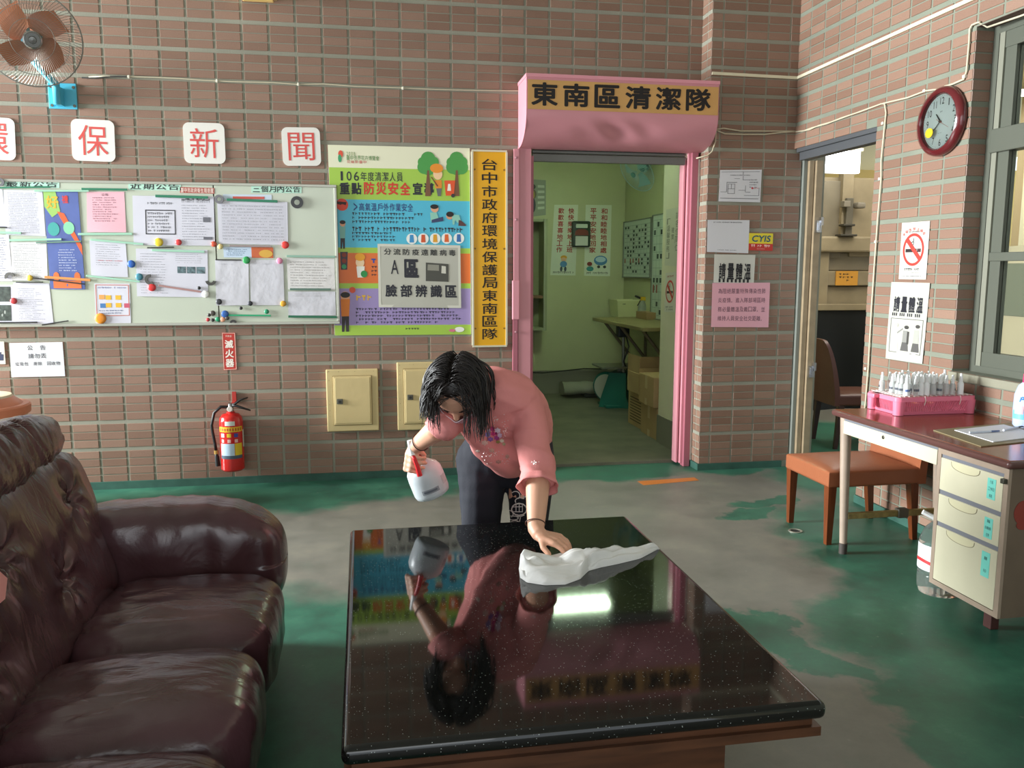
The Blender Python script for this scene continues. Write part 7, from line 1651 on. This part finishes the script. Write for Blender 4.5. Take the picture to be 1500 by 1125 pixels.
def fuse(mb, voxel, iters=2, disp=None):
    me = mb.mesh('tmp', SKIN); o = bpy.data.objects.new('tmp', me); COL.objects.link(o)
    # separate closed shells need outward normals each: done by recalc in mesh()
    m = o.modifiers.new('r', 'REMESH'); m.mode = 'VOXEL'; m.voxel_size = voxel; m.adaptivity = 0
    dg = bpy.context.evaluated_depsgraph_get(); r = bpy.data.meshes.new_from_object(o.evaluated_get(dg))
    bpy.data.objects.remove(o); bpy.data.meshes.remove(me)
    bm = bmesh.new(); bm.from_mesh(r); bpy.data.meshes.remove(r)
    for _ in range(iters): bmesh.ops.smooth_vert(bm, verts=bm.verts[:], factor=.5, use_axis_x=True, use_axis_y=True, use_axis_z=True)
    if disp:
        bm.normal_update()
        for v in bm.verts: v.co += v.normal * disp(v.co)
    out = MB(); out.addbm(bm); return out
PER = thing('person', 'woman in salmon pink top and navy trousers bending over the black table, wiping it', 'person', V((.58, 3.40, 0)))
SD = V((.84, -.54, 0)); PD = V((.985, .17, 0))
ax_t = V((-.20, -.74, .64)).normalized()
def dep(side): return side.cross(ax_t).normalized()
TOR = [((.598, 3.47, .66), PD * .195, V((0, .15, .02))), ((.596, 3.44, .74), PD * .20, V((-.02, .13, .06))), ((.588, 3.35, .83), V((.96, .0, 0)) * .178, dep(V((.96, 0, 0))) * .130),
       ((.560, 3.23, .915), V((.93, -.2, 0)) * .172, dep(V((.93, -.2, 0))) * .135), ((.505, 3.10, .99), V((.88, -.42, 0)) * .172, dep(V((.88, -.42, 0))) * .125),
       ((.455, 3.015, 1.055), SD * .165, dep(SD) * .10), ((.43, 2.98, 1.085), SD * .12, dep(SD) * .075), ((.415, 2.955, 1.095), SD * .07, dep(SD) * .05)]
def scaled(secs, k): return [(V(c), V(a) * k, V(b) * k) for c, a, b in secs]
LS, LE, LW = V((.585, 2.985, 1.0)), V((.612, 2.885, .80)), V((.568, 2.715, .625))
RS, RE, RW = V((.35, 3.07, 1.005)), V((.283, 2.935, .958)), V((.190, 3.085, .850))
def finger(mb, pts, r):
    capsule(mb, [(p, r * (1 - .09 * i)) for i, p in enumerate(pts)], 10)
body = MB()
eloft(body, scaled(TOR, .9))
for s_, hx in ((-1, .49), (1, .675)):
    capsule(body, [((hx, 3.43, .72), .088), ((hx - .012, 3.38, .55), .075), ((hx - .012, 3.365, .42), .055), ((hx, 3.40, .25), .05), ((hx + .004, 3.43, .09), .034)])
    capsule(body, [((hx + .004, 3.45, .05), .036), ((hx + .01, 3.36, .035), .036), ((hx + .014, 3.27, .03), .028)])
capsule(body, [(LS, .056), (LS.lerp(LE, .5), .048), (LE, .043), (LE.lerp(LW, .3), .044), (LE.lerp(LW, .7), .036), (LW, .029)])
capsule(body, [(RS, .054), (RS.lerp(RE, .5), .047), (RE, .042), (RE.lerp(RW, .3), .043), (RE.lerp(RW, .7), .034), (RW, .028)])
# neck and head
HC = V((.325, 2.895, 1.088)); hf = V((-.14, -.34, -.93)).normalized(); hs = V((.94, -.32, -.03)); hs = (hs - hf * hs.dot(hf)).normalized(); hc = hf.cross(hs).normalized()
if hc.y > 0: hc = -hc
def HP(s_, f_, c_): return HC + hs * s_ + hf * f_ + hc * c_
capsule(body, [((.425, 2.97, 1.05), .055), ((.385, 2.945, 1.07), .05), (HP(0, -.03, -.06), .048)])
eloft(body, [(HP(0, -.01, .118), hs * .012, hf * .014), (HP(0, -.008, .108), hs * .045, hf * .05), (HP(0, -.004, .08), hs * .067, hf * .078), (HP(0, 0, .04), hs * .076, hf * .093), (HP(0, 0, 0), hs * .077, hf * .094), (HP(0, .012, -.04), hs * .070, hf * .082), (HP(0, .024, -.08), hs * .055, hf * .062), (HP(0, .036, -.105), hs * .036, hf * .042), (HP(0, .04, -.118), hs * .018, hf * .022)])
capsule(body, [(HP(0, .082, .012), .009), (HP(0, .104, -.022), .0125), (HP(0, .10, -.032), .010)], 10)
for s_ in (-1, 1):
    capsule(body, [(HP(s_ * .012, .082, .018), .010), (HP(s_ * .045, .070, .022), .010)], 8)
    capsule(body, [(HP(s_ * .077, -.005, .012), .012), (HP(s_ * .080, .0, -.022), .009)], 8)
    capsule(body, [(HP(s_ * .032, .074, .002), .0115), (HP(s_ * .034, .074, .0), .0115)], 8)
# left hand (on the cloth): back of hand up, fingers to her side
d = V((.80, -.56, -.12)).normalized(); n_ = V((-.1, .0, 1)); n_ = (n_ - d * n_.dot(d)).normalized(); s_ = n_.cross(d).normalized()   # s_ to the left of d seen from above
W0 = LW + V((.004, -.028, -.012))
capsule(body, [(LW, .029), (W0, .026), (W0 + d * .02 + V((0, 0, -.006)), .024)], 12)
for k, o_ in enumerate((-.033, -.011, .011, .031)):
    b0 = W0 + d * .012 + s_ * o_ * .55 - n_ * .004; k0 = W0 + d * (.074 - .004 * abs(k - 1)) + s_ * o_ - n_ * .004
    capsule(body, [(b0, .0155), (k0, .0125)], 10)
    L_ = (.074, .082, .076, .06)[k]; e1 = (d - n_ * .35 + s_ * (k - 1.5) * .06).normalized(); e2 = (d - n_ * 1.1).normalized(); e3 = (d * .4 - n_).normalized()
    finger(body, [k0, k0 + e1 * L_ * .42, k0 + e1 * L_ * .42 + e2 * L_ * .3, k0 + e1 * L_ * .42 + e2 * L_ * .3 + e3 * L_ * .2], .0098)
t0 = W0 + d * .022 - s_ * .026 - n_ * .008; finger(body, [t0, t0 + (d * .55 - s_ * .8 - n_ * .25).normalized() * .038, t0 + (d * .55 - s_ * .8 - n_ * .25).normalized() * .038 + (d * .9 - s_ * .35 - n_ * .4).normalized() * .03], .0118)
# right hand (round the neck of the spray bottle)
KI, KP = V((.158, 3.108, .812)), V((.150, 3.122, .752))
PC = V((.170, 3.125, .805))
capsule(body, [(RW, .028), (RW.lerp(PC, .5), .026), (PC, .024)], 12)
for k in range(4):
    K_ = KI.lerp(KP, k / 3); b0 = RW.lerp(PC, .45) + V((.004 - .003 * k, .006 * (k - 1.5), -.002))
    capsule(body, [(b0, .016), (K_, .0125)], 10)
    ln = (1, 1.08, 1.0, .85)[k]
    a1 = K_ + V((.014, -.024, -.004)) * ln; a2 = a1 + V((.032, -.006, -.006)) * ln; a3 = a2 + V((.018, .014, -.003)) * ln
    finger(body, [K_, a1, a2, a3], .0095)
finger(body, [V((.190, 3.110, .830)), V((.212, 3.125, .812)), V((.222, 3.148, .796))], .0115)
fb = fuse(body, .0046, 2)
fb.build('body', SKIN, PER, True, fix=False)
# face details
FD = C('#2a1d19', .5)
for s_ in (-1, 1):
    mb = MB(); mb.tube([HP(s_ * (.016 + .01 * i), .094 - .0035 * i - .002 * abs(i - 1.5), .022 + .003 * (1.5 - abs(i - 1.5))) for i in range(4)], [.0016, .0028, .0026, .001], 6); mb.build('eyebrow', FD, PER)
    mb = MB(); mb.tube([HP(s_ * (.020 + .009 * i), .0875 - .003 * abs(i - 1), -.004 - .002 * (1 - abs(i - 1))) for i in range(3)], [.001, .002, .001], 6); mb.build('eyelashes', FD, PER)
mb = MB(); capsule(mb, [(HP(-.016, .098, -.078), .0045), (HP(0, .101, -.077), .005), (HP(.016, .098, -.078), .0045)], 8); mb.build('mouth', C('#a8575a', .5), PER, True)
# pink face mask
MASKM = mat('pink_mask', '#cf9fae', .7)
def msk(u, v):
    a = (u - .5) * 2.0; cc = -.022 - .082 * (1 - v) - (.010 * (abs(u - .5) * 2) ** 2 if v > .5 else -.012 * (abs(u - .5) * 2) ** 2)
    rf = .106 - .012 * (1 - v) + .016 * math.exp(-((u - .5) / .10) ** 2) * (1 if v > .3 else v / .3) * (1 - .3 * v) + .0025 * math.sin(v * 22)
    return HP(.080 * math.sin(a), .016 + (rf - .016) * math.cos(a) * 1.0, cc)
mb = MB(); mb.grid(msk, 22, 12, .0015, tuple(hf * 1.0)); mk = mb.build('face_mask', MASKM, PER, 50)
mb = MB(); mb.tube([msk(i / 20, 1.0) + hf * .0012 for i in range(21)], .0018, 5); mb.build('mask_edge', C('#eed7dc', .6), mk)
for s_ in (0, 1):
    sg = -1 if s_ == 0 else 1
    mb = MB(); mb.tube([msk(s_, .95), HP(sg * .082, .0, -.005), HP(sg * .083, -.018, .0), HP(sg * .081, -.012, -.03), msk(s_, .1)], .0014, 5); mb.build('ear_loop', C('#f0e6e6', .6), mk)
# shirt
sh = MB(); eloft(sh, [(V(c), V(a) * 1.06, V(b) * 1.08) for c, a, b in TOR[2:]])
capsule(sh, [((.62, 3.40, .84), .115), ((.59, 3.24, .81), .110), ((.575, 3.19, .78), .092)])
capsule(sh, [(atY(694, 615, 3.02), .068), (atY(716, 650, 3.09), .064), (atY(745, 672, 3.16), .070)])
capsule(sh, [((.53, 3.12, .93), .11), ((.555, 3.17, .83), .115)])
capsule(sh, [((.68, 3.40, .83), .085), ((.685, 3.48, .77), .08)])
capsule(sh, [(V((.44, 3.0, 1.03)), .075), (LS, .074), (LS.lerp(LE, .55), .064), (LE, .060)])
capsule(sh, [(V((.45, 3.04, 1.02)), .075), (RS, .070), (RS.lerp(RE, .6), .060), (RE, .056)])
c_ = LE.lerp(LW, .10); c2 = LE.lerp(LW, .27); dl = (LW - LE).normalized(); sa = dl.orthogonal().normalized(); sb2 = dl.cross(sa)
eloft(sh, [(LE - dl * .02, sa * .056, sb2 * .056), (c_, sa * .056, sb2 * .056), (LE.lerp(LW, .19), sa * .056, sb2 * .058), (c2, sa * .060, sb2 * .064)])
c3 = RE.lerp(RW, .16); dr_ = (RW - RE).normalized(); sa = dr_.orthogonal().normalized(); sb3 = dr_.cross(sa)
eloft(sh, [(RE - dr_ * .01, sa * .054, sb3 * .054), (c3, sa * .058, sb3 * .058)])
def folds(co):
    a = noise.noise(V((co.x * 9 + co.z * 14, co.y * 7 - co.z * 5, co.z * 4))); b = noise.noise(V((co.x * 26 - co.y * 9, co.y * 8, co.z * 12 + 3)))
    c = noise.noise(V((co.x * 5 + co.z * 9 + 7, co.y * 6 + co.z * 6, 2))); return .008 * (1 - abs(a) * 3.2) * .7 + .009 * max(0, .35 - abs(c) * 2.6) + .003 * b
fs_ = fuse(sh, .007, 3, folds)
shirt = fs_.build('shirt', SHIRT, PER, True, fix=False)
# frilled cuff of the left sleeve and the hem
mb = MB(); mb_pts = []
for i in range(41):
    a = 2 * PI * i / 40; r_ = 1 + .05 * math.sin(a * 7)
    mb_pts.append((a, r_))
vs = []; fsx = []
for j, (t_, rr) in enumerate(((.22, .060), (.29, .066), (.36, .072))):
    for a, r_ in mb_pts[:-1]: vs.append(LE.lerp(LW, t_) + (sb2.cross(dl)).normalized() * math.cos(a) * rr * (r_ if j else 1) + sb2 * math.sin(a) * rr * 1.04 * (r_ if j else 1))
for j, (t_, rr) in enumerate(((.355, .069), (.29, .063), (.22, .056))):
    for a, r_ in mb_pts[:-1]: vs.append(LE.lerp(LW, t_) + (sb2.cross(dl)).normalized() * math.cos(a) * rr * (r_ if j < 2 else 1) + sb2 * math.sin(a) * rr * 1.04 * (r_ if j < 2 else 1))
for j in range(5):
    for i in range(40): k = (i + 1) % 40; fsx.append((j * 40 + i, j * 40 + k, (j + 1) * 40 + k, (j + 1) * 40 + i))
mb.add(vs, fsx); mb.build('cuff_frill', SHIRT, shirt, True)
# trousers
tr_ = MB(); eloft(tr_, [((.595, 3.40, .84), PD * .165, V((0, .12, .04))), ((.600, 3.45, .76), PD * .205, V((0, .15, .03))), ((.602, 3.47, .68), PD * .212, V((0, .155, .02))), ((.60, 3.47, .60), PD * .19, V((0, .13, 0)))])
for hx, kx in ((.485, -.018), (.690, -.015)):
    capsule(tr_, [((hx, 3.45, .70), .112), ((hx - .006, 3.40, .60), .098), ((hx + kx, 3.365, .45), .083), ((hx + kx, 3.38, .30), .078), ((hx + kx + .01, 3.42, .12), .070), ((hx + kx + .01, 3.43, .09), .066)])
def tf(co): return .004 * noise.noise(V((co.x * 20, co.y * 20, co.z * 6))) + .003 * noise.noise(V((co.x * 8, co.y * 8, co.z * 28)))
ft = fuse(tr_, .008, 3, tf); trou = ft.build('trousers', NAVY, PER, True, fix=False)
for hx in (.484, .694):
    sm = MB(); capsule(sm, [((hx, 3.46, .045), .046), ((hx + .004, 3.36, .04), .044), ((hx + .008, 3.26, .034), .036)]); s0 = fuse(sm, .006, 1); s0.v = [V((v.x, v.y, max(v.z, .004))) for v in s0.v]; shoe = s0.build('shoe', C('#3a3a40', .6), PER, True, fix=False)
    mb = MB(); mb.prism([(hx + .044 * math.cos(a) * (1 if math.sin(a) > 0 else .9) + .004, 3.36 + .145 * math.sin(a)) for a in [2 * PI * i / 20 for i in range(20)]], .0, .018); mb.build('sole', C('#d9d6cc', .6), shoe)
# bracelets, headband
mb = MB(); p_ = LW + V((0, .012, .012)); dd = (LW - LE).normalized(); u_ = dd.orthogonal().normalized(); w_ = dd.cross(u_); mb.tube([p_ + (u_ * math.cos(a) + w_ * math.sin(a)) * .0335 for a in [2 * PI * i / 28 for i in range(28)]], .0022, 6, closed=True); mb.build('bracelet', C('#4a2f26', .4), PER, True)
mb = MB(); p_ = RE.lerp(RW, .86); dd = (RW - RE).normalized(); u_ = dd.orthogonal().normalized(); w_ = dd.cross(u_); mb.tube([p_ + (u_ * math.cos(a) + w_ * math.sin(a)) * .034 for a in [2 * PI * i / 28 for i in range(28)]], .0024, 6, closed=True); mb.build('bracelet', C('#4a2f26', .4), PER, True)
# hair: a dark cap and strands falling from the parting
def inside(p, k):
    q = p - HC; return math.sqrt((q.dot(hs) / (.077 * k)) ** 2 + ((q.dot(hf)) / (.094 * k)) ** 2 + ((q.dot(hc) - .0) / (.116 * k)) ** 2)
cap = MB(); vs = []; fsx = []; NA, NB_ = 40, 22
for j in range(NB_ + 1):
    th = PI * j / NB_
    for i in range(NA):
        ph = 2 * PI * i / NA; a, b_, c_ = math.sin(th) * math.cos(ph), math.sin(th) * math.sin(ph), math.cos(th)
        face = max(0, b_ - .42 * c_ - .16 + .15 * abs(a)) if c_ < .80 else 0
        k = 1.20 - .42 * min(1, face * 5); 
        vs.append(HP(a * .077 * k, b_ * .094 * k, c_ * .112 * k * (1 if c_ > 0 else .8)))
for j in range(NB_):
    for i in range(NA): fsx.append((j * NA + i, j * NA + (i + 1) % NA, (j + 1) * NA + (i + 1) % NA, (j + 1) * NA + i))
cap.add(vs, fsx); hair = cap.build('hair', HAIRM, PER, True)
rh = random.Random(11); st = MB(); G_ = V((0, 0, -1))
def strand(p, d0, L_, r_, k=1.10, wav=0.0):
    pts = [p.copy()]; dcur = d0.normalized(); n_ = max(6, int(L_ / .012)); wp = rh.uniform(0, 6); w1 = rh.uniform(.8, 1.2)
    for i in range(n_):
        q = p - HC; nn = (hs * q.dot(hs) / .077 ** 2 + hf * q.dot(hf) / .094 ** 2 + hc * q.dot(hc) / .116 ** 2).normalized()
        g_ = G_ * (.16 + .5 * i / n_); near = inside(p, k) < 1.12
        t_ = dcur * .9 + g_ + V((rh.gauss(0, .03), rh.gauss(0, .03), rh.gauss(0, .03))) + hs * wav * math.sin(i * .9 * w1 + wp) * (i / n_) + hc * wav * math.cos(i * .8 + wp) * (i / n_)
        if near: t_ = t_ - nn * t_.dot(nn) * (1 if t_.dot(nn) < 0 else .25)
        dcur = t_.normalized(); p = p + dcur * (L_ / n_)
        m_ = inside(p, k)
        if m_ < 1: p = HC + (p - HC) / m_
        pts.append(p.copy())
    st.tube(pts, [r_ * (1 if i < len(pts) * .6 else 1 - .8 * (i / len(pts) - .6) / .4) for i in range(len(pts))], 4)
for i in range(1500):
    a = rh.uniform(-.15, 2.7)           # angle along the parting: hairline .. nape
    sg = rh.choice((-1, 1)); off = rh.uniform(.0, .035)
    p = HP(sg * off - .004, -math.sin(a) * .094 * 1.2, math.cos(a) * .112 * 1.2)
    back = .75 if a < .25 else (.3 if a < .7 else 0.0)
    strand(p, hs * sg - hf * back, rh.uniform(.15, .23) if a > .2 else rh.uniform(.16, .21), rh.uniform(.0011, .0020), 1.17 + rh.uniform(0, .22), .2)
for i in range(170):                      # short front hair lying over the hairline
    a = rh.uniform(-.62, .35); sg = rh.choice((-1, 1))
    strand(HP(sg * rh.uniform(.0, .05), -math.sin(a) * .094 * 1.22, math.cos(a) * .112 * 1.22), hs * sg + hf * rh.uniform(-.1, .5), rh.uniform(.06, .11), rh.uniform(.0010, .0018), 1.22 + rh.uniform(0, .03), .1)
for i in range(40):                       # thicker locks that give the bob its body
    sg = rh.choice((-1, 1)); a = rh.uniform(.4, 2.2)
    strand(HP(sg * rh.uniform(.03, .06), -math.sin(a) * .094 * 1.1, math.cos(a) * .112 * 1.1), hs * sg, rh.uniform(.16, .21), rh.uniform(.0026, .0045), 1.16, .35)
for i in range(420):                      # side and nape hair below the ears
    sg = rh.choice((-1, 1)); z_ = rh.uniform(-.07, .05); f_ = rh.uniform(-.09, .03); s0_ = math.sqrt(max(.1, 1 - (z_ / .116) ** 2 - (f_ / .094) ** 2)) * .077 * 1.15
    strand(HP(sg * s0_, f_, z_), hs * sg * .4 + G_, rh.uniform(.10, .16), rh.uniform(.0012, .002), 1.2, .3)
for (px, py, dx) in ((632, 600, -1), (640, 605, 0), (690, 612, 0), (706, 610, .6), (716, 612, .3), (700, 616, 0), (684, 610, -.4), (625, 588, -.6)):
    for k in range(7):
        p = atY(px + rh.uniform(-5, 5), py - 12 + rh.uniform(-4, 4), 2.80 + rh.uniform(-.03, .03)); strand(p, V((dx * .15, 0, -1)), rh.uniform(.06, .115), .0016, 1.12, .35)
for i in range(24):
    a = rh.uniform(.9, 2.0); p = HP(rh.uniform(-.03, .03), -math.sin(a) * .1, math.cos(a) * .12); strand(p, V((rh.uniform(-.7, .7), .1, 1)), rh.uniform(.015, .04), .0007, 1.08, .3)
so_ = st.build('hair_strands', HAIRM, hair, True, fix=False); so_['kind'] = 'stuff'
mb = MB()
bpts = [HP(.084 * math.sin(t), -.012 + .0 * t, .126 * math.cos(t)) for t in [(-1.05 + 2.1 * i / 24) for i in range(25)]]
mb.tube(bpts, .003, 6); hb = mb.build('headband', C('#1b1716', .4), PER, True)
for i in range(5, 20, 2):
    mb = MB(); mb.ell(bpts[i] + hc * .0035 + hf * 0, .0028, .0028, .0028, 8, 6); mb.build('pearl', C('#e8e2da', .25), hb, True)

# embroidery and prints laid on the cloth surfaces
def tree_of(mbx): return BVHTree.FromPolygons([tuple(v) for v in mbx.v], mbx.f)
TS, TT = tree_of(fs_), tree_of(ft)
def hit(T, px, py):
    d_ = ray(px, py).normalized(); r = T.ray_cast(EYE, d_)
    return (r[0], r[1]) if r[0] is not None else (None, None)
def patch(T, px, py, rx, ry, m, nm, par, n=10, lift=.002, star=0):
    pts = []
    for i in range(n):
        a = 2 * PI * i / n; k = 1 + star * (1 if i % 2 else -1); p, nn = hit(T, px + rx * k * math.cos(a), py + ry * k * math.sin(a))
        if p is None: return
        if nn.dot(ray(px, py)) > 0: nn = -nn
        pts.append(p + nn * lift)
    c, nn = hit(T, px, py)
    if c is None: return
    if nn.dot(ray(px, py)) > 0: nn = -nn
    mb = MB(); mb.add(pts + [c + nn * (lift + .002)], [(i, (i + 1) % n, n) for i in range(n)]); return mb.build(nm, m, par)
for (x_, y_, rx, ry, col) in ((714, 636, 5, 5, '#8f7fb8'), (721, 628, 5, 5, '#b03a72'), (729, 630, 5.5, 5, '#e6dbe8'), (732, 637, 4.5, 4.5, '#d9c3de'), (727, 641, 5, 4.5, '#9c3c86'), (718, 643, 5, 4, '#7f5a9e'), (722, 635, 4.5, 4, '#c22f78'), (727, 634, 3, 3, '#8a1f5a'), (716, 630, 3.5, 3, '#dccbe2'),
                              (735, 645, 4.5, 3.5, '#e2dfc8'), (729, 647, 4, 3, '#8d8a4c'), (738, 650, 3.5, 3, '#b9b48a'), (710, 648, 6, 4.5, '#d8b2a6'), (720, 659, 5, 4, '#c9a090'), (700, 660, 4, 2.5, '#dfc9bb'), (743, 668, 4, 3.5, '#b98f80'), (730, 676, 5, 3.5, '#a97d72')):
    patch(TS, x_, y_, rx * .8, ry * .8, C(col, .5), 'embroidered_petal', shirt, 12, .0025, .2)
rs_ = random.Random(4)
for (cx_, cy_, sx_, sy_, n_) in ((701, 632, 6, 12, 26), (739, 630, 5, 18, 26), (724, 614, 9, 6, 14), (716, 668, 16, 10, 34), (741, 672, 6, 8, 16), (785, 677, 6, 3, 14)):
    mb = MB()
    for _ in range(n_):
        p, nn = hit(TS, cx_ + rs_.gauss(0, sx_ * .5), cy_ + rs_.gauss(0, sy_ * .5))
        if p is not None: mb.ell(p - ray(cx_, cy_) * .001, .0016, .0016, .0016, 6, 4)
    if mb.f: o = mb.build('sequins', C('#efe0da', .2, metal=.3), shirt); o['kind'] = 'stuff'
PR = C('#d9d4cf', .6)
def ink(poly, r_=.0022):
    pts = []
    for i in range(len(poly) - 1):
        for k in range(4):
            t = k / 4; p, nn = hit(TT, 560 + (poly[i][0] * (1 - t) + poly[i + 1][0] * t) / 3.41, 640 + (poly[i][1] * (1 - t) + poly[i + 1][1] * t) / 3.41)
            if p is not None: pts.append(p - ray(760, 720) * .0015)
    if len(pts) > 2: mb = MB(); mb.tube(pts, r_, 5); o = mb.build('print', PR, trou)
def arc(cx, cy, rx, ry, a0, a1, n=12): return [(cx + rx * math.cos(math.radians(a0 + (a1 - a0) * i / n)), cy + ry * math.sin(math.radians(a0 + (a1 - a0) * i / n))) for i in range(n + 1)]
ink(arc(665, 292, 22, 20, -140, 60)); ink(arc(690, 320, 26, 16, 150, 320)); ink([(690, 265), (722, 262), (716, 300), (700, 300)]); ink(arc(684, 362, 38, 30, 0, 360), .0028); ink([(650, 350), (718, 348)], .0016); ink([(652, 374), (716, 374)], .0016)
for xx in (668, 684, 700): ink([(xx, 334), (xx, 390)], .0016)
ink(arc(632, 385, 22, 18, -150, 60)); ink(arc(655, 405, 24, 10, 130, -60)); ink([(640, 395), (690, 398), (716, 388)]); ink(arc(662, 432, 22, 14, 120, 330)); ink([(690, 402), (684, 430), (664, 446)])

# spray bottle in her right hand
na, nb2 = V((.199, 3.162, .790)), V((.257, 3.172, .634)); ad = (nb2 - na).normalized()
sp_ = thing('spray_bottle', 'white translucent spray bottle with red trigger held in her right hand', 'bottle', na.lerp(nb2, .6))
MILK = mat('milky_plastic', '#cdd4d7', .3, trans=.25)
L_ = (nb2 - na).length
mb = MB(); mb.lathe([(.016, -.012), (.017, .012), (.035, .024), (.058, .042), (.068, .06), (.070, .085), (.070, L_ - .02), (.066, L_ - .006), (.055, L_), (.0, L_ - .004)], na, 36, tuple(ad)); mb.build('bottle_body', MILK, sp_, 50)
mb = MB(); mb.lathe([(.0195, -.022), (.0195, .006)], na, 20, tuple(ad)); mb.build('collar', C('#c8242a', .35), sp_, 40)
hd = na - ad * .03
n1, n2 = atY(600, 645, 3.085), atY(604.5, 666, 3.085)
mb = MB(); mb.tube([n1, n2], [.0105, .0125], 12); mb.build('nozzle', C('#e9e9e6', .35), sp_, 40)
mb = MB(); mb.tube([n2, n2 + V((.004, .012, -.012)), hd], [.013, .014, .015], 12); mb.build('trigger_head', C('#c8242a', .35), sp_, 40)
t1, t2 = atY(607, 672, 3.073), atY(615, 697, 3.078)
mb = MB(); mb.tube([n2 + V((.002, 0, -.004)), t1, t1.lerp(t2, .5) + V((.002, 0, 0)), t2], [.008, .0075, .0085, .0105], 10); mb.build('trigger', C('#c8242a', .35), sp_, 40)
# label around the bottle
def bl(a0, a1, h0, h1, m, nm, rr=.0706, n=10):
    tv = ray(622, 715); u_ = (-tv - ad * (-tv).dot(ad)).normalized(); w_ = ad.cross(u_); mb = MB(); vs = []
    for i in range(n + 1):
        a = math.radians(a0 + (a1 - a0) * i / n); dv = u_ * math.cos(a) + w_ * math.sin(a); vs += [na + ad * h0 + dv * rr, na + ad * h1 + dv * rr]
    mb.add(vs, [(2 * i, 2 * i + 2, 2 * i + 3, 2 * i + 1) for i in range(n)]); return mb.build(nm, m, sp_, True)
bl(-25, 32, .118, .136, C('#8b8f94', .5), 'label'); bl(-18, 26, .123, .131, C('#5a6068', .5), 'label_print', .071); bl(-70, -45, .09, .125, C('#aab2b4', .5), 'label')
